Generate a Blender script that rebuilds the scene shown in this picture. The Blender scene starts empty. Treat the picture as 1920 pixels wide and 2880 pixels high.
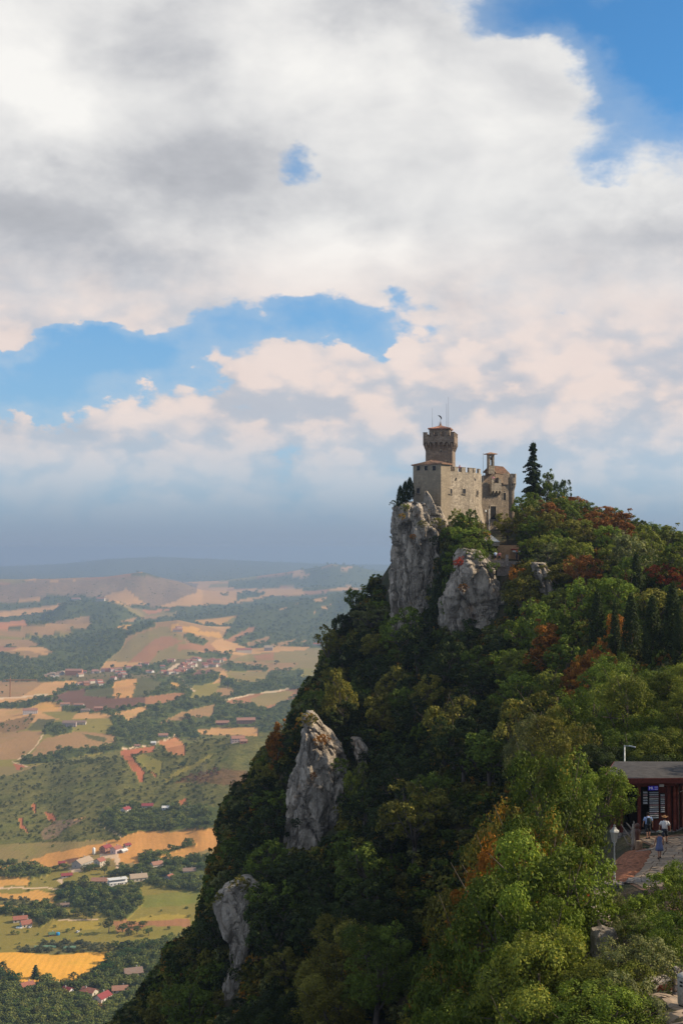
import bpy, bmesh, math, random
import numpy as np
from mathutils import Vector, Matrix, Euler

R = math.radians
random.seed(7)
rng = np.random.default_rng(7)
scene = bpy.context.scene
C = scene.collection

# ------------------------------------------------------------------ camera
FPX, CXP, CYP, HOR = 3600.0, 960.0, 1440.0, 1545.0      # focal length and horizon in photo pixels
PITCH = math.atan((HOR - CYP) / FPX)
cam_d = bpy.data.cameras.new('camera')
cam = bpy.data.objects.new('camera', cam_d); C.objects.link(cam)
cam_d.sensor_fit = 'VERTICAL'; cam_d.sensor_height = 36.0; cam_d.sensor_width = 24.0
cam_d.lens = 36.0 * FPX / 2880.0
cam_d.clip_start = 0.5; cam_d.clip_end = 90000
cam.location = (0, 0, 0); cam.rotation_euler = (R(90) + PITCH, 0, 0)
scene.camera = cam
scene.render.resolution_x, scene.render.resolution_y = 682, 1024

# ------------------------------------------------------------------ exposure and sampling
vs = scene.view_settings
vs.view_transform = 'Standard'; vs.look = 'None'; vs.gamma = 1.0; vs.use_curve_mapping = False
vs.exposure = 0.35
scene.render.engine = 'CYCLES'
cy = scene.cycles
cy.max_bounces = 6; cy.diffuse_bounces = 3; cy.glossy_bounces = 2; cy.transmission_bounces = 4
cy.volume_bounces = 1; cy.transparent_max_bounces = 6
cy.use_denoising = True; cy.denoising_prefilter = 'ACCURATE'
try: cy.denoiser = 'OPENIMAGEDENOISE'
except Exception: pass
cy.sample_clamp_indirect = 4.0

SUN_EL, SUN_AZ = R(33), R(87)        # azimuth from +Y (view direction) towards +X
SUN_DIR = Vector((math.sin(SUN_AZ) * math.cos(SUN_EL), math.cos(SUN_AZ) * math.cos(SUN_EL), math.sin(SUN_EL)))

# ------------------------------------------------------------------ node helper
class NT:
    def __init__(s, tree): s.t = tree; s.n = tree.nodes; s.l = tree.links
    def new(s, typ, **kw):
        nd = s.n.new(typ)
        for k, v in kw.items(): setattr(nd, k, v)
        return nd
    def put(s, sock, v):
        if v is None: return
        if hasattr(v, 'is_output'): s.l.new(v, sock)
        else: sock.default_value = v
    def m(s, op, a, b=None, c=None, clamp=False):
        nd = s.new('ShaderNodeMath', operation=op, use_clamp=clamp)
        s.put(nd.inputs[0], a); s.put(nd.inputs[1], b); s.put(nd.inputs[2], c)
        return nd.outputs[0]
    def vm(s, op, a, b=None, scale=None):
        nd = s.new('ShaderNodeVectorMath', operation=op)
        s.put(nd.inputs[0], a); s.put(nd.inputs[1], b)
        if scale is not None: s.put(nd.inputs['Scale'], scale)
        return nd.outputs['Value'] if op in ('LENGTH', 'DOT_PRODUCT', 'DISTANCE') else nd.outputs['Vector']
    def sep(s, v):
        nd = s.new('ShaderNodeSeparateXYZ'); s.put(nd.inputs[0], v); return nd.outputs
    def comb(s, x=0.0, y=0.0, z=0.0):
        nd = s.new('ShaderNodeCombineXYZ')
        for i, v in enumerate((x, y, z)): s.put(nd.inputs[i], v)
        return nd.outputs[0]
    def noise(s, vec, scale, detail=4.0, rough=0.5, dist=0.0, out='Fac'):
        nd = s.new('ShaderNodeTexNoise'); s.put(nd.inputs['Vector'], vec); s.put(nd.inputs['Scale'], scale)
        nd.inputs['Detail'].default_value = detail; nd.inputs['Roughness'].default_value = rough; nd.inputs['Distortion'].default_value = dist
        return nd.outputs[out]
    def voro(s, vec, scale, feature='F1', out='Distance', rnd=1.0):
        nd = s.new('ShaderNodeTexVoronoi', feature=feature); s.put(nd.inputs['Vector'], vec); s.put(nd.inputs['Scale'], scale)
        nd.inputs['Randomness'].default_value = rnd
        return nd.outputs[out]
    def ramp(s, fac, stops, interp='LINEAR'):
        nd = s.new('ShaderNodeValToRGB'); nd.color_ramp.interpolation = interp
        cr = nd.color_ramp
        while len(cr.elements) < len(stops): cr.elements.new(0.5)
        for e, (p, c) in zip(cr.elements, stops):
            e.position = p; e.color = (*c, 1) if len(c) == 3 else c
        s.put(nd.inputs[0], fac); return nd.outputs[0]
    def rng(s, v, a, b, c=0.0, d=1.0, smooth=True):
        nd = s.new('ShaderNodeMapRange', interpolation_type='SMOOTHSTEP' if smooth else 'LINEAR')
        for i, q in enumerate((v, a, b, c, d)): s.put(nd.inputs[i], q)
        return nd.outputs[0]
    def mix(s, fac, a, b, blend='MIX'):
        nd = s.new('ShaderNodeMix', data_type='RGBA', blend_type=blend)
        s.put(nd.inputs[0], fac)
        s.put(nd.inputs[6], (*a, 1) if isinstance(a, tuple) and len(a) == 3 else a)
        s.put(nd.inputs[7], (*b, 1) if isinstance(b, tuple) and len(b) == 3 else b)
        return nd.outputs[2]
    def bump(s, h, strength=0.5, dist=0.1):
        nd = s.new('ShaderNodeBump'); nd.inputs['Strength'].default_value = strength; nd.inputs['Distance'].default_value = dist
        s.put(nd.inputs['Height'], h); return nd.outputs[0]
    def attr(s, name, typ='GEOMETRY'):
        nd = s.new('ShaderNodeAttribute', attribute_type=typ, attribute_name=name); return nd.outputs
    def obj(s): return s.new('ShaderNodeTexCoord').outputs['Object']
    def pos(s): return s.new('ShaderNodeNewGeometry').outputs['Position']

# ------------------------------------------------------------------ world: sky with clouds
def pix_dir(px, py):
    u, v = (px - CXP) / FPX, (CYP - py) / FPX
    return Vector((u, math.cos(PITCH) - v * math.sin(PITCH), math.sin(PITCH) + v * math.cos(PITCH)))
def pix_ang(px, py):
    d = pix_dir(px, py)
    return math.atan2(d.x, d.y), math.atan2(d.z, math.hypot(d.x, d.y))

world = bpy.data.worlds.new('World'); scene.world = world; world.use_nodes = True
world.cycles.sampling_method = 'MANUAL'; world.cycles.sample_map_resolution = 256
def build_world():
    w = NT(world.node_tree); w.n.clear()
    out = w.new('ShaderNodeOutputWorld'); bg = w.new('ShaderNodeBackground')
    sky = w.new('ShaderNodeTexSky', sky_type='NISHITA')
    sky.sun_disc = False; sky.sun_elevation = SUN_EL; sky.sun_rotation = SUN_AZ
    sky.altitude = 700; sky.air_density = 1.0; sky.dust_density = 0.6; sky.ozone_density = 2.5
    d = w.new('ShaderNodeTexCoord').outputs['Generated']
    x, y, z = w.sep(d)
    az = w.m('ARCTAN2', x, y)
    el = w.m('ARCTAN2', z, w.m('SQRT', w.m('ADD', w.m('MULTIPLY', x, x), w.m('MULTIPLY', y, y))))
    p = w.comb(az, el, 0.0)
    nd = w.comb(x, y, w.m('MULTIPLY', z, 1.7))
    # domain warp of the cloud shapes
    wa = w.noise(nd, 9.0, 5.0, 0.55, out='Color')
    wv = w.vm('SCALE', w.vm('SUBTRACT', wa, (0.5, 0.5, 0.5)), scale=0.085)
    wb = w.noise(nd, 38.0, 5.0, 0.6, out='Color')
    wv2 = w.vm('SCALE', w.vm('SUBTRACT', wb, (0.5, 0.5, 0.5)), scale=0.028)
    pw = w.vm('ADD', p, w.vm('ADD', wv, wv2))
    def blobs(lst, base, pp):
        acc = base
        for (px, py, rx, ry, amp) in lst:
            a, e = pix_ang(px, py)
            q = w.vm('MULTIPLY', w.vm('SUBTRACT', pp, (a, e, 0)), (FPX / rx, FPX / ry, 0.0))
            r2 = w.vm('DOT_PRODUCT', q, q)
            g = w.m('EXPONENT', w.m('MULTIPLY', r2, -0.9))
            acc = w.m('MULTIPLY_ADD', g, amp, acc)
        return acc
    fb = w.noise(nd, 7.0, 14.0, 0.66, 0.3)
    low = w.noise(nd, 3.1, 2.0, 0.5)
    base = w.m('ADD', w.m('MULTIPLY', w.m('SUBTRACT', fb, 0.5), 1.25), w.m('MULTIPLY', w.m('SUBTRACT', low, 0.42), 1.0))
    cl = CLOUDS
    dens = blobs(cl, base, pw)
    lowf = w.rng(el, R(7.5), R(15.0), 1.0, 0.0)
    bil = w.m('SUBTRACT', 0.5, w.voro(w.vm('ADD', nd, w.vm('SCALE', wv2, scale=1.6)), 26.0, 'SMOOTH_F1'))
    bil2 = w.m('SUBTRACT', 0.5, w.voro(w.vm('ADD', nd, w.vm('SCALE', wv2, scale=.8)), 58.0, 'SMOOTH_F1'))
    puff = w.m('ADD', bil, w.m('MULTIPLY', bil2, 0.5))
    dens = w.m('ADD', dens, w.m('MULTIPLY', w.m('MULTIPLY', w.m('SUBTRACT', puff, -.04), lowf), 1.35))
    alpha = w.rng(dens, w.m('MULTIPLY_ADD', lowf, 0.10, -0.14), w.m('SUBTRACT', 0.46, w.m('MULTIPLY', lowf, 0.20)))
    # light and dark within the clouds: thick undersides are grey, sunward billows bright
    shift = w.vm('ADD', nd, (0.022, 0.0, 0.03))
    f1 = w.noise(nd, 8.0, 9.0, 0.55, 0.2); f2 = w.noise(shift, 8.0, 9.0, 0.55, 0.2)
    relief = w.m('MULTIPLY', w.m('SUBTRACT', f1, f2), .95)
    tone = blobs(CLOUD_TONE, w.m('ADD', 0.70, relief), pw)
    tone = w.m('ADD', tone, w.m('MULTIPLY', w.m('SUBTRACT', w.noise(nd, 3.6, 3.0, 0.45), 0.5), 0.55))
    ccol = w.ramp(tone, [(0.0, (0.27, 0.28, 0.305)), (0.36, (0.41, 0.415, 0.435)), (0.68, (0.60, 0.595, 0.59)), (1.0, (0.76, 0.745, 0.715))])
    # warm, paler clouds low in the hazy air
    tone = w.m('ADD', tone, w.m('MULTIPLY', w.m('MULTIPLY', w.m('SUBTRACT', puff, .25), lowf), 1.3))
    ccol = w.mix(w.m('MULTIPLY', lowf, 0.75), ccol, w.mix(w.rng(tone, 0.18, 0.85), (0.37, 0.375, 0.42), (0.76, 0.575, 0.48)))
    # clear sky and the hazy layer above the horizon
    clear = w.vm('MULTIPLY', w.vm('SCALE', sky.outputs[0], scale=SKY_STRENGTH), SKY_TINT)
    hz = w.rng(el, R(-1), R(17.0), 1.0, 0.0)
    clear = w.mix(w.m('MULTIPLY', hz, 0.80), clear, (0.275, 0.365, 0.495))
    clear = w.mix(w.rng(el, R(-0.5), R(4.5), 1.0, 0.0), clear, (0.218, 0.268, 0.348))
    fade = w.rng(el, R(0.5), R(7.0), 0.0, 1.0)
    clear = w.mix(w.m('MULTIPLY', w.m('MULTIPLY', w.rng(dens, -1.1, 0.15), fade), 0.34), clear, (0.47, 0.52, 0.57))
    amt = w.m('MULTIPLY', w.m('MULTIPLY', alpha, fade), w.m('SUBTRACT', 0.97, w.m('MULTIPLY', lowf, 0.13)))
    col = w.mix(amt, clear, ccol)
    col = w.vm('SCALE', col, scale=1.0 / SKY_STRENGTH)
    w.l.new(col, bg.inputs[0]); bg.inputs[1].default_value = SKY_STRENGTH
    w.l.new(bg.outputs[0], out.inputs[0])
SKY_STRENGTH = 0.075
SKY_TINT = (0.66, 1.28, 1.58)
CLOUDS = [(350, 300, 760, 420, .95), (1150, 280, 420, 300, .7), (1430, 260, 300, 170, .5), (1560, 620, 520, 260, .7),
          (700, 680, 640, 190, .55), (1780, 830, 330, 260, .5), (215, 885, 240, 85, 1.35), (1430, 1010, 440, 130, .75),
          (900, 1090, 460, 110, .5), (420, 1230, 480, 120, .35), (1500, 1260, 520, 180, .4), (150, 640, 380, 120, .5),
          (845, 440, 105, 80, -1.55), (1880, 150, 200, 200, -1.9), (1520, 30, 260, 80, -1.3), (1660, 455, 120, 60, -.8),
          (1150, 650, 120, 45, -.5), (830, 935, 430, 62, -1.1), (130, 1090, 330, 90, -1.0), (1610, 870, 110, 45, -1.0),
          (120, 1020, 280, 60, -.9), (60, 1150, 200, 60, -.7), (330, 1010, 160, 50, -.5), (1130, 560, 90, 40, -.6), (1000, 880, 240, 60, -.6), (520, 1020, 200, 60, -.4)]
CLOUD_TONE = [(200, 620, 420, 150, -.48), (650, 480, 300, 130, -.24), (430, 90, 200, 150, -.38), (980, 60, 150, 90, -.25), (120, 250, 170, 200, .22),
              (850, 220, 200, 120, .16), (1300, 260, 250, 150, .15), (1780, 640, 200, 90, -.26), (900, 700, 180, 80, .15), (1080, 560, 200, 80, -.1),
              (1350, 980, 300, 60, .25), (1750, 450, 140, 120, .15), (1350, 760, 200, 60, -.12)]
build_world()

# ------------------------------------------------------------------ sun
sd = bpy.data.lights.new('sun', 'SUN'); sd.energy = 5.0; sd.angle = R(0.53); sd.color = (1.0, 0.84, 0.62)
sun = bpy.data.objects.new('sun', sd); C.objects.link(sun)
sun.rotation_euler = SUN_DIR.to_track_quat('Z', 'Y').to_euler()

# ------------------------------------------------------------------ pixel <-> space
def P(px, py, Y):
    d = pix_dir(px, py); return d * (Y / d.y)
def proj(x, y, z):
    c, s = math.cos(PITCH), math.sin(PITCH)
    f = y * c + z * s; u = z * c - y * s
    return CXP + FPX * x / f, CYP - FPX * u / f

# ------------------------------------------------------------------ object helpers
def link(o, parent=None):
    C.objects.link(o)
    if parent is not None: o.parent = parent
    return o
def tag(o, label=None, cat=None, group=None, kind=None):
    if label: o['label'] = label
    if cat: o['category'] = cat
    if group: o['group'] = group
    if kind: o['kind'] = kind
    return o
def empty(name, loc=(0, 0, 0), rz=0.0, label=None, cat=None, group=None):
    o = bpy.data.objects.new(name, None); o.empty_display_size = 0.3
    o.location = loc; o.rotation_euler = (0, 0, rz); C.objects.link(o)
    return tag(o, label, cat, group)
def mesh_np(name, verts, quads=None, tris=None):
    me = bpy.data.meshes.new(name)
    v = np.asarray(verts, np.float32).reshape(-1, 3)
    q = np.zeros((0, 4), np.int32) if quads is None else np.asarray(quads, np.int32).reshape(-1, 4)
    t = np.zeros((0, 3), np.int32) if tris is None else np.asarray(tris, np.int32).reshape(-1, 3)
    me.vertices.add(len(v)); me.vertices.foreach_set('co', v.ravel())
    me.loops.add(q.size + t.size); me.loops.foreach_set('vertex_index', np.concatenate([q.ravel(), t.ravel()]))
    me.polygons.add(len(q) + len(t))
    st = np.concatenate([np.arange(len(q)) * 4, q.size + np.arange(len(t)) * 3]).astype(np.int32)
    me.polygons.foreach_set('loop_start', st)
    me.update(calc_edges=True)
    return me
class MB:
    """collects simple shapes and links them as one mesh object"""
    def __init__(s): s.v = []; s.f = []
    def add(s, vs_, fs):
        o = len(s.v); s.v += [tuple(v) for v in vs_]; s.f += [tuple(i + o for i in f) for f in fs]; return s
    def box(s, cx, cy_, cz, sx, sy, sz, rz=0.0, tilt=None):
        m = Matrix.Rotation(rz, 3, 'Z')
        if tilt is not None: m = m @ Euler(tilt).to_matrix()
        vs_ = [Vector((cx, cy_, cz)) + m @ Vector((a * sx / 2, b * sy / 2, c * sz / 2)) for a in (-1, 1) for b in (-1, 1) for c in (-1, 1)]
        return s.add(vs_, [(0, 1, 3, 2), (4, 6, 7, 5), (0, 4, 5, 1), (2, 3, 7, 6), (0, 2, 6, 4), (1, 5, 7, 3)])
    def prism(s, poly, z0, z1):
        n = len(poly); z0 = [z0] * n if not hasattr(z0, '__len__') else z0; z1 = [z1] * n if not hasattr(z1, '__len__') else z1
        vs_ = [(p[0], p[1], a) for p, a in zip(poly, z0)] + [(p[0], p[1], b) for p, b in zip(poly, z1)]
        fs = [(i, (i + 1) % n, n + (i + 1) % n, n + i) for i in range(n)] + [tuple(range(n))[::-1], tuple(range(n, 2 * n))]
        return s.add(vs_, fs)
    def tube(s, pts, rad, n=8, cap=True):
        pts = [Vector(p) for p in pts]; rad = rad if hasattr(rad, '__len__') else [rad] * len(pts)
        vs_, fs = [], []
        up = Vector((0.31, 0.17, 0.94))
        for i, p in enumerate(pts):
            t = (pts[min(i + 1, len(pts) - 1)] - pts[max(i - 1, 0)]).normalized()
            a = t.cross(up if abs(t.dot(up)) < .95 else Vector((1, 0, 0))).normalized(); b = t.cross(a)
            vs_ += [p + (a * math.cos(k * 2 * math.pi / n) + b * math.sin(k * 2 * math.pi / n)) * rad[i] for k in range(n)]
        for i in range(len(pts) - 1):
            fs += [(i * n + k, i * n + (k + 1) % n, (i + 1) * n + (k + 1) % n, (i + 1) * n + k) for k in range(n)]
        if cap: fs += [tuple(range(n))[::-1], tuple((len(pts) - 1) * n + k for k in range(n))]
        return s.add(vs_, fs)
    def rings(s, rs, n=12, cap=True):
        """rs: list of (cx, cy, cz, rx, ry[, rot])"""
        vs_, fs = [], []
        for r in rs:
            a0 = r[5] if len(r) > 5 else 0
            vs_ += [(r[0] + r[3] * math.cos(a0 + k * 2 * math.pi / n), r[1] + r[4] * math.sin(a0 + k * 2 * math.pi / n), r[2]) for k in range(n)]
        for i in range(len(rs) - 1):
            fs += [(i * n + k, i * n + (k + 1) % n, (i + 1) * n + (k + 1) % n, (i + 1) * n + k) for k in range(n)]
        if cap: fs += [tuple(range(n))[::-1], tuple((len(rs) - 1) * n + k for k in range(n))]
        return s.add(vs_, fs)
    def mesh(s, name, smooth=False):
        me = bpy.data.meshes.new(name); me.from_pydata(s.v, [], s.f); me.update()
        bm = bmesh.new(); bm.from_mesh(me); bmesh.ops.recalc_face_normals(bm, faces=bm.faces); bm.to_mesh(me); bm.free()
        if smooth: me.polygons.foreach_set('use_smooth', [True] * len(me.polygons))
        return me
    def build(s, name, mat, parent=None, smooth=False, bevel=0.0):
        me = s.mesh(name, smooth); me.materials.append(mat)
        o = bpy.data.objects.new(name, me)
        if bevel:
            b = o.modifiers.new('bevel', 'BEVEL'); b.width = bevel; b.segments = 2; b.limit_method = 'ANGLE'
        return link(o, parent)
def add_mesh(name, me, mat, parent=None):
    if mat and not me.materials: me.materials.append(mat)
    return link(bpy.data.objects.new(name, me), parent)

# ------------------------------------------------------------------ materials
def newmat(name):
    m = bpy.data.materials.new(name); m.use_nodes = True
    t = NT(m.node_tree); t.n.clear()
    out = t.new('ShaderNodeOutputMaterial'); b = t.new('ShaderNodeBsdfPrincipled'); t.l.new(b.outputs[0], out.inputs[0])
    b.inputs['Specular IOR Level'].default_value = 0.25
    return m, t, b, out
def plain(name, col, rough=0.7, metal=0.0, var=0.25, scale=6.0, bump=0.0, spec=0.25, emit=None):
    m, t, b, _ = newmat(name)
    n = t.noise(t.obj(), scale, 5.0, 0.6)
    c = t.mix(t.rng(n, .3, .7), tuple(q * (1 - var) for q in col), tuple(min(1, q * (1 + var)) for q in col))
    t.put(b.inputs['Base Color'], c); b.inputs['Roughness'].default_value = rough; b.inputs['Metallic'].default_value = metal
    b.inputs['Specular IOR Level'].default_value = spec
    if bump: t.put(b.inputs['Normal'], t.bump(n, bump, 0.05))
    if emit:
        t.put(b.inputs['Emission Color'], (*emit[0], 1)); b.inputs['Emission Strength'].default_value = emit[1]
    return m
def stone_mat(name, c1, c2, mortar, size=0.32, bump=0.6, stain=0.5):
    m, t, b, _ = newmat(name)
    o = t.pos(); sc = t.vm('MULTIPLY', o, (1.0, 1.0, 1.7))
    wv = t.vm('ADD', sc, t.vm('SCALE', t.noise(o, 2.5, 3.0, .5, out='Color'), scale=0.35))
    cell = t.voro(wv, 1 / size, out='Color'); edge = t.voro(wv, 1 / size, 'DISTANCE_TO_EDGE')
    f = t.m('MULTIPLY', t.sep(cell)[0], 1.0)
    col = t.mix(f, c1, c2)
    col = t.mix(t.rng(t.noise(o, 0.35, 5.0, .65), .42, .68), col, t.mix(0.5, col, tuple(q * (1 - stain) for q in c1)))
    col = t.mix(t.rng(t.noise(o, 9.0, 4.0, .7), .55, .75), col, tuple(min(1, q * 1.25) for q in c2))
    stk = t.noise(t.vm('MULTIPLY', o, (2.4, 2.4, .16)), 1.0, 5.0, .6); col = t.mix(t.m('MULTIPLY', t.rng(stk, .50, .68), stain * .8), col, tuple(q * .42 for q in c1))
    pat = t.noise(o, .75, 4.0, .6, .4); col = t.mix(t.m('MULTIPLY', t.rng(pat, .56, .66), .4), col, tuple(min(1, q * 1.45) for q in c1))
    col = t.mix(t.rng(edge, 0.0, 0.07, 0.75, 0.0), col, mortar)
    t.put(b.inputs['Base Color'], col); b.inputs['Roughness'].default_value = .9
    h = t.m('ADD', t.rng(edge, 0.0, 0.12), t.m('MULTIPLY', t.noise(o, 7.0, 4.0, .6), 0.7))
    t.put(b.inputs['Normal'], t.bump(h, bump, 0.12))
    return m
def tile_mat(name, c1, c2):
    m, t, b, _ = newmat(name)
    o = t.pos()
    cell = t.sep(t.voro(t.vm('MULTIPLY', o, (1, 1, 1.5)), 2.6, out='Color'))[0]
    col = t.mix(cell, c1, c2)
    col = t.mix(t.rng(t.noise(o, 1.3, 5.0, .7), .5, .72), col, (.20, .17, .11))
    t.put(b.inputs['Base Color'], col); b.inputs['Roughness'].default_value = .85
    t.put(b.inputs['Normal'], t.bump(cell, .7, .1))
    return m
def rock_mat(name, c1=(.60, .51, .41), c2=(.33, .28, .225), rust=(.34, .20, .11)):
    m, t, b, _ = newmat(name)
    o = t.pos()
    a = t.noise(o, .30, 8.0, .65, .4)
    st = t.noise(t.vm('MULTIPLY', o, (1.2, 1.2, .13)), 1.1, 8.0, .68, .6)
    col = t.mix(t.rng(a, .36, .66), c2, c1)
    col = t.mix(t.rng(st, .50, .72), col, tuple(q * .45 for q in c2))
    col = t.mix(t.rng(t.noise(o, 3.5, 5.0, .7), .58, .74), col, (.62, .59, .55))
    col = t.mix(t.m('MULTIPLY', t.rng(t.noise(o, .22, 4.0, .6), .58, .70), .7), col, rust)
    t.put(b.inputs['Base Color'], col); b.inputs['Roughness'].default_value = .95
    crack = t.voro(t.vm('ADD', t.vm('MULTIPLY', o, (.8, .8, .2)), t.vm('SCALE', t.noise(o, .8, 4.0, .6, out='Color'), scale=1.6)), .55, 'DISTANCE_TO_EDGE')
    h = t.m('ADD', t.m('ADD', t.m('MULTIPLY', st, 1.3), t.noise(o, 2.2, 8.0, .7)), t.rng(crack, 0, .10))
    t.put(b.inputs['Normal'], t.bump(h, 1.0, .5))
    return m
def leaf_mat(name, inst=False, autumn=(.36, .12, .018)):
    m, t, b, out = newmat(name)
    if inst:
        tint = t.attr('tint', 'INSTANCER')['Color']; aut = t.attr('aut', 'INSTANCER')['Fac']
    else:
        nd = t.new('ShaderNodeObjectInfo'); tint = nd.outputs['Color']; aut = nd.outputs['Alpha']
        aut = t.m('SUBTRACT', 1.0, aut)
    r = t.attr('rnd')['Fac']; cl = t.attr('clump')['Fac']
    v = t.m('ADD', t.m('MULTIPLY', r, .40), t.m('MULTIPLY', cl, 1.05))
    col = t.vm('SCALE', tint, scale=t.m('ADD', .30, v))
    # yellowing tips, a little bluer old leaves
    col = t.mix(t.rng(r, .72, 1.0, 0, .55), col, t.vm('MULTIPLY', col, (1.5, 1.15, .55)))
    af = t.m('MULTIPLY', t.rng(t.m('ADD', t.m('MULTIPLY', cl, .65), t.m('MULTIPLY', r, .35)), t.m('SUBTRACT', 1.0, aut), t.m('SUBTRACT', 1.25, aut)), .9)
    col = t.mix(af, col, t.mix(r, autumn, tuple(q * f for q, f in zip(autumn, (.95, 1.4, 1.0)))))
    t.put(b.inputs['Base Color'], col); b.inputs['Roughness'].default_value = .6; b.inputs['Specular IOR Level'].default_value = .08
    tr = t.new('ShaderNodeBsdfTranslucent'); t.put(tr.inputs[0], t.vm('MULTIPLY', col, (1.2, 1.35, .6)))
    mx = t.new('ShaderNodeMixShader'); mx.inputs[0].default_value = .2
    t.l.new(b.outputs[0], mx.inputs[1]); t.l.new(tr.outputs[0], mx.inputs[2]); t.l.new(mx.outputs[0], out.inputs[0])
    return m
MAT = {}
MAT['leaf'] = leaf_mat('leaf_autumn_orange'); MAT['leaf_red'] = leaf_mat('leaf_autumn_red', autumn=(.42, .045, .025)); MAT['leaf_inst'] = leaf_mat('leaf_far', True)
MAT['bark'] = plain('bark', (.10, .08, .065), .95, scale=14, bump=.6)
MAT['bark_pale'] = plain('bark_pale', (.27, .23, .19), .95, scale=14, bump=.5)
MAT['rock'] = rock_mat('limestone')
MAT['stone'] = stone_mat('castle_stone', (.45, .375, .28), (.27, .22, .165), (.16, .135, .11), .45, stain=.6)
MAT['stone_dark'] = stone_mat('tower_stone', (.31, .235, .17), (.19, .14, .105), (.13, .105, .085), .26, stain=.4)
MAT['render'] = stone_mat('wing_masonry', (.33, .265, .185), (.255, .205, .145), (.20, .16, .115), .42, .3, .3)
MAT['stone_rough'] = stone_mat('rough_wall_stone', (.36, .31, .27), (.22, .19, .17), (.10, .085, .07), .45, .8)
MAT['stone_brown'] = stone_mat('gate_masonry', (.32, .25, .18), (.19, .15, .11), (.12, .10, .085), stain=.6)
MAT['tile'] = tile_mat('roof_tiles', (.36, .20, .13), (.20, .125, .085))
MAT['tile_red'] = tile_mat('red_roof_tiles', (.42, .215, .15), (.27, .13, .095))
MAT['dark'] = plain('window_dark', (.012, .011, .012), .4, var=.3)
MAT['iron'] = plain('dark_iron', (.03, .03, .033), .5, .6)
MAT['steel'] = plain('galvanised_steel', (.30, .32, .33), .45, .6)
MAT['white'] = plain('white_paint', (.72, .71, .68), .6, var=.12)
MAT['leafpile'] = plain('fallen_leaves', (.30, .075, .03), .9, var=.5, scale=16, bump=.8)
MAT['wood'] = plain('weathered_wood', (.17, .12, .085), .85, scale=18, bump=.5)

# ================================================================== VALLEY
def vnoise(x, y, seed=0):
    """smooth value noise, vectorised"""
    xi = np.floor(x).astype(np.int64); yi = np.floor(y).astype(np.int64); fx = x - xi; fy = y - yi
    fx = fx * fx * (3 - 2 * fx); fy = fy * fy * (3 - 2 * fy)
    def h(a, b):
        n = (a * 374761393 + b * 668265263 + seed * 1442695041) & 0xffffffff
        n = ((n ^ (n >> 13)) * 1274126177) & 0xffffffff
        return ((n ^ (n >> 16)) & 0xffff) / 65535.0
    return (h(xi, yi) * (1 - fx) + h(xi + 1, yi) * fx) * (1 - fy) + (h(xi, yi + 1) * (1 - fx) + h(xi + 1, yi + 1) * fx) * fy
def fbm(x, y, oct_=5, seed=0, gain=.5):
    s = 0; a = 1; tot = 0
    for i in range(oct_):
        s = s + a * vnoise(x * 2 ** i + 17.3 * i, y * 2 ** i + 5.1 * i, seed + i); tot += a; a *= gain
    return s / tot
VB = -338.0
# ridges of the valley: crest (photo column, row), distance, widths in front and behind
RIDGES = [
    (1800, 430, 170, [(-900, 2260), (-300, 2230), (0, 2192), (200, 2152), (370, 2125), (520, 2093), (720, 2060), (900, 2050), (1300, 2040), (3000, 2040)]),
    (1440, 90, 70, [(-400, 2470), (40, 2432), (270, 2352), (420, 2333), (560, 2334), (700, 2330), (1200, 2340)]),
    (2900, 260, 200, [(-900, 2040), (200, 2010), (480, 2000), (640, 1975), (860, 1925), (1300, 1900), (3000, 1900)]),
    (4700, 800, 350, [(-900, 1850), (0, 1850), (200, 1800), (420, 1752), (500, 1743), (580, 1760), (700, 1800), (1200, 1800), (3000, 1800)]),
    (6400, 900, 400, [(-900, 1740), (0, 1750), (100, 1740), (190, 1694), (330, 1688), (420, 1735), (560, 1722), (700, 1705), (850, 1688), (1060, 1650), (1400, 1640), (3000, 1640)]),
    (8600, 1200, 700, [(-900, 1640), (0, 1628), (150, 1628), (300, 1620), (400, 1608), (500, 1634), (570, 1660), (700, 1666), (900, 1650), (1400, 1640), (3000, 1640)]),
    (11500, 1500, 1500, [(-900, 1620), (0, 1640), (500, 1640), (620, 1634), (800, 1610), (930, 1587), (990, 1590), (1060, 1606), (1300, 1620), (3000, 1610)]),
    (19000, 3500, 4000, [(-1500, 1600), (-300, 1600), (0, 1596), (180, 1586), (300, 1572), (450, 1566), (600, 1572), (760, 1580), (1000, 1590), (1500, 1580), (3000, 1575)]),
]
def valley_h(x, Y):
    x = np.asarray(x, float); Y = np.asarray(Y, float)
    px = CXP + FPX * x / Y
    z = VB + (fbm(x / 640, Y / 640, 4, 3) - .5) * 88 * np.clip((Y - 900) / 1500, .25, 1.6) + (fbm(x / 150, Y / 150, 3, 9) - .5) * 7
    for (Yr, wf, wb, pts) in RIDGES:
        p = np.array(pts, float)
        py = np.interp(px, p[:, 0], p[:, 1])
        yr = Yr * (1 + .05 * (fbm(px / 160, 0 * px + Yr, 3, 21) - .5))
        zr = -(py - HOR) / FPX * yr
        t = (Y - yr); t = np.where(t < 0, t / wf, t / wb)
        prof = np.exp(-np.abs(t) ** 1.6 * 1.1)
        gully = (fbm(x / (wf * .32), Y / (wf * 1.1), 4, int(Yr)) - .5) * 2
        h = (zr - VB) * prof * (1 + (.40 if Yr < 5000 else .75) * gully * np.clip(-t * 1.5, 0, 1) * (prof > .02))
        z = np.maximum(z, VB + h) if Yr < 2500 else np.where(VB + h > z, VB + h + (z - VB) * .25 * (1 - prof), z)
    return z
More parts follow.
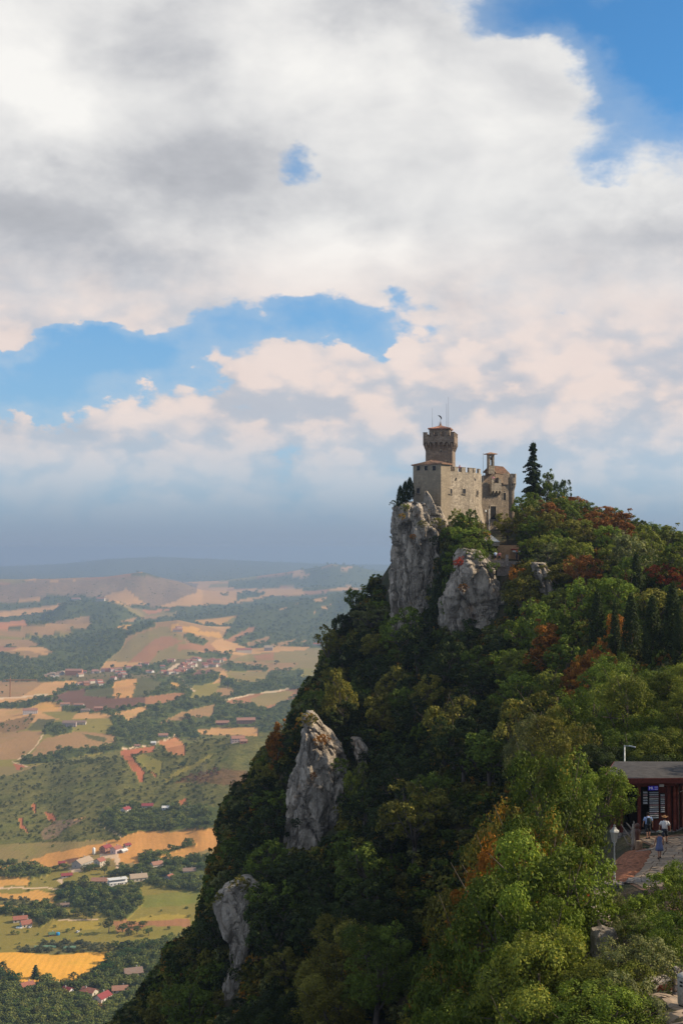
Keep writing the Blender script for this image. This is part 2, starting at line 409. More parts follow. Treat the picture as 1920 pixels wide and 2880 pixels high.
def valley_hit(px, py):
    """first point where the sight line through a photo pixel meets the valley"""
    px = np.atleast_1d(np.asarray(px, float)); py = np.atleast_1d(np.asarray(py, float))
    Ys = np.geomspace(620, 26000, 900)
    u = (px - CXP) / FPX; v = (CYP - py) / FPX
    dy = math.cos(PITCH) - v * math.sin(PITCH); dz = math.sin(PITCH) + v * math.cos(PITCH)
    out = np.zeros((len(px), 3))
    for s in range(0, len(px), 1500):
        e = slice(s, s + 1500)
        X = (u / dy)[e, None] * Ys; Z = (dz / dy)[e, None] * Ys
        hit = Z <= valley_h(X, np.broadcast_to(Ys, X.shape))
        i = np.where(hit.any(1), hit.argmax(1), len(Ys) - 1)
        r = np.arange(len(i)); y0 = Ys[i]
        out[e, 0] = X[r, i]; out[e, 1] = y0; out[e, 2] = valley_h(X[r, i], y0)
    return out
# ---- land cover, outlines read from the photograph (enlargement origin and scale)
ZA, ZB, ZV, Z4, Z8, ZF, Z7, ZC = (0, 1560, .3571), (500, 1560, .3571), (100, 1780, .3827), (0, 1840, .4082), (0, 2020, .3827), (40, 2300, .3444), (0, 2440, .2679), (0, 2640, .3189)
ZG = (480, 1840, .2679)
LAND = [
 ('badland', ZA, [(-300,290),(300,200),(700,200),(1150,160),(1568,230),(1568,330),(1200,420),(1000,300),(830,330),(420,320),(0,390),(-300,400)]),
 ('tan', ZA, [(820,330),(1000,270),(1150,390),(1000,400),(850,360)]), ('tan', ZA, [(115,205),(290,185),(280,208)]), ('tan', ZA, [(395,200),(470,195),(465,220),(395,222)]),
 ('tan', ZA, [(1230,415),(1568,310),(1568,390),(1400,410)]), ('tan', ZA, [(50,385),(350,330),(340,352),(100,388)]),
 ('wood', ZA, [(120,500),(430,440),(560,360),(800,350),(960,400),(1020,430),(940,470),(950,540),(720,560),(700,490),(560,490),(400,500),(230,540)]),
 ('tan', ZA, [(-200,460),(20,455),(470,398),(430,440),(220,470),(60,490),(-200,520)]), ('wood', ZA, [(-200,400),(270,360),(480,380),(440,395),(120,435),(-200,440)]),
 ('stubble', ZA, [(-300,600),(0,600),(400,540),(700,480),(720,560),(620,610),(300,640),(-300,650)]), ('tanred', ZA, [(-300,545),(0,535),(200,515),(215,545),(260,552),(0,585),(-300,590)]),
 ('grass', ZA, [(-300,640),(300,645),(600,620),(560,655),(380,650),(250,665),(-300,660)]), ('stubble', ZA, [(-300,655),(240,670),(320,715),(200,730),(-300,700)]), ('tan', ZA, [(170,730),(330,760),(410,780),(380,795),(240,760)]),
 ('wood', ZA, [(280,690),(480,660),(620,620),(560,590),(720,580),(1000,560),(1060,520),(1180,500),(1240,560),(1010,640),(960,740),(840,840),(700,1000),(-300,1000),(-300,740),(120,780),(240,820),(420,770),(300,700)]),
 ('stubgreen', ZA, [(840,840),(960,740),(1060,640),(1300,560),(1440,640),(1480,740),(1568,760),(1568,850),(1300,860)]), ('stubred', ZA, [(1010,850),(1130,740),(1230,660),(1330,640),(1430,680),(1350,720),(1250,760),(1180,850)]),
 ('tanred', ZA, [(1110,430),(1300,435),(1390,425),(1290,445),(1180,470)]), ('gold', ZA, [(910,580),(960,560),(1050,550),(1010,590)]), ('gold', ZA, [(1350,545),(1568,575),(1568,640),(1500,620),(1350,600)]),
 ('stubble', ZA, [(930,530),(1080,490),(1060,530)]), ('stubble', ZA, [(1100,490),(1260,480),(1240,510),(1120,505)]),
 ('wood', ZB, [(400,215),(640,190),(1010,130),(1300,75),(1400,90),(1568,150),(2200,150),(1900,260),(980,262),(840,250),(700,270),(400,262)]), ('tan', ZB, [(900,165),(1000,145),(1060,160),(970,178)]), ('tan', ZB, [(1260,110),(1370,88),(1372,110)]),
 ('tan', ZB, [(0,350),(150,300),(160,225),(280,265),(400,280),(700,265),(980,270),(1000,310),(700,330),(560,370),(440,385),(130,400),(0,410)]), ('wood', ZB, [(470,310),(560,290),(700,300),(640,330),(520,350),(470,360)]), ('wood', ZB, [(330,325),(400,305),(400,318)]),
 ('wood', ZB, [(0,420),(500,390),(860,330),(1350,280),(1900,270),(1900,740),(1140,740),(900,720),(560,740),(350,660),(480,480),(440,490),(130,540),(0,510)]),
 ('tan', ZB, [(1060,350),(1180,335),(1130,375),(1080,365)]), ('tan', ZB, [(1120,410),(1210,395),(1150,440)]), ('tan', ZB, [(780,430),(870,408),(850,430)]), ('tan', ZB, [(920,385),(970,375),(930,395)]), ('tan', ZB, [(1020,455),(1090,452),(1060,463)]),
 ('tan', ZB, [(1130,295),(1250,265),(1370,245),(1370,275),(1200,285)]),
 ('gold', ZB, [(130,515),(440,490),(330,560),(240,540),(200,550)]), ('gold', ZB, [(0,545),(60,600),(330,610),(360,660),(200,640),(0,590)]), ('stubred', ZB, [(380,670),(560,580),(620,565),(590,605),(420,695)]), ('stubble', ZB, [(530,700),(720,640),(715,680),(570,725)]), ('stubble', ZB, [(720,710),(930,665),(870,710),(770,725)]), ('stubble', ZB, [(940,695),(1020,670),(1000,690)]),
 ('stubred', ZB, [(0,700),(250,695),(330,770),(180,760),(80,740),(0,760)]), ('wood', ZB, [(40,640),(90,615),(240,680),(200,720),(100,690)]),
 ('stubgreen', ZB, [(400,840),(560,780),(770,765),(1130,745),(1500,740),(1500,860),(900,850)]), ('stubred', ZB, [(600,790),(760,770),(750,830),(620,840)]),
 ('vill', ZV, [(60,320),(250,285),(500,280),(780,235),(1000,200),(1180,180),(1410,190),(1400,240),(1200,270),(1060,310),(930,330),(650,340),(450,400),(300,400),(310,350),(150,345)]),
 ('wood', ZV, [(560,255),(760,245),(900,220),(1010,225),(960,260),(860,300),(700,300)]), ('wood', ZV, [(1100,160),(1300,140),(1450,160),(1420,200),(1230,180)]),
 ('plough', ZV, [(120,480),(230,430),(370,410),(360,465),(560,475),(800,475),(1050,440),(1100,450),(960,520),(680,540),(450,575),(300,540),(140,500)]), ('stubred', ZV, [(800,475),(1050,440),(1100,450),(960,520),(800,530)]),
 ('goldstripe', ZV, [(585,360),(750,335),(715,470),(565,470)]), ('vine', ZV, [(750,335),(860,330),(940,370),(880,430),(790,470),(720,470)]), ('vine', ZV, [(360,465),(375,420),(585,400),(565,470)]),
 ('grass', ZV, [(1150,400),(1360,280),(1568,280),(1700,330),(1480,370),(1300,480),(1140,480)]), ('plough', ZV, [(1110,330),(1200,270),(1300,270),(1270,300)]), ('gold', ZV, [(990,370),(1050,375),(1090,400),(1010,410)]), ('wood', ZV, [(1120,390),(1180,330),(1350,300),(1350,350),(1250,380)]),
 ('tan', ZG, [(500,180),(560,170),(610,230),(520,300),(440,310),(520,250)]), ('stubble', ZG, [(490,370),(600,345),(690,350),(620,450),(500,440)]), ('stubgreen', ZG, [(580,190),(880,180),(1030,180),(1010,290),(760,300)]), ('wood', ZG, [(530,260),(660,250),(700,290),(1000,330),(1010,220),(1050,170),(1400,160),(1330,360),(1230,370),(940,400),(880,440),(600,480),(690,380),(540,330)]),
 ('wood', ZG, [(520,130),(640,90),(760,110),(1020,140),(1010,175),(600,175)]), ('stubred', ZG, [(550,500),(870,420),(960,410),(1240,370),(1400,360),(1300,460),(1000,580),(930,580),(910,520),(690,520)]), ('stubgreen', ZG, [(820,480),(960,420),(1240,385),(1290,400),(1200,490),(920,560)]),
 ('gold', Z4, [(240,360),(320,325),(420,345),(400,390),(270,390)]), ('tan', Z4, [(780,405),(1010,360),(1020,395),(930,440),(900,460)]), ('stubble', Z4, [(1100,480),(1250,400),(1480,345),(1460,430),(1300,440)]),
 ('wood', Z4, [(760,430),(830,420),(900,470),(1000,430),(1170,380),(1190,350),(1350,300),(1560,290),(1560,330),(1480,345),(1250,400),(1100,470),(1090,490),(1280,450),(1500,450),(1540,470),(1500,500),(1200,560),(860,620),(790,640),(800,530)]),
 ('stubble', Z4, [(-600,560),(190,530),(300,530),(250,640),(130,720),(-600,740)]), ('stubble', Z4, [(200,710),(310,580),(560,530),(790,560),(800,630),(550,650),(370,710)]), ('vine', Z4, [(560,545),(740,580),(720,610),(600,580)]),
 ('orchard', Z4, [(-300,480),(0,470),(250,415),(190,520),(60,540),(-300,540)]), ('vine', Z4, [(190,525),(260,445),(390,450),(310,520)]), ('grass', Z4, [(290,400),(550,390),(490,450),(390,445)]),
 ('wood', Z4, [(150,720),(340,700),(440,650),(560,650),(800,635),(820,655),(520,710),(350,745),(150,760)]), ('wood', Z4, [(-300,330),(80,340),(200,320),(300,300),(330,320),(200,370),(-300,390)]), ('tan', Z4, [(-300,320),(330,280),(320,300),(100,330),(-300,340)]), ('wood', Z4, [(310,490),(420,465),(510,515),(500,545),(380,565),(310,550)]),
 ('scrub', Z8, [(-800,470),(0,430),(200,380),(330,330),(540,290),(700,275),(880,235),(1150,190),(1568,120),(2200,100),(2200,810),(1568,810),(1130,825),(870,889),(-800,960)]),
 ('redearth', Z8, [(880,240),(1150,205),(1120,250),(960,270),(1060,400),(1050,470),(1020,470),(1000,400),(910,300)]), ('tanred', Z8, [(1160,180),(1300,140),(1360,200),(1360,280),(1240,250)]), ('grass', Z8, [(1000,290),(1060,260),(1200,320),(1180,410),(1100,390)]),
 ('redearth', Z8, [(1100,390),(1150,410),(1140,435)]), ('redearth', Z8, [(240,620),(270,640),(260,700),(240,660)]), ('redearth', Z8, [(135,740),(170,730),(170,780),(210,835),(150,800)]), ('redearth', Z8, [(330,690),(400,700),(430,760),(360,760)]), ('redearth', Z8, [(1310,610),(1370,590),(1380,640),(1330,640)]), ('redearth', Z8, [(100,330),(200,350),(130,390)]),
 ('tan', Z8, [(450,790),(560,730),(640,735),(520,770),(470,800)]), ('badland', Z8, [(300,830),(430,750),(500,740),(600,745),(500,800),(400,889),(330,889)]), ('redscrub', Z8, [(1280,480),(1420,410),(1568,370),(2000,400),(2000,520),(1400,470)]), ('grass', Z8, [(1190,450),(1568,260),(1568,285),(1230,470)]),
 ('tan', Z8, [(1450,90),(1568,75),(1900,70),(1900,130),(1480,115)]),
 ('wood', Z8, [(770,680),(900,640),(1240,650),(2000,640),(2000,810),(1130,825),(900,860),(740,740)]),
 ('grass', Z7, [(-900,0),(2200,0),(2200,1000),(-900,1000)]), ('wood', Z7, [(-900,-40),(0,-40),(480,-40),(520,80),(320,130),(-900,100)]),
 ('goldtan', ZF, [(-400,460),(5,385),(300,290),(520,250),(700,210),(870,160),(1000,120),(1130,103),(1300,115),(1568,95),(2200,90),(2200,240),(1568,250),(1350,330),(1200,350),(1170,360),(1000,380),(850,360),(690,290),(480,340),(400,370),(270,430),(180,385),(5,420)]),
 ('wood', ZF, [(1030,330),(1200,290),(1440,200),(1480,220),(1200,310),(1150,340),(1400,330),(1568,320),(2200,300),(2200,600),(1500,600),(1150,560),(1000,500),(880,470),(870,390),(950,440),(1020,400)]), ('goldtan', ZF, [(930,450),(1040,410),(1020,440),(960,460)]),
 ('track', ZF, [(690,295),(860,285),(855,380),(880,450),(830,430),(815,330),(700,320)]), ('grass', ZF, [(290,470),(480,455),(740,450),(720,500),(430,545),(390,515)]), ('plough', ZF, [(400,340),(500,320),(520,340),(440,370)]), ('track', ZF, [(440,410),(540,400),(560,440),(460,440)]),
 ('meadow', ZF, [(1035,640),(1250,610),(1520,600),(2000,600),(2000,690),(1500,690),(1280,730),(1040,730)]),
 ('gold', Z7, [(-600,110),(310,115),(300,190),(-600,190)]), ('grass', Z7, [(-600,190),(300,195),(250,260),(-600,270)]), ('gold', Z7, [(-600,270),(180,270),(400,240),(600,290),(560,370),(320,420),(-600,400)]), ('olive', Z7, [(-600,290),(230,330),(420,350),(330,410),(-600,380)]),
 ('wood', Z7, [(560,360),(650,200),(860,170),(1100,170),(1480,200),(1480,400),(1300,560),(1060,480),(800,420),(600,380)]), ('yellow', Z7, [(540,560),(1060,560),(1050,640),(520,660)]), ('stubred', Z7, [(1180,560),(1568,530),(2000,520),(2000,620),(1568,610),(1250,690)]), ('yellow', Z7, [(1300,560),(1568,500),(2000,490),(2000,540),(1400,560)]),
 ('wood', Z7, [(-600,470),(300,450),(420,400),(520,380),(700,470),(700,530),(560,540),(480,600),(420,640),(380,540),(150,480),(-600,560)]), ('olive', Z7, [(180,850),(560,770),(900,790),(1100,800),(1080,880),(600,910),(180,890)]),
 ('track', Z7, [(560,560),(620,545),(1040,532),(1060,545),(640,556)]), ('track', Z7, [(590,120),(640,110),(690,180),(680,195),(630,160)]), ('track', Z7, [(-300,195),(270,205),(660,220),(650,232),(270,220),(-300,215)]),
 ('wheat', Z7, [(-900,900),(0,890),(130,885),(300,900),(600,930),(900,895),(1110,885),(1180,950),(1050,1100),(900,1200),(0,1200),(-900,1200)]),
 ('wheat', ZC, [(-900,130),(0,120),(400,135),(510,150),(930,120),(990,180),(880,270),(780,340),(450,372),(120,367),(0,290),(-900,200)]),
 ('wood', ZC, [(-900,260),(0,300),(100,370),(280,392),(600,385),(780,352),(900,275),(1050,100),(1568,0),(2500,0),(2500,1600),(-900,1600)]), ('tanred', ZC, [(830,570),(985,560),(960,640),(850,650)]), ('track', ZC, [(455,390),(690,375),(690,400),(470,440)]),
 ('track', ZC, [(790,545),(990,520),(1010,560),(890,570)]),
]
ROADS = [(Z8, [(135,300),(200,270),(250,225),(275,195),(290,165),(310,150),(318,120)], 7), (Z8, [(880,232),(1000,215),(1100,200),(1200,165),(1300,125)], 7), (Z4, [(0,302),(120,298),(330,278)], 12), (ZG, [(70,225),(150,290),(180,340),(250,390)], 12), (ZG, [(550,490),(700,460),(870,420)], 12), (ZG, [(960,410),(1100,390),(1240,368)], 14), (Z8, [(715,770),(790,810),(890,865)], 5), (ZV, [(970,280),(1050,230)], 22), (Z8, [(90,318),(160,340),(210,355)], 6)]
COLS = {'wood': (0.085, 0.094, 0.025), 'scrub': (0.151, 0.134, 0.038), 'redscrub': (0.181, 0.105, 0.041), 'grass': (0.235, 0.185, 0.043), 'meadow': (0.197, 0.185, 0.041), 'tan': (0.519, 0.278, 0.108), 'tanred': (0.472, 0.192, 0.082),
        'stubble': (0.338, 0.192, 0.082), 'stubred': (0.346, 0.161, 0.073), 'stubgreen': (0.260, 0.185, 0.067), 'gold': (0.566, 0.290, 0.077), 'goldtan': (0.566, 0.266, 0.077), 'goldstripe': (0.597, 0.290, 0.097), 'wheat': (0.764, 0.371, 0.058), 'plough': (0.166, 0.080, 0.048), 'vine': (0.119, 0.105, 0.036),
        'orchard': (0.251, 0.142, 0.056), 'redearth': (0.378, 0.124, 0.056), 'badland': (0.268, 0.167, 0.092), 'vill': (0.157, 0.117, 0.047), 'yellow': (0.346, 0.247, 0.047), 'olive': (0.166, 0.142, 0.050), 'track': (0.629, 0.433, 0.276)}
NAMES = list(COLS)
STRIPE = {'goldstripe': 1.0, 'vine': .9, 'wheat': .35, 'goldtan': .25, 'orchard': .8, 'stubble': .35, 'stubgreen': .3, 'gold': .3, 'stubred': .35, 'tan': .25}
def zpts(z, pts): return np.array([(z[0] + a * z[2], z[1] + b * z[2]) for a, b in pts])
def inside(px, py, poly):
    r = np.zeros(px.shape, bool); n = len(poly); j = n - 1
    x0, y0 = poly.min(0); x1, y1 = poly.max(0)
    m = (px >= x0) & (px <= x1) & (py >= y0) & (py <= y1)
    a, b = px[m], py[m]; rr = np.zeros(a.shape, bool)
    for i in range(n):
        xi, yi = poly[i]; xj, yj = poly[j]
        if yi != yj:
            rr ^= ((yi > b) != (yj > b)) & (a < (xj - xi) * (b - yi) / (yj - yi) + xi)
        j = i
    r[m] = rr; return r
LANDP = [(NAMES.index(c), zpts(z, p)) for c, z, p in LAND]
def landcover(px, py, x, Y):
    wob = 6 * np.clip((py - 1560) / 600, .35, 1.4)
    px = px + (fbm(px / 22, py / 22, 3, 50) - .5) * wob * 2; py = py + (fbm(px / 26, py / 18, 3, 60) - .5) * wob
    # open country: a patchwork of fields and woods
    cxn, cyn = x / 330, Y / 420
    q = vnoise(np.floor(cxn + .5 * fbm(cxn * .7, cyn * .7, 2, 4)), np.floor(cyn + .6 * fbm(cxn, cyn, 2, 8)), 77)
    wd = fbm(x / 900, Y / 1300, 4, 31)
    cl = np.select([wd > .53, q < .3, q < .5, q < .7, q < .85], [0, NAMES.index('stubble'), NAMES.index('stubgreen'), NAMES.index('tan'), NAMES.index('grass')], NAMES.index('stubred'))
    cl = np.where(Y > 12800, 0, cl)
    for ci, poly in LANDP:
        cl[inside(px, py, poly)] = ci
    for z, pts, wpx in ROADS:
        p = zpts(z, pts); wr = wpx * z[2] * .5
        for a, b in zip(p[:-1], p[1:]):
            d = b - a; t = np.clip(((px - a[0]) * d[0] + (py - a[1]) * d[1]) / d.dot(d), 0, 1)
            cl[np.hypot(px - a[0] - t * d[0], (py - a[1] - t * d[1])) < max(wr, .8)] = NAMES.index('track')
    return cl
def proj_np(x, y, z):
    c, s = math.cos(PITCH), math.sin(PITCH); f = y * c + z * s; u = z * c - y * s
    return CXP + FPX * x / f, CYP - FPX * u / f
def build_valley():
    pxs = np.concatenate([np.geomspace(5200, 120, 40) * -1, np.arange(-115, 1130, 4.0), 1126 + np.geomspace(8, 4200, 50)])
    pys = np.concatenate([np.arange(3500, 2920, -12.0), np.arange(2910, 1640, -3.0), np.arange(1640, 1592, -1.6)])
    Yr = -VB * FPX / (pys - HOR)
    Yr = np.concatenate([Yr, np.linspace(Yr[-1], 25500, 14)[1:]])
    Yg, Pg = np.meshgrid(Yr, pxs, indexing='ij')
    X = (Pg - CXP) / FPX * Yg; Z = valley_h(X, Yg)
    a, b = proj_np(X, Yg, Z)
    cl = landcover(a.copy(), b.copy(), X, Yg)
    tab = np.array([COLS[n] for n in NAMES]); st = np.array([STRIPE.get(n, 0) for n in NAMES])
    rough = np.array([1.0 if n in ('wood', 'scrub', 'redscrub', 'badland') else .3 for n in NAMES])
    nr, nc = X.shape
    idx = np.arange(nr * nc).reshape(nr, nc)
    quads = np.stack([idx[:-1, :-1], idx[:-1, 1:], idx[1:, 1:], idx[1:, :-1]], -1).reshape(-1, 4)
    Z2 = Z + (fbm(X / 9, Yg / 9, 3, 91) - .3) * np.where(cl == 0, 5.0, 0) * np.clip(3 - Yg / 2500, .4, 1)
    me = mesh_np('valley', np.stack([X, Yg, Z2], -1), quads)
    col = np.ones((nr * nc, 4), np.float32); col[:, :3] = tab[cl.ravel()]
    # every field has its own shade
    ca = me.color_attributes.new('cover', 'FLOAT_COLOR', 'POINT'); ca.data.foreach_set('color', col.ravel())
    for nm, arr in (('stripe', st[cl.ravel()]), ('rough', rough[cl.ravel()])):
        at = me.attributes.new(nm, 'FLOAT', 'POINT'); at.data.foreach_set('value', arr.astype(np.float32))
    me.polygons.foreach_set('use_smooth', np.ones(len(me.polygons), bool))
    m, t, bs, _ = newmat('farmland')
    o = t.pos(); cov = t.attr('cover')['Color']; sp = t.attr('stripe')['Fac']; rg = t.attr('rough')['Fac']
    n1 = t.noise(o, .004, 7.0, .62); n2 = t.noise(o, .045, 6.0, .7); n3 = t.noise(o, .016, 5.0, .6, .5)
    c = t.vm('SCALE', cov, scale=t.m('ADD', .55, t.m('ADD', t.m('MULTIPLY', n1, .5), t.m('MULTIPLY', n2, .45))))
    c = t.mix(t.m('MULTIPLY', t.rng(n3, .50, .70), .35), c, t.vm('MULTIPLY', c, (.62, .90, .62)))
    c = t.mix(t.m('MULTIPLY', t.m('MULTIPLY', rg, t.rng(n2, .45, .62)), .7), c, t.vm('MULTIPLY', c, (.42, .52, .45)))
    wv = t.new('ShaderNodeTexWave', wave_type='BANDS', bands_direction='X'); wo = t.vm('ADD', t.vm('MULTIPLY', o, (1, .22, 0)), t.vm('SCALE', t.noise(o, .006, 2, .5, out='Color'), scale=60))
    t.put(wv.inputs['Vector'], wo); wv.inputs['Scale'].default_value = .055; wv.inputs['Distortion'].default_value = 1.2; wv.inputs['Detail'].default_value = 2
    c = t.mix(t.m('MULTIPLY', t.m('MULTIPLY', sp, t.rng(wv.outputs['Fac'], .45, .75)), .5), c, t.vm('MULTIPLY', c, (.55, .62, .6)))
    t.put(bs.inputs['Base Color'], c); bs.inputs['Roughness'].default_value = 1.0; bs.inputs['Specular IOR Level'].default_value = 0.05
    t.put(bs.inputs['Normal'], t.bump(t.m('MULTIPLY', t.m('ADD', n2, t.noise(o, .12, 3, .6)), rg), .6, 4.0))
    ob = add_mesh('valley', me, m); tag(ob, kind='structure')
build_valley()

# ================================================================== MOUNTAIN
SL = {  # distance: cross-section (x, z)
 5:   [(-400,-345),(-120,-190),(-60,-115),(-30,-75),(-15,-52),(-6,-40),(-2,-26),(2,-14),(6,-8),(20,-6),(90,-4),(230,-40)],
 30:  [(-400,-345),(-120,-190),(-60,-122),(-35,-90),(-20,-68),(-8,-47),(0,-32),(5,-20),(8,-15),(11,-13),(20,-13),(90,-9),(230,-45)],
 45:  [(-400,-345),(-120,-190),(-60,-126),(-35,-94),(-20,-72),(-8,-52),(0,-37),(5,-26),(8,-19.5),(10,-16.2),(11,-15.7),(16,-15.6),(40,-14),(90,-10),(230,-45)],
 60:  [(-400,-345),(-120,-190),(-60,-130),(-35,-98),(-20,-76),(-8,-57),(0,-42),(6,-28),(9,-22.5),(12,-19),(14,-17.6),(20,-17.4),(40,-16),(90,-12),(230,-45)],
 75:  [(-400,-345),(-120,-190),(-60,-130),(-35,-98),(-20,-77),(-8,-60),(2,-45),(9,-31),(13,-23),(15,-19.9),(16.5,-19.25),(24,-19.1),(40,-18),(60,-16),(90,-13),(230,-48)],
 88:  [(-400,-345),(-120,-190),(-60,-128),(-35,-95),(-20,-74),(-8,-58),(3,-45),(11,-32),(16,-23),(18,-20),(19.5,-19.3),(34,-19.2),(60,-18),(90,-15),(230,-48)],
 98:  [(-400,-345),(-120,-190),(-60,-125),(-35,-92),(-20,-72),(-8,-57),(4,-44),(12,-33),(18,-25),(21,-20.5),(24,-19.4),(36,-19.2),(60,-17.5),(90,-15),(230,-50)],
 125: [(-400,-345),(-120,-190),(-60,-115),(-35,-85),(-20,-66),(-8,-52),(2,-44),(12,-36),(20,-29),(27,-22),(33,-18),(42,-16),(60,-15),(90,-14),(230,-50)],
 160: [(-400,-345),(-120,-190),(-60,-108),(-35,-77),(-22,-60),(-14,-47),(-11,-42),(-5,-38),(5,-35),(15,-29),(25,-21),(35,-14),(45,-11),(60,-10),(90,-12),(230,-55)],
 174: [(-400,-345),(-120,-190),(-60,-112),(-30,-75),(-16,-59),(-10,-53),(-4,-49),(2,-44),(8,-38),(14,-32),(20,-26.5),(26,-20.5),(35,-13),(45,-10),(60,-9),(90,-11),(230,-57)],
 195: [(-400,-345),(-120,-190),(-60,-103),(-30,-64),(-14,-43),(-8,-35),(-3,-31),(5,-28),(14,-24),(24,-19.5),(30,-16),(36,-11),(45,-7.5),(60,-6),(90,-10),(230,-60)],
 211: [(-400,-345),(-120,-190),(-60,-101),(-30,-62),(-15,-43),(0,-32),(10,-25),(16,-21.5),(22,-18.5),(27,-14.5),(30,-9),(34,-6),(45,-4),(60,-4),(90,-9),(230,-62)],
 222: [(-400,-345),(-120,-190),(-60,-99),(-30,-60),(-15,-42),(0,-31),(10,-23),(17,-16),(21,-9.5),(24,-4),(27,-2.4),(35,-2.2),(45,-1),(60,-2.5),(80,-7),(100,-14),(230,-65)],
 231: [(-400,-345),(-120,-190),(-60,-98),(-30,-58),(-15,-40),(-2,-28),(6,-21),(12,-17),(16,-13),(18,0),(20,4.6),(22,4.6),(25.5,2.6),(27,-1.5),(34,-1.4),(36,1.0),(50,1.0),(65,-2),(90,-8),(230,-68)],
 240: [(-400,-345),(-120,-190),(-60,-97),(-30,-56),(-15,-39),(-2,-25),(6,-18),(10,-12),(12,-2),(13.5,6),(15,8),(18,7.5),(22,5),(27,2.6),(38,3),(50,2.5),(65,-1.5),(90,-9),(230,-70)],
 262: [(-400,-345),(-120,-190),(-60,-99),(-28,-55),(-10,-30),(0,-18),(8,-6),(14,3),(20,5),(30,6),(45,6),(56,4),(74,-2),(100,-12),(230,-75)],
 310: [(-400,-345),(-120,-195),(-60,-115),(-20,-55),(0,-32),(20,-18),(45,-12),(70,-18),(120,-40),(230,-100)],
 430: [(-400,-345),(-120,-230),(-60,-185),(0,-150),(45,-120),(120,-130),(230,-200)],
 640: [(-400,-350),(0,-345),(60,-340),(230,-348)],
}
mx = np.concatenate([np.arange(-400, -64, 12.0), np.arange(-64, 92, 1.1), np.arange(92, 231, 9.0)])
my = np.concatenate([np.arange(5, 275, 1.5), np.arange(275, 641, 8.0)])
_k = sorted(SL); _prof = np.stack([np.interp(mx, *np.array(SL[k], float).T) for k in _k])
MZ = np.stack([np.interp(my, _k, _prof[:, i]) for i in range(len(mx))], 1)
_G = np.meshgrid(my, mx, indexing='ij')
_amp = np.clip(np.interp(_G[1], [-60, 0, 14, 30, 60], [5, 3.5, 1.2, .8, 1.5]), 0, 5)
_flat = np.clip(1 - np.clip((_G[0] - 92) / 10, 0, 1), 0, 1) * np.clip((_G[1] - 9.0) / 3, 0, 1)
MZ = MZ + (fbm(_G[1] / 9, _G[0] / 9, 5, 12) - .5) * 2 * _amp * (1 - _flat)
SILH = np.array([(-900, 4400), (-400, 3750), (0, 3260), (200, 2995), (288, 2880), (343, 2804), (404, 2755), (429, 2694), (471, 2657), (490, 2590), (539, 2571), (563, 2523), (576, 2437), (594, 2376), (600, 2302), (618, 2241), (637, 2192), (704, 2155), (716, 2118), (747, 2057), (808, 2020), (835, 1947), (857, 1886), (904, 1837), (909, 1763), (925, 1714), (980, 1678), (992, 1638), (1053, 1632)], float)
_px = CXP + FPX * _G[1] / _G[0]; _lim = -(np.interp(_px, SILH[:, 0], SILH[:, 1]) - HOR) / FPX * _G[0] - 4.6 - 4.5 * np.exp(-((_px - 585) / 50) ** 2) - 2.5 * fbm(_G[1] / 7, _G[0] / 7, 4, 77)
MZ = np.where((_px < 1040) & (_G[0] > 120), np.minimum(MZ, _lim), MZ)
def mz(x, y):
    x = np.asarray(x, float); y = np.asarray(y, float)
    i = np.clip(np.searchsorted(my, y) - 1, 0, len(my) - 2); j = np.clip(np.searchsorted(mx, x) - 1, 0, len(mx) - 2)
    a = np.clip((y - my[i]) / (my[i + 1] - my[i]), 0, 1); b = np.clip((x - mx[j]) / (mx[j + 1] - mx[j]), 0, 1)
    return (MZ[i, j] * (1 - b) + MZ[i, j + 1] * b) * (1 - a) + (MZ[i + 1, j] * (1 - b) + MZ[i + 1, j + 1] * b) * a
def build_mountain():
    nr, nc = MZ.shape; idx = np.arange(nr * nc).reshape(nr, nc)
    quads = np.stack([idx[:-1, :-1], idx[:-1, 1:], idx[1:, 1:], idx[1:, :-1]], -1).reshape(-1, 4)
    me = mesh_np('hillside', np.stack([_G[1], _G[0], MZ], -1), quads)
    me.polygons.foreach_set('use_smooth', np.ones(len(me.polygons), bool))
    m, t, b, _ = newmat('woodland_soil')
    o = t.pos(); n1 = t.noise(o, .25, 6, .65); n2 = t.noise(o, 2.4, 6, .7)
    c = t.mix(t.rng(n1, .35, .65), (.028, .036, .014), (.075, .055, .032))
    c = t.mix(t.rng(n2, .5, .75), c, (.10, .085, .05))
    nz = t.sep(t.new('ShaderNodeNewGeometry').outputs['True Normal'])[2]
    c = t.mix(t.rng(nz, .45, .28), c, (.055, .055, .032))  # steep faces get a dark overgrown tone painted to read as shadowed
    t.put(b.inputs['Base Color'], c); b.inputs['Roughness'].default_value = 1.0
    t.put(b.inputs['Normal'], t.bump(t.m('ADD', n1, n2), .8, .3))
    tag(add_mesh('hillside', me, m), kind='structure')
build_mountain()

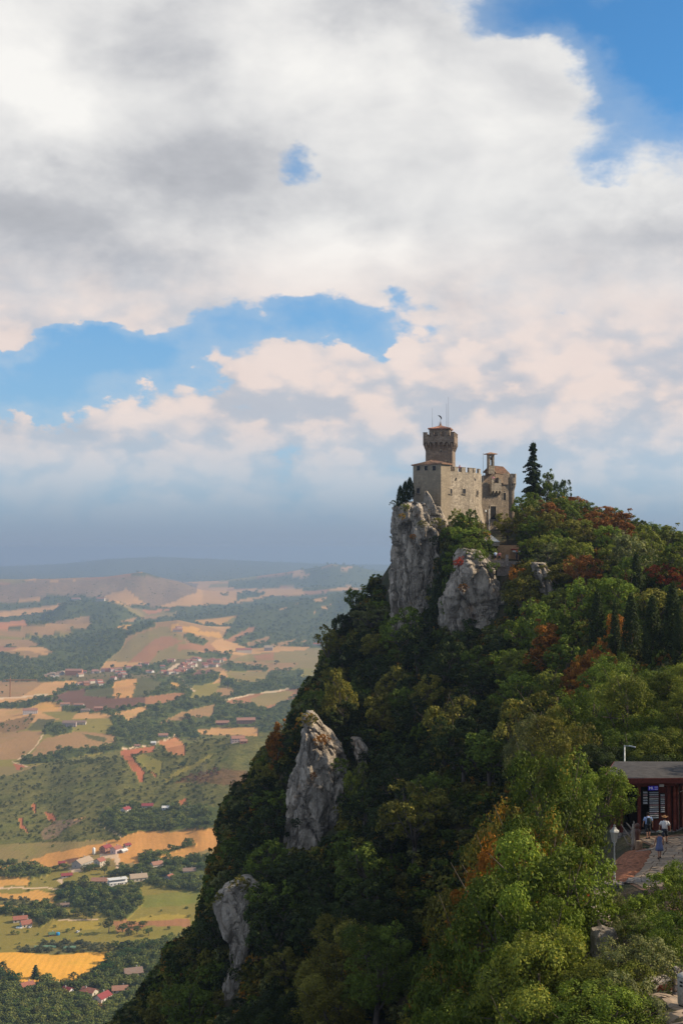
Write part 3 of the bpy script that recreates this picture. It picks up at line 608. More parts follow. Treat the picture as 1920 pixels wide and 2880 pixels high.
# ------------------------------------------------------------------ cliffs
def cliff(name, secs, Yf, depth, seed, amp=1.0, nz_=130, nu=200, label=None):
    """secs: (photo row, left column, right column, forward lean in m); a crag lofted from wide rounded sections and roughened"""
    secs = np.array(secs, float)
    tt = np.linspace(0, 1, nz_); s0 = np.linspace(0, 1, len(secs))
    rows = [np.interp(tt, s0, secs[:, i]) for i in range(4)]
    verts = []
    for k in range(nz_):
        py, l, r, lean = (rows[i][k] for i in range(4))
        a = P(l, py, Yf); b = P(r, py, Yf)
        cx, hx = (a.x + b.x) / 2, (b.x - a.x) / 2
        shrink = 1.0 if 0 < k < nz_ - 1 else .55
        for j in range(nu):
            th = 2 * math.pi * j / nu
            c, s = math.cos(th), math.sin(th)
            ex = math.copysign(abs(c) ** .62, c) * hx * shrink; ey = math.copysign(abs(s) ** .75, s) * depth / 2 * shrink
            verts.append((cx + ex, Yf + depth * .5 + ey - lean, a.z))
    v = np.array(verts)
    from mathutils import noise as mn
    out = np.empty_like(v)
    for i, p in enumerate(v):
        q = Vector(p)
        ctr = Vector((0.5 * (v[i - i % nu][0] + v[min(len(v) - 1, i - i % nu + nu // 2)][0]), Yf + depth / 2, q.z)); dirv = (q - ctr).normalized()
        w1 = mn.noise_vector(Vector((q.x * .13, q.y * .13, q.z * .11)) + Vector((seed, 0, 0)))
        # tilted beds and blocks: cells of constant offset split by clefts
        s_ = Vector((q.x * .30 + q.z * .10, q.y * .30, q.z * .085 - q.x * .05)) + Vector((seed, seed * 2, 0)) + mn.noise_vector(q * .25) * .5
        blk = mn.cell(s_); d_, pts_ = mn.voronoi(s_ * 1.0); cleft = max(0.0, 1 - (d_[1] - d_[0]) * 7)
        s2 = Vector((q.x * .9 + q.z * .35, q.y * .9, q.z * .26 - q.x * .2)) + mn.noise_vector(q * .8) * .4
        d2, p2_ = mn.voronoi(s2); b2 = mn.cell(p2_[0] * 31.7); cl2 = max(0.0, 1 - (d2[1] - d2[0]) * 5); b1 = mn.cell(pts_[0] * 17.3)
        rd = mn.ridged_multi_fractal(Vector((q.x * .55, q.y * .55, q.z * .13)) + Vector((seed, seed, 0)), 1.0, 2.1, 6, 1.0, 2.0)
        out[i] = q + w1 * .8 * amp + dirv * amp * (b1 * 1.0 - .5 - cleft * .75 + (b2 - .5) * .42 - cl2 * .28 - (rd - 1.2) * .32) + mn.noise_vector(q * 2.6) * .14 * amp
    idx = np.arange(nz_ * nu).reshape(nz_, nu)
    quads = np.stack([idx[:-1], np.roll(idx[:-1], -1, 1), np.roll(idx[1:], -1, 1), idx[1:]], -1).reshape(-1, 4)
    # closed top and bottom
    vv = np.concatenate([out, [out[:nu].mean(0), out[-nu:].mean(0)]]); n = len(out)
    tris = [(n, idx[0, (j + 1) % nu], idx[0, j]) for j in range(nu)] + [(n + 1, idx[-1, j], idx[-1, (j + 1) % nu]) for j in range(nu)]
    me = mesh_np(name, vv, quads, tris)
    bm = bmesh.new(); bm.from_mesh(me); bmesh.ops.recalc_face_normals(bm, faces=bm.faces); bm.to_mesh(me); bm.free()
    o = add_mesh(name, me, MAT['rock']); tag(o, label, kind='structure')
    return o
cliff('cliff', [(1408, 1132, 1240, -1.5), (1422, 1112, 1252, -.5), (1470, 1105, 1275, 0), (1540, 1102, 1280, 0.4), (1600, 1096, 1270, .8), (1660, 1092, 1262, .8), (1715, 1096, 1255, .8), (1770, 1098, 1255, .8), (1840, 1090, 1270, .8)], 232, 14, 1.0, .8)
cliff('cliff', [(1545, 1300, 1360, -2), (1565, 1282, 1378, -1), (1600, 1276, 1402, 0), (1640, 1262, 1418, 0), (1700, 1240, 1432, .4), (1760, 1245, 1432, .6), (1820, 1270, 1425, .8), (1900, 1270, 1430, 1)], 214.5, 10, 5.0, .75)
cliff('cliff', [(1585, 1500, 1545, -1), (1610, 1505, 1562, 0), (1640, 1520, 1570, 0), (1680, 1530, 1580, 0)], 205, 6, 9.0, .6, 70, 110)
cliff('cliff', [(2022, 856, 880, -1), (2060, 842, 910, 0), (2115, 832, 960, .3), (2180, 822, 985, .6), (2260, 812, 975, .8), (2340, 796, 940, .9), (2420, 785, 920, 1), (2520, 770, 930, 1.6), (2600, 760, 930, 1.6)], 181, 10, 13.0, .75)
cliff('cliff', [(2085, 985, 1015, -1), (2110, 985, 1035, 0), (2150, 1000, 1035, .3), (2200, 1005, 1030, 0)], 185, 5, 17.0, .55, 70, 110)
cliff('cliff', [(2498, 660, 700, -1.5), (2515, 615, 722, -1), (2545, 592, 738, -.3), (2575, 598, 738, .2), (2620, 616, 728, .6), (2680, 634, 712, .8), (2730, 640, 705, .8), (2790, 622, 705, .8), (2840, 622, 715, .9), (2930, 615, 740, 1)], 147, 6, 21.0, .42)
cliff('cliff', [(1380, 1190, 1205, -.5), (1395, 1188, 1218, 0), (1420, 1186, 1232, .2), (1450, 1184, 1240, .2)], 233.6, 2.0, 31.0, .3, 50, 80)

# ================================================================== HAZE (the air of the valley)
def build_haze():
    mb = MB(); mb.box(0, 12500, (34 - 420) / 2, 64000, 28000, 454)
    m = bpy.data.materials.new('haze'); m.use_nodes = True; t = NT(m.node_tree); t.n.clear()
    out = t.new('ShaderNodeOutputMaterial'); v = t.new('ShaderNodeVolumePrincipled')
    v.inputs['Color'].default_value = (.345, .48, .705, 1); v.inputs['Density'].default_value = HAZE; v.inputs['Anisotropy'].default_value = .25
    t.l.new(v.outputs[0], out.inputs['Volume'])
    o = mb.build('haze', m); tag(o, 'thin blue summer haze filling the valley', kind='stuff')
HAZE = 1.05e-4
build_haze()

# ================================================================== PLANTS
def leaf_quads(centres, normals, size, r, aspect=.55):
    """one small folded diamond for each leaf"""
    n = len(centres)
    t = r.normal(size=(n, 3)); t -= normals * (t * normals).sum(1, keepdims=True); t /= np.linalg.norm(t, axis=1, keepdims=True) + 1e-9
    b = np.cross(normals, t)
    L = (size * r.uniform(.65, 1.35, n))[:, None]
    a0 = centres - t * L * .5; a2 = centres + t * L * .5 - normals * L * .12
    a1 = centres + b * L * aspect * .5; a3 = centres - b * L * aspect * .5
    v = np.stack([a0, a1, a2, a3], 1).reshape(-1, 3)
    return v, np.arange(4 * n).reshape(-1, 4)
def unit(v): return v / (np.linalg.norm(v, axis=1, keepdims=True) + 1e-9)
def crown_mesh(name, seed, lobes, leaf, n_clump, per, spread=.17, mat='leaf', flat=.8):
    """leaf clumps on the outside of rounded lobes (cx, cy, cz, r)"""
    r = np.random.default_rng(seed)
    lob = np.array(lobes); w = lob[:, 3] ** 2; pick = r.choice(len(lob), n_clump, p=w / w.sum())
    d = unit(r.normal(size=(n_clump, 3)) + np.array([0, 0, .35])); rad = lob[pick, 3] * r.uniform(.72, 1.02, n_clump)
    cc = lob[pick, :3] + d * rad[:, None] * np.array([1, 1, .92])
    inner = np.zeros(n_clump, bool)
    for q in lob: inner |= np.linalg.norm(cc - q[:3], axis=1) < q[3] * .62
    cc, d = cc[~inner], d[~inner]; pick2 = pick[~inner]; tone = r.uniform(0, 1, len(lob))
    clump = r.uniform(0, 1, len(cc)); size = spread * r.uniform(.6, 1.35, len(cc))
    k = np.repeat(np.arange(len(cc)), per)
    u = unit(r.normal(size=(len(k), 3)) + d[k] * .75 + np.array([0, 0, .35]))
    pts = cc[k] + u * (size[k] * r.uniform(.55, 1.08, len(k)))[:, None] * np.array([1, 1, flat])
    nrm = unit(u + r.normal(size=(len(k), 3)) * .38)
    v, q = leaf_quads(pts, nrm, leaf, r)
    me = mesh_np(name, v, q)
    a = me.attributes.new('rnd', 'FLOAT', 'FACE'); a.data.foreach_set('value', r.uniform(0, 1, len(q)).astype(np.float32))
    a = me.attributes.new('clump', 'FLOAT', 'FACE'); a.data.foreach_set('value', (clump * .35 + tone[pick2] * .65)[k].astype(np.float32))
    me.materials.append(MAT[mat]); return me
def lobes_for(seed, n=9, rx=.62, zc=1.45, zr=.62, r0=.36, r1=.52):
    r = np.random.default_rng(seed); out = [(0, 0, zc, .62)]
    for i in range(n):
        a = i * 2.4 + r.uniform(-.4, .4); e = r.uniform(-.75, .95)
        c = math.sqrt(max(0, 1 - e * e * .8))
        out.append((math.cos(a) * rx * c * r.uniform(.75, 1.15), math.sin(a) * rx * c * r.uniform(.75, 1.15), zc + e * zr, r.uniform(r0, r1)))
    return out
def trunk_mesh(name, seed, lobes, r0=.085, lean=.1, base=0.0):
    r = np.random.default_rng(seed); mb = MB()
    top = Vector((r.uniform(-lean, lean), r.uniform(-lean, lean), lobes[0][2] - .25))
    pts = [Vector((0, 0, base - .35)), Vector((r.uniform(-.03, .03), 0, base + .25)), top * .6, top]
    mb.tube(pts, [r0 * 1.3, r0, r0 * .75, r0 * .5], 7)
    for l in lobes[1:]:
        e = Vector(l[:3]); s = top * r.uniform(.45, .95); mid = s.lerp(e, .5) + Vector((r.uniform(-.08, .08), r.uniform(-.08, .08), -.06))
        mb.tube([s, mid, e], [r0 * .42, r0 * .26, r0 * .08], 5)
        for _ in range(3):
            f = e + Vector(r.normal(size=3)) * l[3] * .75
            mb.tube([mid.lerp(e, .6), f], [r0 * .16, r0 * .03], 4, False)
    me = mb.mesh(name, True); me.materials.append(MAT['bark']); return me
PROTO = {}
def proto_tree(kind, i, seed, leaf, ncl, per, mat='leaf', **kw):
    lb = lobes_for(seed, **kw)
    PROTO[(kind, i)] = (crown_mesh('crown', seed, lb, leaf, ncl, per, mat=mat), trunk_mesh('trunk', seed, lb))
for i in range(4):   # close: fine leaves
    proto_tree('near', i, 100 + i, .046, 230, 85, n=8 + i % 3, rx=.60, zr=.66, r0=.28, r1=.46)
for i in range(6):   # mid distance
    proto_tree('mid', i, 200 + i, .095, 120, 40, n=7 + i % 4, rx=.58 + .05 * (i % 3), zr=.64, r0=.28, r1=.48)
lb = lobes_for(150, n=10, rx=.62, zc=2.15, zr=.55, r0=.28, r1=.44); PROTO[('tall', 0)] = (crown_mesh('crown', 150, lb, .05, 230, 75), trunk_mesh('trunk', 150, lb))
for i in range(3):   # reddening trees
    proto_tree('red', i, 300 + i, .085, 120, 40, mat='leaf_red', n=8)
def shrub_proto(kind, i, seed, leaf, ncl, per, mat='leaf'):
    lb = lobes_for(seed, n=7, rx=.6, zc=.55, zr=.35, r0=.30, r1=.46)
    PROTO[(kind, i)] = (crown_mesh('foliage', seed, lb, leaf, ncl, per, spread=.16, mat=mat), trunk_mesh('stem', seed, lb, .045))
for i in range(3):
    shrub_proto('shrub', i, 400 + i, .10, 70, 36); shrub_proto('shrub_near', i, 420 + i, .055, 130, 70)
def cypress_mesh(seed):
    r = np.random.default_rng(seed); n = 420
    z = r.uniform(.03, 1, n); a = r.uniform(0, 2 * np.pi, n)
    prof = np.interp(z, [0, .06, .25, .6, .85, 1], [.04, .075, .105, .085, .045, .004]) * r.uniform(.75, 1.12, n)
    cc = np.stack([np.cos(a) * prof, np.sin(a) * prof, z], 1); k = np.repeat(np.arange(n), 15)
    pts = cc[k] + r.normal(size=(len(k), 3)) * np.array([.013, .013, .035])
    nrm = unit(np.stack([np.cos(a), np.sin(a), 0 * a + .3], 1)[k] + r.normal(size=(len(k), 3)) * .5)
    v, q = leaf_quads(pts, nrm, .03, r, .4); me = mesh_np('crown', v, q)
    x = me.attributes.new('rnd', 'FLOAT', 'FACE'); x.data.foreach_set('value', r.uniform(0, 1, len(q)).astype(np.float32))
    x = me.attributes.new('clump', 'FLOAT', 'FACE'); x.data.foreach_set('value', r.uniform(0, 1, n)[k].astype(np.float32))
    me.materials.append(MAT['leaf'])
    tb = MB().tube([(0, 0, -.06), (0, 0, .3), (0, 0, .9)], [.022, .016, .004], 6).mesh('trunk', True); tb.materials.append(MAT['bark'])
    return me, tb
def fir_mesh(seed, width=.24, whorls=34, droop=.25):
    r = np.random.default_rng(seed); P_, N_, K_ = [], [], []; mb = MB().tube([(0, 0, -.06), (0, 0, .5), (0, 0, 1)], [.02, .012, .002], 6)
    ci = 0
    for w in range(whorls):
        z = .05 + .93 * (w / whorls) ** .95 + r.uniform(-.012, .012); L = width * (1 - z) ** .7 * r.uniform(.55, 1.2) + .014
        for b in range(11):
            a = r.uniform(0, 2 * np.pi); z0_ = z; z = z0_ + r.uniform(-.02, .02); l = L * r.uniform(.4, 1.2); n = int(46 * l / width) + 8
            s = r.uniform(.12, 1, n) ** .7
            zz = z - droop * l * s ** 1.4 + r.uniform(-.006, .006, n) + .06 * l
            wd = .22 * l * (1.1 - s); lat = r.uniform(-1, 1, n) * wd
            P_.append(np.stack([np.cos(a) * l * s - np.sin(a) * lat, np.sin(a) * l * s + np.cos(a) * lat, zz], 1)); N_.append(np.stack([np.cos(a) * s * .4, np.sin(a) * s * .4, np.ones(n)], 1) + r.normal(size=(n, 3)) * .45); K_.append(np.full(n, r.uniform()))
            mb.tube([(0, 0, z), (math.cos(a) * l * .9, math.sin(a) * l * .9, z - droop * l * .8)], [.004, .001], 4, False); z = z0_
    pts = np.concatenate(P_); nrm = unit(np.concatenate(N_)); kk = np.concatenate(K_)
    v, q = leaf_quads(pts, nrm, .042, r, .5); me = mesh_np('crown', v, q)
    x = me.attributes.new('rnd', 'FLOAT', 'FACE'); x.data.foreach_set('value', r.uniform(0, 1, len(q)).astype(np.float32))
    x = me.attributes.new('clump', 'FLOAT', 'FACE'); x.data.foreach_set('value', kk.astype(np.float32))
    me.materials.append(MAT['leaf']); tb = mb.mesh('trunk', True); tb.materials.append(MAT['bark']); return me, tb
for i in range(3): PROTO[('cypress', i)] = cypress_mesh(500 + i)
PROTO[('fir', 0)] = fir_mesh(510); PROTO[('fir', 1)] = fir_mesh(511, .30, 22, .1)
PN = ('shrub', 'shrub_near')
def plant(kind, i, loc, sx, sz, col, aut=0.0, name=None, label=None, cat='tree', group=None, rz=None, tilt=(0, 0)):
    cm, tm = PROTO[(kind, i)]
    rt = empty(name or 'broadleaf_tree', loc, 0, label, cat, group)
    rt.rotation_euler = (tilt[0], tilt[1], random.uniform(0, 6.28) if rz is None else rz); rt.scale = (sx, sx, sz)
    c = bpy.data.objects.new('foliage' if kind in PN else 'crown', cm); c.color = (*col, 1 - aut); link(c, rt)
    t = bpy.data.objects.new('stem' if kind in PN else 'trunk', tm); link(t, rt)
    return rt
DG, MG, BG, OL, GG, YG = (.032, .046, .013), (.090, .124, .020), (.116, .158, .022), (.150, .140, .028), (.145, .155, .062), (.142, .160, .026)  # DG is extra dark: the ravine's shade is put into the leaf colour
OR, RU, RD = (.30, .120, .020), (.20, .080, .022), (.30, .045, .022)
NAMEC = {DG: 'dark green', MG: 'mid green', BG: 'bright green', OL: 'olive green', GG: 'grey green', YG: 'yellow green', OR: 'orange tinged', RU: 'rust brown', RD: 'crimson'}
CR = {'tall': 3.1, 'near': 2.65, 'mid': 2.65, 'red': 2.5, 'shrub': 1.25, 'shrub_near': 1.25, 'cypress': 1.0, 'fir': 1.0}
placed = []       # (px, py of crown centre, radius px, Y)
def by_pix(kind, i, px, py_top, Y, rad, col, aut=0.0, ledge=False, **kw):
    """a plant standing on the hillside whose top shows at the given place"""
    top = P(px, py_top, Y); g = float(mz(top.x, Y)); h = max(top.z - g, .6)
    if kind == 'cypress': sx = rad / .105; sz = h
    elif kind == 'fir': sx = rad / (.24 if i == 0 else .30); sz = h
    else: sx = rad; sz = min(h / CR[kind], rad * 1.75)
    z = g
    if ledge and kind == 'cypress': sz = 3.9; z = top.z - sz
    elif ledge: sz = rad * 1.05; z = top.z - CR[kind] * sz      # rooted on a rock ledge
    o = plant(kind, i, (top.x, Y, z - .15), sx, sz, col, aut, **kw)
    rp = rad * FPX / Y
    placed.append((px, py_top + rp, rp, Y))
    return o

# ------------------------------------------------------------------ the wooded hillside, tree by tree
def zone(px, py, Y):
    if Y < 80: return ('on the near slope left of the paved path', 'trees on the near slope') if px < 1720 else ('beside the paved path above the stone bollard', 'bushes beside the path')
    if px > 1690 and 1930 < py < 2160: return ('close behind the dark roofed shop', 'trees behind the shop')
    if px > 1500 and py > 1770: return ('on the slope above the dark roofed shop', 'trees above the shop')
    if px > 1440 and py < 1560: return ('on the ridge right of the castle', 'trees on the ridge')
    if px > 1400: return ('among the cypresses on the upper slope', 'trees among the cypresses')
    if py < 1660 and px > 1080: return ('clinging to the crag below the castle', 'trees on the castle crag')
    if px < 1000 and py < 2150: return ('on the left skyline below the castle cliff', 'trees on the left skyline')
    if px < 800: return ('on the steep left edge of the mountain', 'trees on the steep edge')
    if py > 2380: return ('low in the shaded wood beside the rock pinnacle', 'trees in the lower wood')
    return ('in the shaded ravine below the pale cliffs', 'trees in the shaded ravine')
SEEN = {}
def lab(col, word, px, py, Y):
    z, g = zone(px, py, Y); return f'{NAMEC[col]} {word} {z}', f'{NAMEC[col]} {g}'
def T(kind, px, py, Y, rad, col, aut=0.0, label=None, name=None, i=None, ledge=False):
    word = 'bush' if kind in PN else 'tree'; nm = name or ('shrub' if kind in PN else 'broadleaf_tree')
    n = {'tall': 1, 'near': 4, 'mid': 6, 'red': 3, 'shrub': 3, 'shrub_near': 3, 'cypress': 3, 'fir': 2}[kind]
    if label: l, g = label, None
    else: l, g = lab(col, word, px, py, Y)
    cat = 'bush' if kind in PN else 'tree'
    return by_pix(kind, random.randrange(n) if i is None else i, px, py, Y, rad, col, aut, ledge, name=nm, label=l, cat=cat, group=g)
NEAR = [
 (1440, 2022, 72, 3.3, OL, .5, 'tallest olive tree with orange tips at the top of the near thicket'), (1350, 2062, 71, 3.2, OL, .5, 'orange turning tree at the upper left of the near thicket'),
 (1550, 2060, 69, 3.0, MG, .25, 'olive orange tree behind the thicket top, right of the tallest tree'), (1582, 2085, 67, 1.9, OL, .2, 'olive tree with reddish twigs left of the tall lamp arm'), (1510, 2165, 63, 2.4, MG, .3, 'mid green tree right of the centre of the near thicket, below the olive ones'),
 (1530, 2240, 58, 3.3, BG, .18, 'broad mid green tree with bare forked limbs in the middle of the near thicket'), (1390, 2270, 62, 2.9, OL, .5, 'orange tree in the left middle of the near thicket'), (1290, 2290, 66, 2.7, OL, .42, 'orange tree on the left flank of the near thicket'), (1215, 2345, 67, 2.5, OL, .35, 'leftmost orange tree of the near thicket'), (1440, 2400, 56, 2.9, MG, .2, 'mid green tree below the forked limbs of the thicket'), (1330, 2460, 58, 3.0, MG, .25, 'olive tree with orange tips low on the left of the thicket'), (1185, 2460, 66, 2.7, OL, .2, 'olive tree at the far left foot of the thicket'),
 (1500, 2390, 54, 2.2, BG, .05, 'bright green tree in the heart of the thicket'), (1520, 2520, 48, 2.7, YG, .18, 'yellow green tree with a few red leaves low in the near thicket'), (1535, 2510, 48, 2.1, YG, .2, 'yellow green tree just right of the one with red leaves'), (1410, 2600, 50, 2.7, MG, .1, 'mid green tree at the lower middle of the thicket'), (1565, 2680, 43, 2.3, YG, .22, 'yellow green tree at the bottom of the thicket'), (1700, 2700, 42, 2.0, BG, .12, 'bright green tree beside the lower path'), (1480, 2740, 44, 2.3, MG, .1, 'mid green tree at the very bottom of the thicket'), (1330, 2680, 53, 2.6, MG, .15, 'mid green tree at the lower left of the thicket'), (1205, 2620, 60, 2.7, DG, .2, 'dark green tree left of the thicket foot'), (1120, 2560, 74, 2.8, DG, .25, 'dark green tree with orange tips at the ravine edge'), (1100, 2740, 66, 2.8, DG, .1, 'dark green tree low at the ravine edge'), (1230, 2800, 54, 2.4, GG, .05, 'grey green tree in the bottom middle'),
 (1300, 2115, 72, 2.8, OL, .42, 'rusty tree at the upper left shoulder of the thicket'), (1235, 2225, 71, 2.8, OL, .35, 'rusty orange tree at the left of the thicket above the ravine'), (1165, 2390, 70, 2.7, OL, .25, 'olive tree turning orange beside the ravine'), (1420, 2150, 64, 2.9, OR, .5, 'deep orange tree under the top of the near thicket'), (1580, 2320, 60, 1.4, MG, .05, 'small green tree left of the white lantern'), (1700, 2640, 46, 1.7, YG, .15, 'yellow green tree between thicket and grey green bush'),
]
for (px, py, Y, r_, col, aut, l) in NEAR: T('near', px, py, Y, r_, col, aut, l)
T('tall', 1692, 2140, 75.5, 2.0, BG, .05, 'leafy tree whose branches reach across the shop front')
T('red', 1637, 2052, 66, .9, RD, .8, 'small crimson sapling on top of the near thicket')
for (px, py, Y, r_, col, l) in [(1790, 2620, 47, 1.75, GG, 'fine leaved grey green bush spilling over the lower path'), (1770, 2740, 43, 1.5, GG, None), (1800, 2510, 58, 1.6, BG, None), (1885, 2440, 61, 1.7, BG, None), (1915, 2400, 64, 1.2, BG, 'bright green bush at the right edge beside the woman in the blue dress'), (1850, 2560, 55, 1.6, MG, None), (1912, 2555, 53, 1.6, BG, None), (1775, 2560, 56, 1.2, GG, None), (1660, 2790, 40, 1.4, YG, None), (1745, 2510, 62, 1.0, GG, None), (1870, 2605, 50.5, 1.0, MG, None)]:
    T('shrub_near', px, py, Y, r_, col, .04, l)
for (px, py, Y, r_, col) in [(1640, 1885, 124, 3.6, BG), (1740, 1812, 131, 4.0, BG), (1850, 1835, 128, 3.9, BG), (1925, 1850, 126, 3.8, YG), (1560, 1925, 122, 3.3, OL), (1700, 1955, 117, 3.4, MG), (1810, 1950, 114, 3.6, BG), (1905, 1960, 111, 3.6, MG), (1480, 1850, 136, 2.8, GG), (1610, 2000, 108, 3.2, OL),
                             (1690, 2030, 104, 3.2, DG), (1790, 2020, 106, 3.4, MG), (1890, 2030, 105, 3.4, MG), (1840, 2075, 102, 3.0, DG), (1740, 2085, 102, 2.8, DG)]:
    T('near', px, py, Y, r_, col, .03)
for k, (px, py, Y, r_, l) in enumerate([(1890, 1645, 150, 1.2, 'tallest dark cypress on the right of the cypress row'), (1833, 1680, 152, 1.1, 'cypress second from the right in the row on the slope'), (1773, 1675, 156, 1.1, 'cypress standing left of the middle of the cypress row'), (1728, 1700, 158, .7, 'slim cypress just left of the row of tall cypresses'), (1678, 1668, 165, 1.1, 'lone leftmost cypress on the upper slope'), (1787, 1560, 188, 1.0, 'small dark cypress standing apart high on the slope'), (1908, 1700, 146, .7, 'cypress close behind the tallest one at the right edge')]):
    T('cypress', px, py, Y, r_, DG, 0, l, 'cypress_tree')
by_pix('fir', 0, 1497, 1236, 256, 3.1, (.034, .052, .020), 0, name='fir_tree', label='tall dark fir rising right of the castle', cat='tree')
T('mid', 1532, 1288, 254, 2.5, MG, 0, 'tall green tree between the dark fir and the ridge trees')
T('mid', 1573, 1298, 258, 2.4, (.075, .105, .045), 0, 'tall pale green tree furthest right of the castle')
UP = [('red', 1880, 1575, 192, 3.0, RU, .65, 'crimson tree at the right edge of the upper slope'), ('red', 1820, 1590, 196, 2.4, RU, .8, 'rusty red tree beside the crimson one on the upper slope'), ('red', 1925, 1590, 186, 2.8, OR, .5, None), ('red', 1760, 1600, 190, 2.0, OL, .5, None), ('mid', 1635, 1790, 150, 2.3, RU, .6, 'red brown tree left of the cypress row'), ('red', 1683, 1785, 150, 1.8, OR, .45, 'orange red tree right in front of the cypress row'), ('mid', 1740, 1690, 160, 2.0, OR, .4, None),
 ('mid', 1607, 1372, 246, 3.2, RU, .5, 'brown turning tree on the ridge behind the terrace'), ('mid', 1660, 1400, 249, 3.0, MG, .1, None), ('mid', 1715, 1408, 250, 2.8, MG, 0, None), ('mid', 1775, 1436, 248, 2.8, MG, 0, None), ('mid', 1845, 1452, 247, 2.8, BG, 0, None), ('mid', 1910, 1470, 246, 2.8, MG, 0, None),
 ('mid', 1470, 1375, 243, 2.4, BG, 0, 'yellowish tree pressed against the castle turret'), ('mid', 1425, 1428, 236, 2.4, OL, .1, 'leafy tree half hiding the castle gate'), ('mid', 1510, 1368, 247, 2.6, MG, 0, None), ('mid', 1560, 1385, 244, 3.0, MG, 0, None), ('mid', 1505, 1440, 230, 2.8, BG, 0, None), ('mid', 1640, 1440, 228, 3.0, YG, 0, None), ('mid', 1575, 1460, 226, 2.6, BG, 0, None), ('mid', 1490, 1495, 226, 2.2, BG, 0, None),
 ('mid', 1470, 1572, 212, 2.3, OR, .4, 'orange tinged tree just below the terrace'), ('mid', 1345, 1505, 221, 1.7, BG, 0, 'bright green creeper mound below the castle wall'), ('mid', 1345, 1560, 218, 1.8, BG, 0, None), ('mid', 1265, 1462, 229, 2.0, MG, .1, None), ('mid', 1300, 1480, 227, 1.9, MG, 0, None), ('mid', 1250, 1530, 226, 2.0, DG, 0, None), ('mid', 1238, 1590, 224, 2.2, DG, 0, None), ('mid', 1228, 1650, 222, 2.2, DG, 0, None), ('mid', 1265, 1520, 222, 2.0, MG, 0, None),
 ('shrub', 1283, 1408, 231.5, 1.6, YG, .3, 'yellowing bush at the foot of the castle facade'), ('shrub', 1322, 1415, 231.5, 1.7, MG, 0, 'dark bush under the right window of the castle facade'), ('shrub', 1250, 1440, 231, 1.5, OL, .2, None), ('shrub', 1350, 1452, 231, 1.3, OL, .2, None),
  ('shrub', 1108, 1405, 235, .9, DG, 0, None), ('shrub', 1140, 1412, 232, 1.1, YG, .2, 'yellow green bush on top of the castle cliff'), ('shrub', 1170, 1428, 231, 1.0, OL, .4, None), ('shrub', 1150, 1470, 231, .9, RU, .7, 'rust coloured bush high on the castle cliff face'),
 ('mid', 1000, 1632, 262, 2.5, MG, 0, None), ('mid', 1045, 1624, 262, 2.2, BG, .1, None), ('mid', 960, 1690, 255, 2.6, DG, 0, None), ('mid', 925, 1745, 250, 2.6, OL, .2, None), ('shrub', 678, 2462, 149, 1.4, OL, .3, 'round bush on top of the leaning rock pinnacle'), ('shrub', 620, 2508, 149, 1.0, OL, .1, 'low bush on the left end of the rock pinnacle'),
 ('mid', 840, 1950, 200, 2.0, OR, .7, 'orange autumn tree on the left skyline beside the crag'), ('mid', 780, 2010, 200, 2.3, OR, .5, None), ('mid', 955, 1850, 196, 3.0, OL, .15, 'sunlit olive tree on the left spur'), ('mid', 1010, 1990, 178, 2.4, YG, .1, 'yellow green tree catching sun above the ravine'), ('mid', 940, 1870, 200, 2.6, OL, .2, None), ('mid', 860, 1950, 194, 2.4, DG, .2, None)]
LEDGE = [('cypress', 1152, 1343, 238, .8, DG, 0, 'dark juniper touching the castle wing on the cliff edge'), ('cypress', 1139, 1354, 237.5, .75, DG, 0, 'middle dark juniper on the cliff edge left of the castle'), ('cypress', 1125, 1366, 237, .7, DG, 0, 'leftmost low dark juniper on the cliff edge'), ('shrub', 1310, 1520, 213, 1.5, MG, 0, 'dark green ivy clump on top of the second crag'), ('shrub', 1350, 1540, 212.5, 1.6, BG, 0, 'bright green bush on the top of the second crag'), ('shrub', 1385, 1575, 212.5, 1.4, MG, 0, 'green bush on the right shoulder of the second crag'), ('red', 1291, 1562, 211.5, .95, RD, .85, 'bright red sapling growing on the second crag'), ('shrub', 1300, 1640, 212, 1.0, RU, .6, 'rusty creeper hanging down the second crag'), ('shrub', 1232, 1455, 229.5, 1.5, OL, .25, 'olive bush where the castle cliff meets the wall'), ('shrub', 1262, 1478, 228.5, 1.7, MG, 0, 'green bush right of the castle cliff top'), ('shrub', 1225, 1505, 228.5, 1.3, DG, 0, 'dark bush in the cleft right of the castle cliff'), ('shrub', 1250, 1560, 227, 1.8, DG, 0, 'dark bush low in the cleft beside the castle cliff'), ('shrub', 1130, 1440, 230, .9, OL, .5, 'ochre tuft on the brow of the castle cliff'), ('shrub', 1188, 1462, 229.6, 1.0, OL, .3, 'olive tuft in the middle of the cliff brow'), ('shrub', 1160, 1500, 230, .7, RU, .8, 'small rust tuft on the castle cliff face'),
 ('shrub', 868, 2000, 180, 1.5, OL, .4, 'olive bush on top of the mid slope crag'), ('shrub', 905, 2060, 179.5, 1.2, OR, .5, 'orange tuft on the mid slope crag'), ('shrub', 960, 2130, 180, 1.6, MG, 0, 'green bush on the right shoulder of the mid slope crag'), ('shrub', 880, 2170, 179, .7, RU, .5, 'brown tuft on the face of the mid slope crag'), ('shrub', 830, 2300, 179, .9, DG, .1, 'dark tuft at the left foot of the mid slope crag'), ('shrub', 708, 2560, 144.5, .8, OL, .3, 'olive tuft on the right edge of the rock pinnacle'), ('shrub', 660, 2720, 144, .9, DG, 0, 'dark creeper at the waist of the rock pinnacle')]
for (k_, px, py, Y, r_, col, aut, l) in UP: T(k_, px, py, Y, r_, col, aut, l, ledge=(k_ == 'shrub' and not 231 <= Y <= 231.5) or (k_ == 'mid' and px < 1150 and py < 1400))
for (k_, px, py, Y, r_, col, aut, l) in LEDGE: T(k_, px, py, Y, r_, col, aut, l, ledge=True)

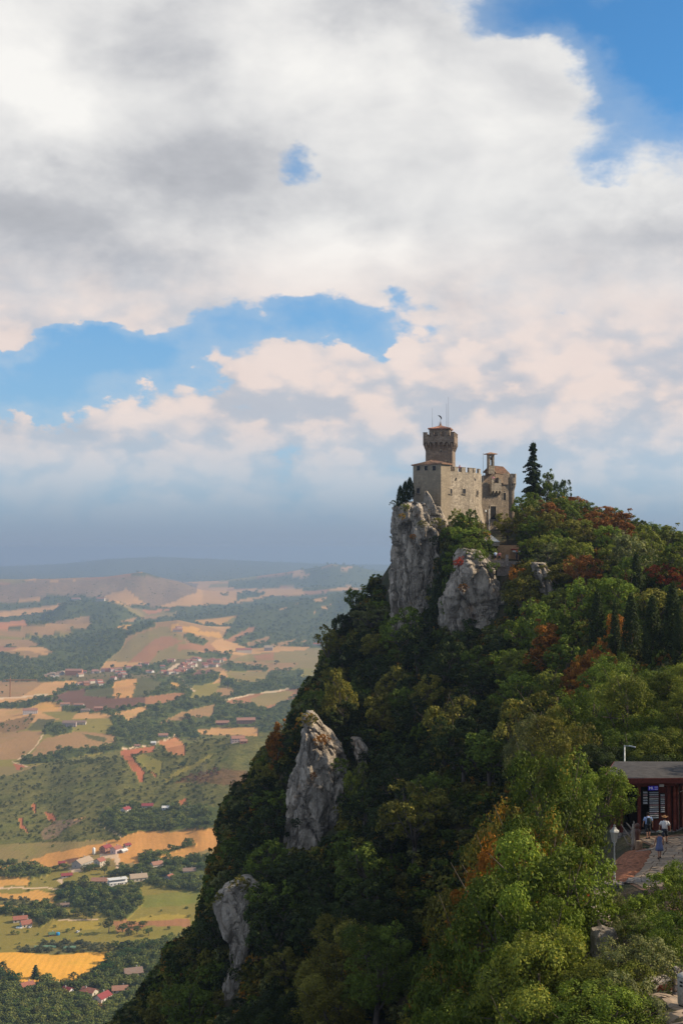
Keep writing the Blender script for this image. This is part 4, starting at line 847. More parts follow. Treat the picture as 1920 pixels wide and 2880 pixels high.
for (x, y, r_, h_) in [(27.0, 70, 3.6, 11), (29, 77, 4.0, 13), (31, 84, 4.0, 13), (26.8, 81, 2.8, 9), (25.5, 62, 2.6, 7), (20.5, 47, 2.4, 6), (22, 53, 2.6, 7), (34, 90, 3.4, 12)]:
    plant('near', random.randrange(4), (x, y, float(mz(x, y)) - .2), r_, h_ / 2.5, MG, .03, name='broadleaf_tree', label='tree right of the path that shades the paving', cat='tree', group='shade trees right of the path')

# ---- the rest of the wood, kept where it can be seen
SKY = np.array([(-900, 4400), (-400, 3750), (0, 3260), (200, 2995), (288, 2880), (343, 2804), (404, 2755), (429, 2694), (471, 2657), (490, 2590), (539, 2571), (563, 2523), (576, 2437), (594, 2376), (600, 2302), (618, 2241), (637, 2192), (704, 2155), (716, 2118), (747, 2057), (808, 2020), (835, 1947), (857, 1886), (904, 1837), (909, 1763), (925, 1714), (980, 1678), (992, 1638), (1053, 1632), (1085, 1700), (1095, 1440), (1160, 1440), (1240, 1450), (1350, 1480), (1400, 1455), (1450, 1400), (1480, 1395), (1560, 1375), (1700, 1425), (1920, 1490), (2200, 1560)], float)
KEEP = [(1100, 1440, 1215, 1660, 236), (1255, 1600, 1425, 1770, 218), (1515, 1600, 1555, 1630, 208), (825, 2080, 955, 2400, 190), (985, 2100, 1030, 2150, 186), (615, 2515, 720, 2660, 152), (640, 2800, 680, 2850, 152), (1735, 2120, 1960, 2480, 92), (1380, 1505, 1470, 1590, 226), (1150, 1200, 1450, 1440, 248), (1665, 1680, 1925, 1840, 158), (1765, 1560, 1810, 1620, 190), (1800, 1575, 1930, 1640, 188)]
cell = 10; zb = np.zeros((300, 210), bool)
def cover(px, py, rp, need=None):
    x0, x1, y0, y1 = int((px - rp) / cell), int((px + rp) / cell) + 1, int((py - rp) / cell), int((py + rp) / cell) + 1
    x0, y0 = max(0, x0), max(0, y0); x1, y1 = min(zb.shape[1], x1), min(zb.shape[0], y1)
    if x1 <= x0 or y1 <= y0: return 0.0
    yy, xx = np.mgrid[y0:y1, x0:x1]; m = ((xx + .5) * cell - px) ** 2 + ((yy + .5) * cell - py) ** 2 < rp * rp
    if not m.any(): return 0.0
    free = (~zb[y0:y1, x0:x1][m]).sum() * cell * cell / (math.pi * rp * rp)
    if need is None or free > need: zb[y0:y1, x0:x1] |= m if need is not None else ((xx + .5) * cell - px) ** 2 + ((yy + .5) * cell - py) ** 2 < (rp * .85) ** 2
    return free
cand = []
for gy in np.arange(70, 268, 5.0):
    for gx in np.arange(-46, 80, 5.0):
        x = gx + random.uniform(-1.9, 1.9); y = gy + random.uniform(-1.9, 1.9)
        if y < 100 and x > 9: continue
        if 231 < y < 256 and 9 < x < 34: continue
        if 219 < y < 232 and 26.5 < x < 33.5: continue
        g = float(mz(x, y)); r_ = random.uniform(2.2, 4.0); h = r_ * random.uniform(1.9, 3.0)
        if x < 12 and y > 110: r_ *= 1.05
        px, py = proj(x, y, g + h); rp = r_ * FPX / y
        lim = max(np.interp(px - rp * 1.0, SKY[:, 0], SKY[:, 1]), np.interp(px, SKY[:, 0], SKY[:, 1]))
        if py < lim - 12:
            zt = P(px, lim - random.uniform(-4, 12), y).z; h = zt - g
            if h < 1.2: continue
            r_ = min(r_, h / 1.6); px, py = proj(x, y, g + h); rp = r_ * FPX / y
        if px + rp < -10 or px - rp > 1940 or py > 2900: continue
        c0 = (px, py + rp)
        if any(y < k[4] and k[0] - rp * .5 < px < k[2] + rp * .5 and k[1] - rp * .8 < c0[1] < k[3] + rp * .5 for k in KEEP): continue
        cand.append((y, x, px, py, rp, r_, h))
man = sorted(placed, key=lambda q: q[3]); mi = 0; kept = []
for (y, x, px, py, rp, r_, h) in sorted(cand):
    while mi < len(man) and man[mi][3] <= y: cover(*man[mi][:3]); mi += 1
    if cover(px, py + rp * .95, rp, .10) > .10: kept.append((y, x, px, py, rp, r_, h))
print('hillside trees kept', len(kept), 'of', len(cand), 'manual', len(placed))
for (y, x, px, py, rp, r_, h) in kept:
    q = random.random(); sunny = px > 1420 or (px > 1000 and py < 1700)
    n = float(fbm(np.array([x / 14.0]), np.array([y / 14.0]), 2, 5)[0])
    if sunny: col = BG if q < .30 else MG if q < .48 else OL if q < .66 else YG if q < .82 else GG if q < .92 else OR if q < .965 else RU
    else: col = DG if q < .62 else MG if q < .85 else OL if q < .985 else RU  # outside the sunny zones, darker leaf colours paint in the shade
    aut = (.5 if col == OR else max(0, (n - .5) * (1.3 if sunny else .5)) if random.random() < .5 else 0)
    kd = 'near' if y < 130 else 'mid'
    z, g = zone(px, py, y)
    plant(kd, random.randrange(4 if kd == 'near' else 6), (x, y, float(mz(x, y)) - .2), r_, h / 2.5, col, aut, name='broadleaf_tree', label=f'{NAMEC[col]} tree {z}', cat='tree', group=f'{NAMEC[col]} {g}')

# ------------------------------------------------------------------ instanced masses nobody could count: undergrowth and far woods
far_col = bpy.data.collections.new('far_leaf_shapes')
for i in range(4):
    lb = lobes_for(600 + i, n=6, rx=.55, zc=.9, zr=.5, r0=.34, r1=.5)
    me = crown_mesh('far_crown', 600 + i, lb, .24, 95, 7, spread=.16, mat='leaf_inst'); far_col.objects.link(bpy.data.objects.new('far_crown', me))
def scatter(name, pts, scl, tint, aut, label):
    me = bpy.data.meshes.new(name); me.vertices.add(len(pts)); me.vertices.foreach_set('co', np.asarray(pts, np.float32).ravel())
    def at(nm, typ, arr, key):
        a = me.attributes.new(nm, typ, 'POINT'); a.data.foreach_set(key, np.asarray(arr, np.float32).ravel())
    n = len(pts)
    at('scl', 'FLOAT_VECTOR', scl, 'vector'); at('tint', 'FLOAT_VECTOR', tint, 'vector'); at('aut', 'FLOAT', aut, 'value')
    at('rot', 'FLOAT_VECTOR', np.stack([np.zeros(n), np.zeros(n), rng.uniform(0, 6.28, n)], 1), 'vector')
    a = me.attributes.new('pick', 'INT', 'POINT'); a.data.foreach_set('value', rng.integers(0, 4, n).astype(np.int32))
    ob = bpy.data.objects.new(name, me); C.objects.link(ob); tag(ob, label, kind='stuff')
    ng = bpy.data.node_groups.new(name, 'GeometryNodeTree')
    ng.interface.new_socket('Geometry', in_out='INPUT', socket_type='NodeSocketGeometry'); ng.interface.new_socket('Geometry', in_out='OUTPUT', socket_type='NodeSocketGeometry')
    N = ng.nodes; L = ng.links
    gi, go = N.new('NodeGroupInput'), N.new('NodeGroupOutput'); mp = N.new('GeometryNodeMeshToPoints'); iop = N.new('GeometryNodeInstanceOnPoints')
    ci = N.new('GeometryNodeCollectionInfo'); ci.inputs[0].default_value = far_col; ci.inputs['Separate Children'].default_value = True
    def na(nm, t):
        d = N.new('GeometryNodeInputNamedAttribute'); d.data_type = t; d.inputs[0].default_value = nm; return d.outputs[0]
    L.new(gi.outputs[0], mp.inputs[0]); L.new(mp.outputs[0], iop.inputs['Points']); L.new(ci.outputs[0], iop.inputs['Instance'])
    iop.inputs['Pick Instance'].default_value = True
    L.new(na('pick', 'INT'), iop.inputs['Instance Index']); L.new(na('rot', 'FLOAT_VECTOR'), iop.inputs['Rotation']); L.new(na('scl', 'FLOAT_VECTOR'), iop.inputs['Scale'])
    L.new(iop.outputs[0], go.inputs[0])
    md = ob.modifiers.new('scatter', 'NODES'); md.node_group = ng
    return ob
def under():
    n = 24000
    x = rng.uniform(-62, 78, n); y = 45 + 222 * rng.uniform(0, 1, n) ** .8
    z = mz(x, y); px, py = proj_np(x, y, z)
    ok = (px > -40) & (px < 1960) & (py < 2960) & ~((y < 101) & (x > 13.5)) & ~((y < 70) & (x > 9.5)) & ~((y > 231) & (y < 256) & (x > 9) & (x < 34)) & ~((y > 219) & (y < 233) & (x > 26.5) & (x < 33.5))
    for k in KEEP: ok &= ~((y < k[4]) & (px > k[0] - 4) & (px < k[2] + 4) & (py > k[1] - 25) & (py < k[3] + 10))
    lim = np.maximum(np.interp(px, SKY[:, 0], SKY[:, 1]), np.interp(px - 1.6 * FPX / y, SKY[:, 0], SKY[:, 1])); ok &= (py - 1.1 * FPX / y > lim) | (px > 1100) & (py > lim + 5)
    x, y, z = x[ok], y[ok], z[ok]; n = len(x)
    s = rng.uniform(.7, 1.7, n) * np.clip(y / 150, .6, 1.15); scl = np.stack([s, s, s * rng.uniform(.7, 1.3, n)], 1)
    pal = np.array([DG, DG, MG, MG, OL, OL, GG]); t = pal[rng.integers(0, len(pal), n)] * rng.uniform(.7, 1.15, (n, 1))
    scatter('undergrowth', np.stack([x, y, z - .35], 1), scl, t, np.where(rng.uniform(0, 1, n) < .12, .6, .05), 'dense green undergrowth covering the mountainside between the trees')
under()
def far_woods():
    pts, scl, tin, aut = [], [], [], []
    n = 46000
    px = rng.uniform(-60, 1110, n); py = 1590 + (2900 - 1590) * rng.uniform(0, 1, n) ** 1.05
    sk = np.interp(px, SKY[:, 0], SKY[:, 1]); ok = (py < np.where(px < 200, 3000, sk + 60)); px, py = px[ok], py[ok]
    Yp = -VB * FPX / (py - HOR + 8); Xp = (px - CXP) / FPX * Yp; h = np.stack([Xp, Yp, valley_h(Xp, Yp)], 1); a, b = proj_np(h[:, 0], h[:, 1], h[:, 2])
    cl = landcover(a.copy(), b.copy(), h[:, 0], h[:, 1])
    dens = np.array([{'wood': .62, 'scrub': .28, 'redscrub': .5, 'vill': .34, 'olive': .55, 'orchard': .35, 'badland': .22, 'yellow': .04, 'grass': .03, 'stubgreen': .015, 'stubble': .012}.get(q, 0.0) for q in NAMES])
    ok = rng.uniform(0, 1, len(a)) < dens[cl]; h, cl = h[ok], cl[ok]; n = len(h)
    Y = h[:, 1]; w = cl == 0
    s = np.where(w, rng.uniform(3.2, 6.0, n), rng.uniform(1.3, 3.2, n)) * np.clip((Y / 2200) ** .45, .8, 2.2)
    s = np.where(cl == NAMES.index('olive'), rng.uniform(1.6, 2.6, n), s)
    scl = np.stack([s, s, s * rng.uniform(.75, 1.25, n)], 1)
    pal = np.array([(.130, .160, .046), (.155, .180, .052), (.110, .138, .046), (.180, .195, .058)]); t = pal[rng.integers(0, 4, n)] * rng.uniform(.75, 1.25, (n, 1))
    t = np.where((cl == NAMES.index('olive'))[:, None], np.array([.11, .125, .075]) * rng.uniform(.8, 1.2, (n, 1)), t)
    t = np.where((cl == NAMES.index('redscrub'))[:, None] & (rng.uniform(0, 1, (n, 1)) < .6), np.array([.16, .075, .05]), t)
    t = np.where((cl == NAMES.index('scrub'))[:, None], np.array([.098, .112, .036]) * rng.uniform(.7, 1.3, (n, 1)), t)
    # buildings stay clear of trees
    for (bx, by, br) in CLEAR:
        k = np.hypot(h[:, 0] - bx, h[:, 1] - by) > br; h, scl, t = h[k], scl[k], t[k]
    print('far trees', len(h))
    scatter('woodland', h - np.array([0, 0, .8]), scl, t, np.full(len(h), .02), 'dark woods and scrub spread over the distant valley')
CLEAR = []

# ================================================================== CASTLE
def arch_plate(mb, a, b, z0, z1, n, thick, nrm, r_frac=.36):
    """a plate from a to b whose lower edge is a row of n round arches"""
    a, b = Vector((*a, 0)), Vector((*b, 0)); d = (b - a); L = d.length; d.normalize(); nv = Vector((*nrm, 0)).normalized()
    w = L / n; r = w * r_frac
    prof = []                       # (s, z) along the lower edge
    for k in range(n):
        c = (k + .5) * w
        prof += [(k * w, z0), (c - r, z0)] + [(c - r * math.cos(t), z0 + (z1 - z0) * .25 + r * math.sin(t)) for t in np.linspace(0, math.pi, 7)] + [(c + r, z0)]
    prof.append((L, z0))
    for (s0, za), (s1, zb_) in zip(prof[:-1], prof[1:]):
        if abs(s1 - s0) < 1e-6: continue
        p = [a + d * s0, a + d * s1]
        vs_ = []
        for off in (0, thick):
            for q, zz in ((p[0], za), (p[1], zb_), (p[1], z1), (p[0], z1)):
                e = q + nv * off; vs_.append((e.x, e.y, zz))
        mb.add(vs_, [(0, 1, 2, 3), (7, 6, 5, 4), (0, 4, 5, 1), (3, 2, 6, 7), (0, 3, 7, 4), (1, 5, 6, 2)])
def hip_roof(mb, poly, z, h, over=.35, ridge=0.0, thick=.14):
    c = Vector((sum(p[0] for p in poly) / len(poly), sum(p[1] for p in poly) / len(poly)))
    e = [Vector(p) + (Vector(p) - c).normalized() * over for p in poly]; n = len(e)
    v = [(p.x, p.y, z - .05) for p in e] + [(p.x, p.y, z - .05 + thick) for p in e] + [(c.x, c.y, z + h)]
    f = [(i, (i + 1) % n, n + (i + 1) % n, n + i) for i in range(n)] + [(n + i, n + (i + 1) % n, 2 * n) for i in range(n)] + [tuple(range(n))[::-1]]
    mb.add(v, f)
def tile_rows(name, poly, z, h, over, parent, n_rows, mat):
    """rounded tile courses running down each slope of a hipped roof"""
    c = Vector((sum(p[0] for p in poly) / len(poly), sum(p[1] for p in poly) / len(poly), z + h)); mb = MB()
    e = [Vector((*p, 0)) for p in poly]; cc = Vector((c.x, c.y, 0)); e = [p + (p - cc).normalized() * over for p in e]
    for i in range(len(e)):
        a, b = e[i], e[(i + 1) % len(e)]
        for k in range(n_rows):
            t = (k + .5) / n_rows; s = 1 - abs(2 * t - 1)
            p0 = a.lerp(b, t); p0.z = z + .12; u = min(1.0, s * 1.0)
            p1 = p0.lerp(c + Vector((0, 0, .03)), max(.06, u)) ; mb.tube([p0, p1], [.085, .075], 5)
    return mb.build(name, mat, parent)
def on_wall(a, b, t, out=0.0):
    a, b = Vector(a), Vector(b); d = (b - a).normalized(); nv = Vector((d.y, -d.x)); p = a.lerp(b, t); return p + nv * out, math.atan2(d.y, d.x)
def wall_t(a, b, px):
    """where along the wall a-b the photo column px falls"""
    k = (px - CXP) / FPX; a, b = Vector(a), Vector(b)
    return (k * a.y - a.x) / ((b.x - a.x) - k * (b.y - a.y))
def zpix(py, Y): return P(CXP, py, Y).z
def window(parent, a, b, px, py, wpx, hpx, sill=True, arch=False, name='window'):
    t = wall_t(a, b, px); p, rz = on_wall(a, b, t, 0.0); Y = p.y; k = Y / FPX
    z = zpix(py, Y); d = (Vector(b) - Vector(a)).normalized(); w = wpx * k / max(.45, abs(d.x - (px - CXP) / FPX * d.y)); h = hpx * k
    nv = Vector((d.y, -d.x))
    fr = MB(); q = p + nv * .02
    fr.box(q.x, q.y, z + h / 2 + .09, w + .34, .12, .18, rz)
    for s in (-1, 1):
        e = q + d * s * (w / 2 + .07); fr.box(e.x, e.y, z, .14, .10, h, rz)
    f = fr.build(name, MAT['stone'], parent)
    pn = MB(); q = p + nv * .012; pn.box(q.x, q.y, z, w, .05, h, rz)
    if arch:
        tp = [(q.x + d.x * w / 2 * math.cos(u), q.y + d.y * w / 2 * math.cos(u), z + h / 2 + w / 2 * math.sin(u)) for u in np.linspace(0, math.pi, 8)]
        o2 = nv * .05; pn.add([(v[0] - o2.x * .4, v[1] - o2.y * .4, v[2]) for v in tp] + [(v[0] + o2.x, v[1] + o2.y, v[2]) for v in tp], [tuple(range(8)), tuple(range(15, 7, -1))] + [(i, i + 1, i + 9, i + 8) for i in range(7)])
    pn.build('pane', MAT['dark'], f)
    if sill:
        q = p + nv * .10; MB().box(q.x, q.y, z - h / 2 - .07, w + .3, .28, .12, rz).build('sill', MAT['stone'], f)
    return f
def merlons(parent, a, b, z, ts, w, h, thick, mat, slit=True):
    for k, t in enumerate(ts):
        p, rz = on_wall(a, b, t, -thick / 2 - .002)
        m = MB().box(p.x, p.y, z + h / 2 + .001, w, thick, h, rz).build('merlon', mat, parent, bevel=.02)
        MB().box(p.x, p.y, z + h + .035, w + .08, thick + .08, .07, rz).build('coping', mat, m)
        if slit and k % 2 == 0:
            q, _ = on_wall(a, b, t, .004); MB().box(q.x, q.y, z + h * .42, .09, .02, h * .42, rz).build('arrow_slit', MAT['dark'], m)
def build_castle():
    root = empty('castle', (20, 242, 3), 0, 'stone hilltop castle with a battlemented square tower on the cliff', 'castle')
    root.location = (0, 0, 0)
    V2 = lambda px, Y: (lambda p: (p.x, p.y))(P(px, 1400, Y))
    C0, F1, F2, W1 = V2(1239.6, 235.6), V2(1331, 242.3), V2(1353.5, 245.8), V2(1161.6, 240.6)
    zt = zpix(1323.5, 235.6); base = -1.0
    # main block: the long lit facade and its parapet walk
    blk = MB().prism([C0, F1, F2, (27.3, 254), (16.0, 254), W1], base, zt).build('facade', MAT['stone'], root)
    merlons(blk, C0, F1, zt, [wall_t(C0, F1, p) for p in (1262, 1283, 1304, 1324)], 1.12, .85, .45, MAT['stone'])
    merlons(blk, F1, F2, zt, [.18, .78], .85, .85, .45, MAT['stone'])
    for p in (1266, 1304): window(blk, C0, F1, p, 1382, 8.5, 13.5)
    window(blk, F1, F2, 1341.5, 1386, 5, 13); window(blk, F1, F2, 1335.5, 1349, 3.5, 6, False)
    t = wall_t(C0, F1, 1281); p, rz = on_wall(C0, F1, t, .03); MB().box(p.x, p.y, zpix(1347, 238), .28, .1, .5, rz, (0, .5, 0)).build('putlog', MAT['dark'], blk)
    # sloping buttress at the far end of the facade
    MB().prism([on_wall(F1, F2, .15, .0)[0], on_wall(F1, F2, .25, 1.0)[0], on_wall(F1, F2, 1.0, 1.0)[0], on_wall(F1, F2, 1.02, 0)[0]], base, [zpix(1425, 243)] * 1 + [3.0, 3.0] + [zpix(1425, 246)]).build('buttress', MAT['stone'], root)
    # shaded wing with the tiled roof
    ze = zpix(1304.5, 235.6); dv = (Vector(F1) - Vector(C0)).normalized() * 2.6
    n_out = Vector((dv.y, -dv.x)).normalized() * .05
    wp = [Vector(C0) + n_out, Vector(C0) + n_out + dv, Vector(W1) + dv, Vector(W1)]; wd = (Vector(C0) - Vector(W1)).normalized() * .06
    wp = [wp[0] + Vector((wd.y, -wd.x)), wp[1], wp[2], wp[3] + Vector((wd.y, -wd.x))]
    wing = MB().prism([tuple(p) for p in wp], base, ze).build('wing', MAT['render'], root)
    rf = MB(); hip_roof(rf, wp, ze, .95, .38); r_ = rf.build('roof', MAT['tile'], wing); tile_rows('tile_rows', [tuple(p) for p in wp], ze, .95, .40, wing, 17, MAT['tile'])
    for p in (1177, 1198, 1221): window(wing, tuple(wp[3]), tuple(wp[0]), p, 1316.5, 9, 13, False)
    window(wing, tuple(wp[3]), tuple(wp[0]), 1176, 1380, 8, 14)
    # the square tower
    Yt = 243.0; tc = Vector((P(1237.6, 1300, Yt).x + .25, Yt + 2.6)); yaw = R(-4.5) + R(-7.0)
    ca, sa = math.cos(yaw), math.sin(yaw)
    def tp(x, y): return (tc.x + x * ca - y * sa, tc.y + x * sa + y * ca)
    def sq(h): return [tp(-h, -h), tp(h, -h), tp(h, h), tp(-h, h)]
    zc0, zc1, zp, zm = zpix(1265, Yt), zpix(1250.5, Yt), zpix(1227.5, Yt), zpix(1217, Yt)
    hs, hh = 2.55, 2.98
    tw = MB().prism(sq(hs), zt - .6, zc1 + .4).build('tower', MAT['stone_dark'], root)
    S, H = sq(hs), sq(hh)
    for i in range(4):                                       # corbels and arches under the parapet
        a, b, c, d = S[i], S[(i + 1) % 4], H[i], H[(i + 1) % 4]
        nrm = (Vector(b) - Vector(a)).normalized(); nrm = Vector((nrm.y, -nrm.x))
        for k in range(7):
            tt = (k + .0) / 6; p = Vector(a).lerp(Vector(b), .03 + .94 * tt); rz = math.atan2(b[1] - a[1], b[0] - a[0]); dd = Vector((math.cos(rz), math.sin(rz))) * .10
            q = [p - dd, p + dd, p + dd + nrm * (hh - hs - .02), p - dd + nrm * (hh - hs - .02)]
            MB().prism([tuple(x) for x in q], [zc0 - .25, zc0 - .25, zc1 - .12, zc1 - .12], zc1 + .32).build('corbel', MAT['stone_dark'], tw)
        mb = MB(); ins = nrm * -.22; arch_plate(mb, Vector(c) + ins, Vector(d) + ins, zc1 - .1, zc1 + .75, 6, .215, nrm); mb.build('arch_band', MAT['stone_dark'], tw)
    par = MB(); Hi = sq(hh - .42)
    for i in range(4): par.prism([H[i], H[(i + 1) % 4], Hi[(i + 1) % 4], Hi[i]], zc1 + .752, zp)
    par = par.build('parapet', MAT['stone_dark'], tw)
    MB().prism(sq(hh - .4), zc1 + .45, zc1 + .74).build('walkway', MAT['stone_dark'], tw)
    for i in range(4): merlons(par, H[i], H[(i + 1) % 4], zp, (.085, .30, .515, .73, .93) if i == 0 else (.06, .28, .5, .72, .94), .62, .75, .36, MAT['stone_dark'], False)
    up = MB().prism(sq(1.95), zc1 + .7, zpix(1205, Yt)).build('lantern_room', MAT['stone_dark'], root)
    ur = MB(); hip_roof(ur, sq(1.95), zpix(1205, Yt), .78, .30); ur.build('roof', MAT['tile_red'], up); tile_rows('tile_rows', sq(1.95), zpix(1205, Yt), .78, .32, up, 13, MAT['tile_red'])
    za = zpix(1193, Yt); fx, fy = tc.x, tc.y
    sp = MB().rings([(fx, fy, za - .1, .26, .26), (fx, fy, za + .35, .14, .14), (fx, fy, za + .78, .05, .05)], 8).build('spire', MAT['tile'], up)
    mb = MB(); mb.tube([(fx, fy, za + .7), (fx, fy, za + 1.2)], .03, 5)
    arc = [(fx + .12 - .55 + .6 * math.cos(u), fy, za + 1.15 + .75 * math.sin(u)) for u in np.linspace(0, 1.75, 9)]
    mb.tube(arc, [.04, .09, .12, .14, .14, .12, .09, .06, .02], 6); mb.build('feather_finial', MAT['iron'], up)
    for (px, py0) in ((1215, 1147.5), (1255, 1135), (1260.2, 1116.5), (1233, 1186)):
        q = P(px, py0, Yt + 2.6); MB().tube([(q.x, q.y, zpix(1203, Yt)), (q.x, q.y, q.z)], [.045, .022], 5).build('antenna', MAT['steel'], up)
    window(tw, S[0], S[1], 1239.5, 1269, 3, 5, False); window(tw, S[0], S[1], 1257.5, 1306, 7, 17, False, True, 'doorway')
    # gate wall, chapel, bell cote and turret on the right
    G0, G1 = V2(1352.5, 246.5), V2(1430, 249.5)
    zg = zpix(1357, 247)
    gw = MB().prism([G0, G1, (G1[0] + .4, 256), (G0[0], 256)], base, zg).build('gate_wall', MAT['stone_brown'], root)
    window(gw, G0, G1, 1386, 1442, 16, 36, False, False, 'gateway'); window(gw, G0, G1, 1417.5, 1396, 8, 20, False, True, 'arched_window')
    p, rz = on_wall(G0, G1, wall_t(G0, G1, 1365), .05); MB().box(p.x, p.y, zpix(1437, 247), .28, .06, .42, rz).build('notice_board', MAT['white'], gw)
    p, rz = on_wall(G0, G1, wall_t(G0, G1, 1373.5), .18); MB().tube([(p.x, p.y, 3), (p.x, p.y, zpix(1431, 247))], .09, 8).build('gate_column', MAT['white'], gw)
    B0, B1 = on_wall(G0, G1, wall_t(G0, G1, 1375.5), 0)[0], on_wall(G0, G1, wall_t(G0, G1, 1403), 0)[0]; nv = Vector((B1 - B0)).normalized(); nv = Vector((nv.y, -nv.x))
    bz0, bz1 = zpix(1377, 246.5), zpix(1358.5, 246.5)
    bal = MB().prism([tuple(B0 + nv * .02), tuple(B0 + nv * .75), tuple(B1 + nv * .75), tuple(B1 + nv * .02)], bz0, bz1).build('balcony', MAT['stone'], root)
    mb = MB(); arch_plate(mb, B0 + nv * .55, B1 + nv * .55, bz0 - .62, bz0 - .002, 3, .198, nv, .34); mb.build('arch_band', MAT['stone'], bal)
    for k in range(4):
        q = B0.lerp(B1, .04 + .92 * k / 3); rz = math.atan2((B1 - B0).y, (B1 - B0).x); e = q + nv * .29; MB().box(e.x, e.y, bz0 - .5, .2, .5, .9, rz, (.5, 0, 0)).build('corbel', MAT['stone'], bal)
    merlons(bal, tuple(B0 + nv * .75), tuple(B1 + nv * .75), bz1, (.14, .86), .6, .8, .35, MAT['stone'], False)
    # chapel with gable and bell cote
    K0, K1, K2 = V2(1363.5, 249.0), V2(1392.5, 249.8), V2(1428, 253.5)
    ke, kr = zpix(1328.5, 249), zpix(1312, 249); back = Vector(K2) - Vector(K1)
    pts = [Vector(K0), Vector(K1)]; mid = (pts[0] + pts[1]) / 2
    ch = MB(); z0 = zg - 3
    ch.add([(*K0, z0), (*K1, z0), (*K1, ke), (*mid, kr), (*K0, ke)] + [(p[0] + back.x, p[1] + back.y, z) for p, z in ((K0, z0), (K1, z0), (K1, ke), (mid, kr), (K0, ke))],
           [(0, 1, 2, 3, 4), (9, 8, 7, 6, 5), (0, 5, 6, 1), (1, 6, 7, 2), (2, 7, 8, 3), (3, 8, 9, 4), (4, 9, 5, 0)])
    ch = ch.build('chapel', MAT['stone_dark'], root)
    bn = back.normalized(); sd_ = (pts[1] - pts[0]).normalized(); rf = MB()
    for s, e in ((-1, Vector(K0)), (1, Vector(K1))):
        lo = e + sd_ * s * .35; q = [lo - bn * .3, lo + back + bn * .2, mid + back + bn * .2, mid - bn * .3]; zz = [ke - .12, ke - .12, kr + .06, kr + .06]
        rf.prism([tuple(x) for x in q], zz, [z + .16 for z in zz])
    rf = rf.build('roof', MAT['tile'], ch)
    mb = MB()
    for k in range(15):
        q0 = Vector(K1) + sd_ * .38 + back * ((k + .3) / 15); q1 = mid + back * ((k + .3) / 15); mb.tube([(*q0, ke + .06), (*q1, kr + .24)], [.1, .09], 5)
    mb.build('tile_rows', MAT['tile'], rf)
    bc = V2(1379, 248.9); bw, bd = .62, .42; rz = math.atan2(sd_.y, sd_.x); zb0, zb1 = zpix(1316, 249), zpix(1283, 249)
    cote = MB()
    for s in (-1, 1): cote.box(bc[0] + sd_.x * s * bw * .72, bc[1] + sd_.y * s * bw * .72, (zb0 + zb1) / 2, bw * .5, bd * 2, zb1 - zb0, rz)
    cote.box(bc[0], bc[1], zb0 - .4, bw * 1.94, bd * 2.04, 1.6, rz); cote.box(bc[0], bc[1], zb1 + .16, bw * 1.94, bd * 2.02, .34, rz)
    cote = cote.build('bell_cote', MAT['stone'], ch)
    cap = MB(); s2 = [Vector(bc) + sd_ * a * 1.0 + Vector((-sd_.y, sd_.x)) * b * .75 for a, b in ((-1, -1), (1, -1), (1, 1), (-1, 1))]
    hip_roof(cap, [tuple(p) for p in s2], zb1 + .36, .42, .1); cap.build('roof', MAT['tile'], cote)
    MB().rings([(bc[0], bc[1], zb1 - .75, .26, .26), (bc[0], bc[1], zb1 - .6, .2, .2), (bc[0], bc[1], zb1 - .3, .13, .13), (bc[0], bc[1], zb1 - .2, .04, .04)], 10).build('bell', MAT['iron'], cote)
    # the small wall left of the chapel and the parapet on the right
    MB().prism([V2(1357, 248.5), V2(1364, 248.8), (V2(1364, 250)[0], 252), (V2(1357, 250)[0], 252)], zg - .5, zpix(1337, 249)).build('parapet_wall', MAT['stone_dark'], root)
    MB().prism([V2(1414, 248.6), V2(1428.5, 249.2), V2(1428, 251), V2(1414, 250.6)], zg - .3, zpix(1331, 249)).build('parapet_tower', MAT['stone_dark'], root)
    tcx, tcy = V2(1436.5, 250.2); k_ = 249 / FPX
    tz = [zpix(p, 249) for p in (1391, 1376, 1358, 1346, 1343)]
    tr = MB().rings([(tcx, tcy, -1, .62, .62), (tcx, tcy, tz[1], .62, .62), (tcx, tcy, tz[2] - .02, .66, .66)], 18).build('turret', MAT['stone_brown'], root)
    MB().rings([(tcx, tcy, tz[2] - .1, .98, .98), (tcx, tcy, tz[3] + .2, .98, .98)], 20).build('turret_head', MAT['stone_brown'], tr)
    for k in range(11):
        u = k * 2 * math.pi / 11; cx, cy_ = tcx + math.cos(u) * .66, tcy + math.sin(u) * .66
        e = MB(); e.tube([(tcx + math.cos(u) * .60, tcy + math.sin(u) * .60, tz[1] - .1), (tcx + math.cos(u) * .88, tcy + math.sin(u) * .88, tz[2] - .08)], [.07, .13], 4); e.build('corbel', MAT['stone'], tr)
    for k in range(6):
        u = k * 2 * math.pi / 6 + .6; MB().box(tcx + math.cos(u) * .84, tcy + math.sin(u) * .84, tz[3] + .2 + .401, .26, .52, .8, u).build('merlon', MAT['stone'], tr)
    q = P(1357.6, 1273, 247.4); MB().tube([(q.x, q.y, zg - .5), (q.x, q.y, q.z)], [.05, .03], 6).build('flagpole', MAT['steel'], root)
    return root
build_castle()

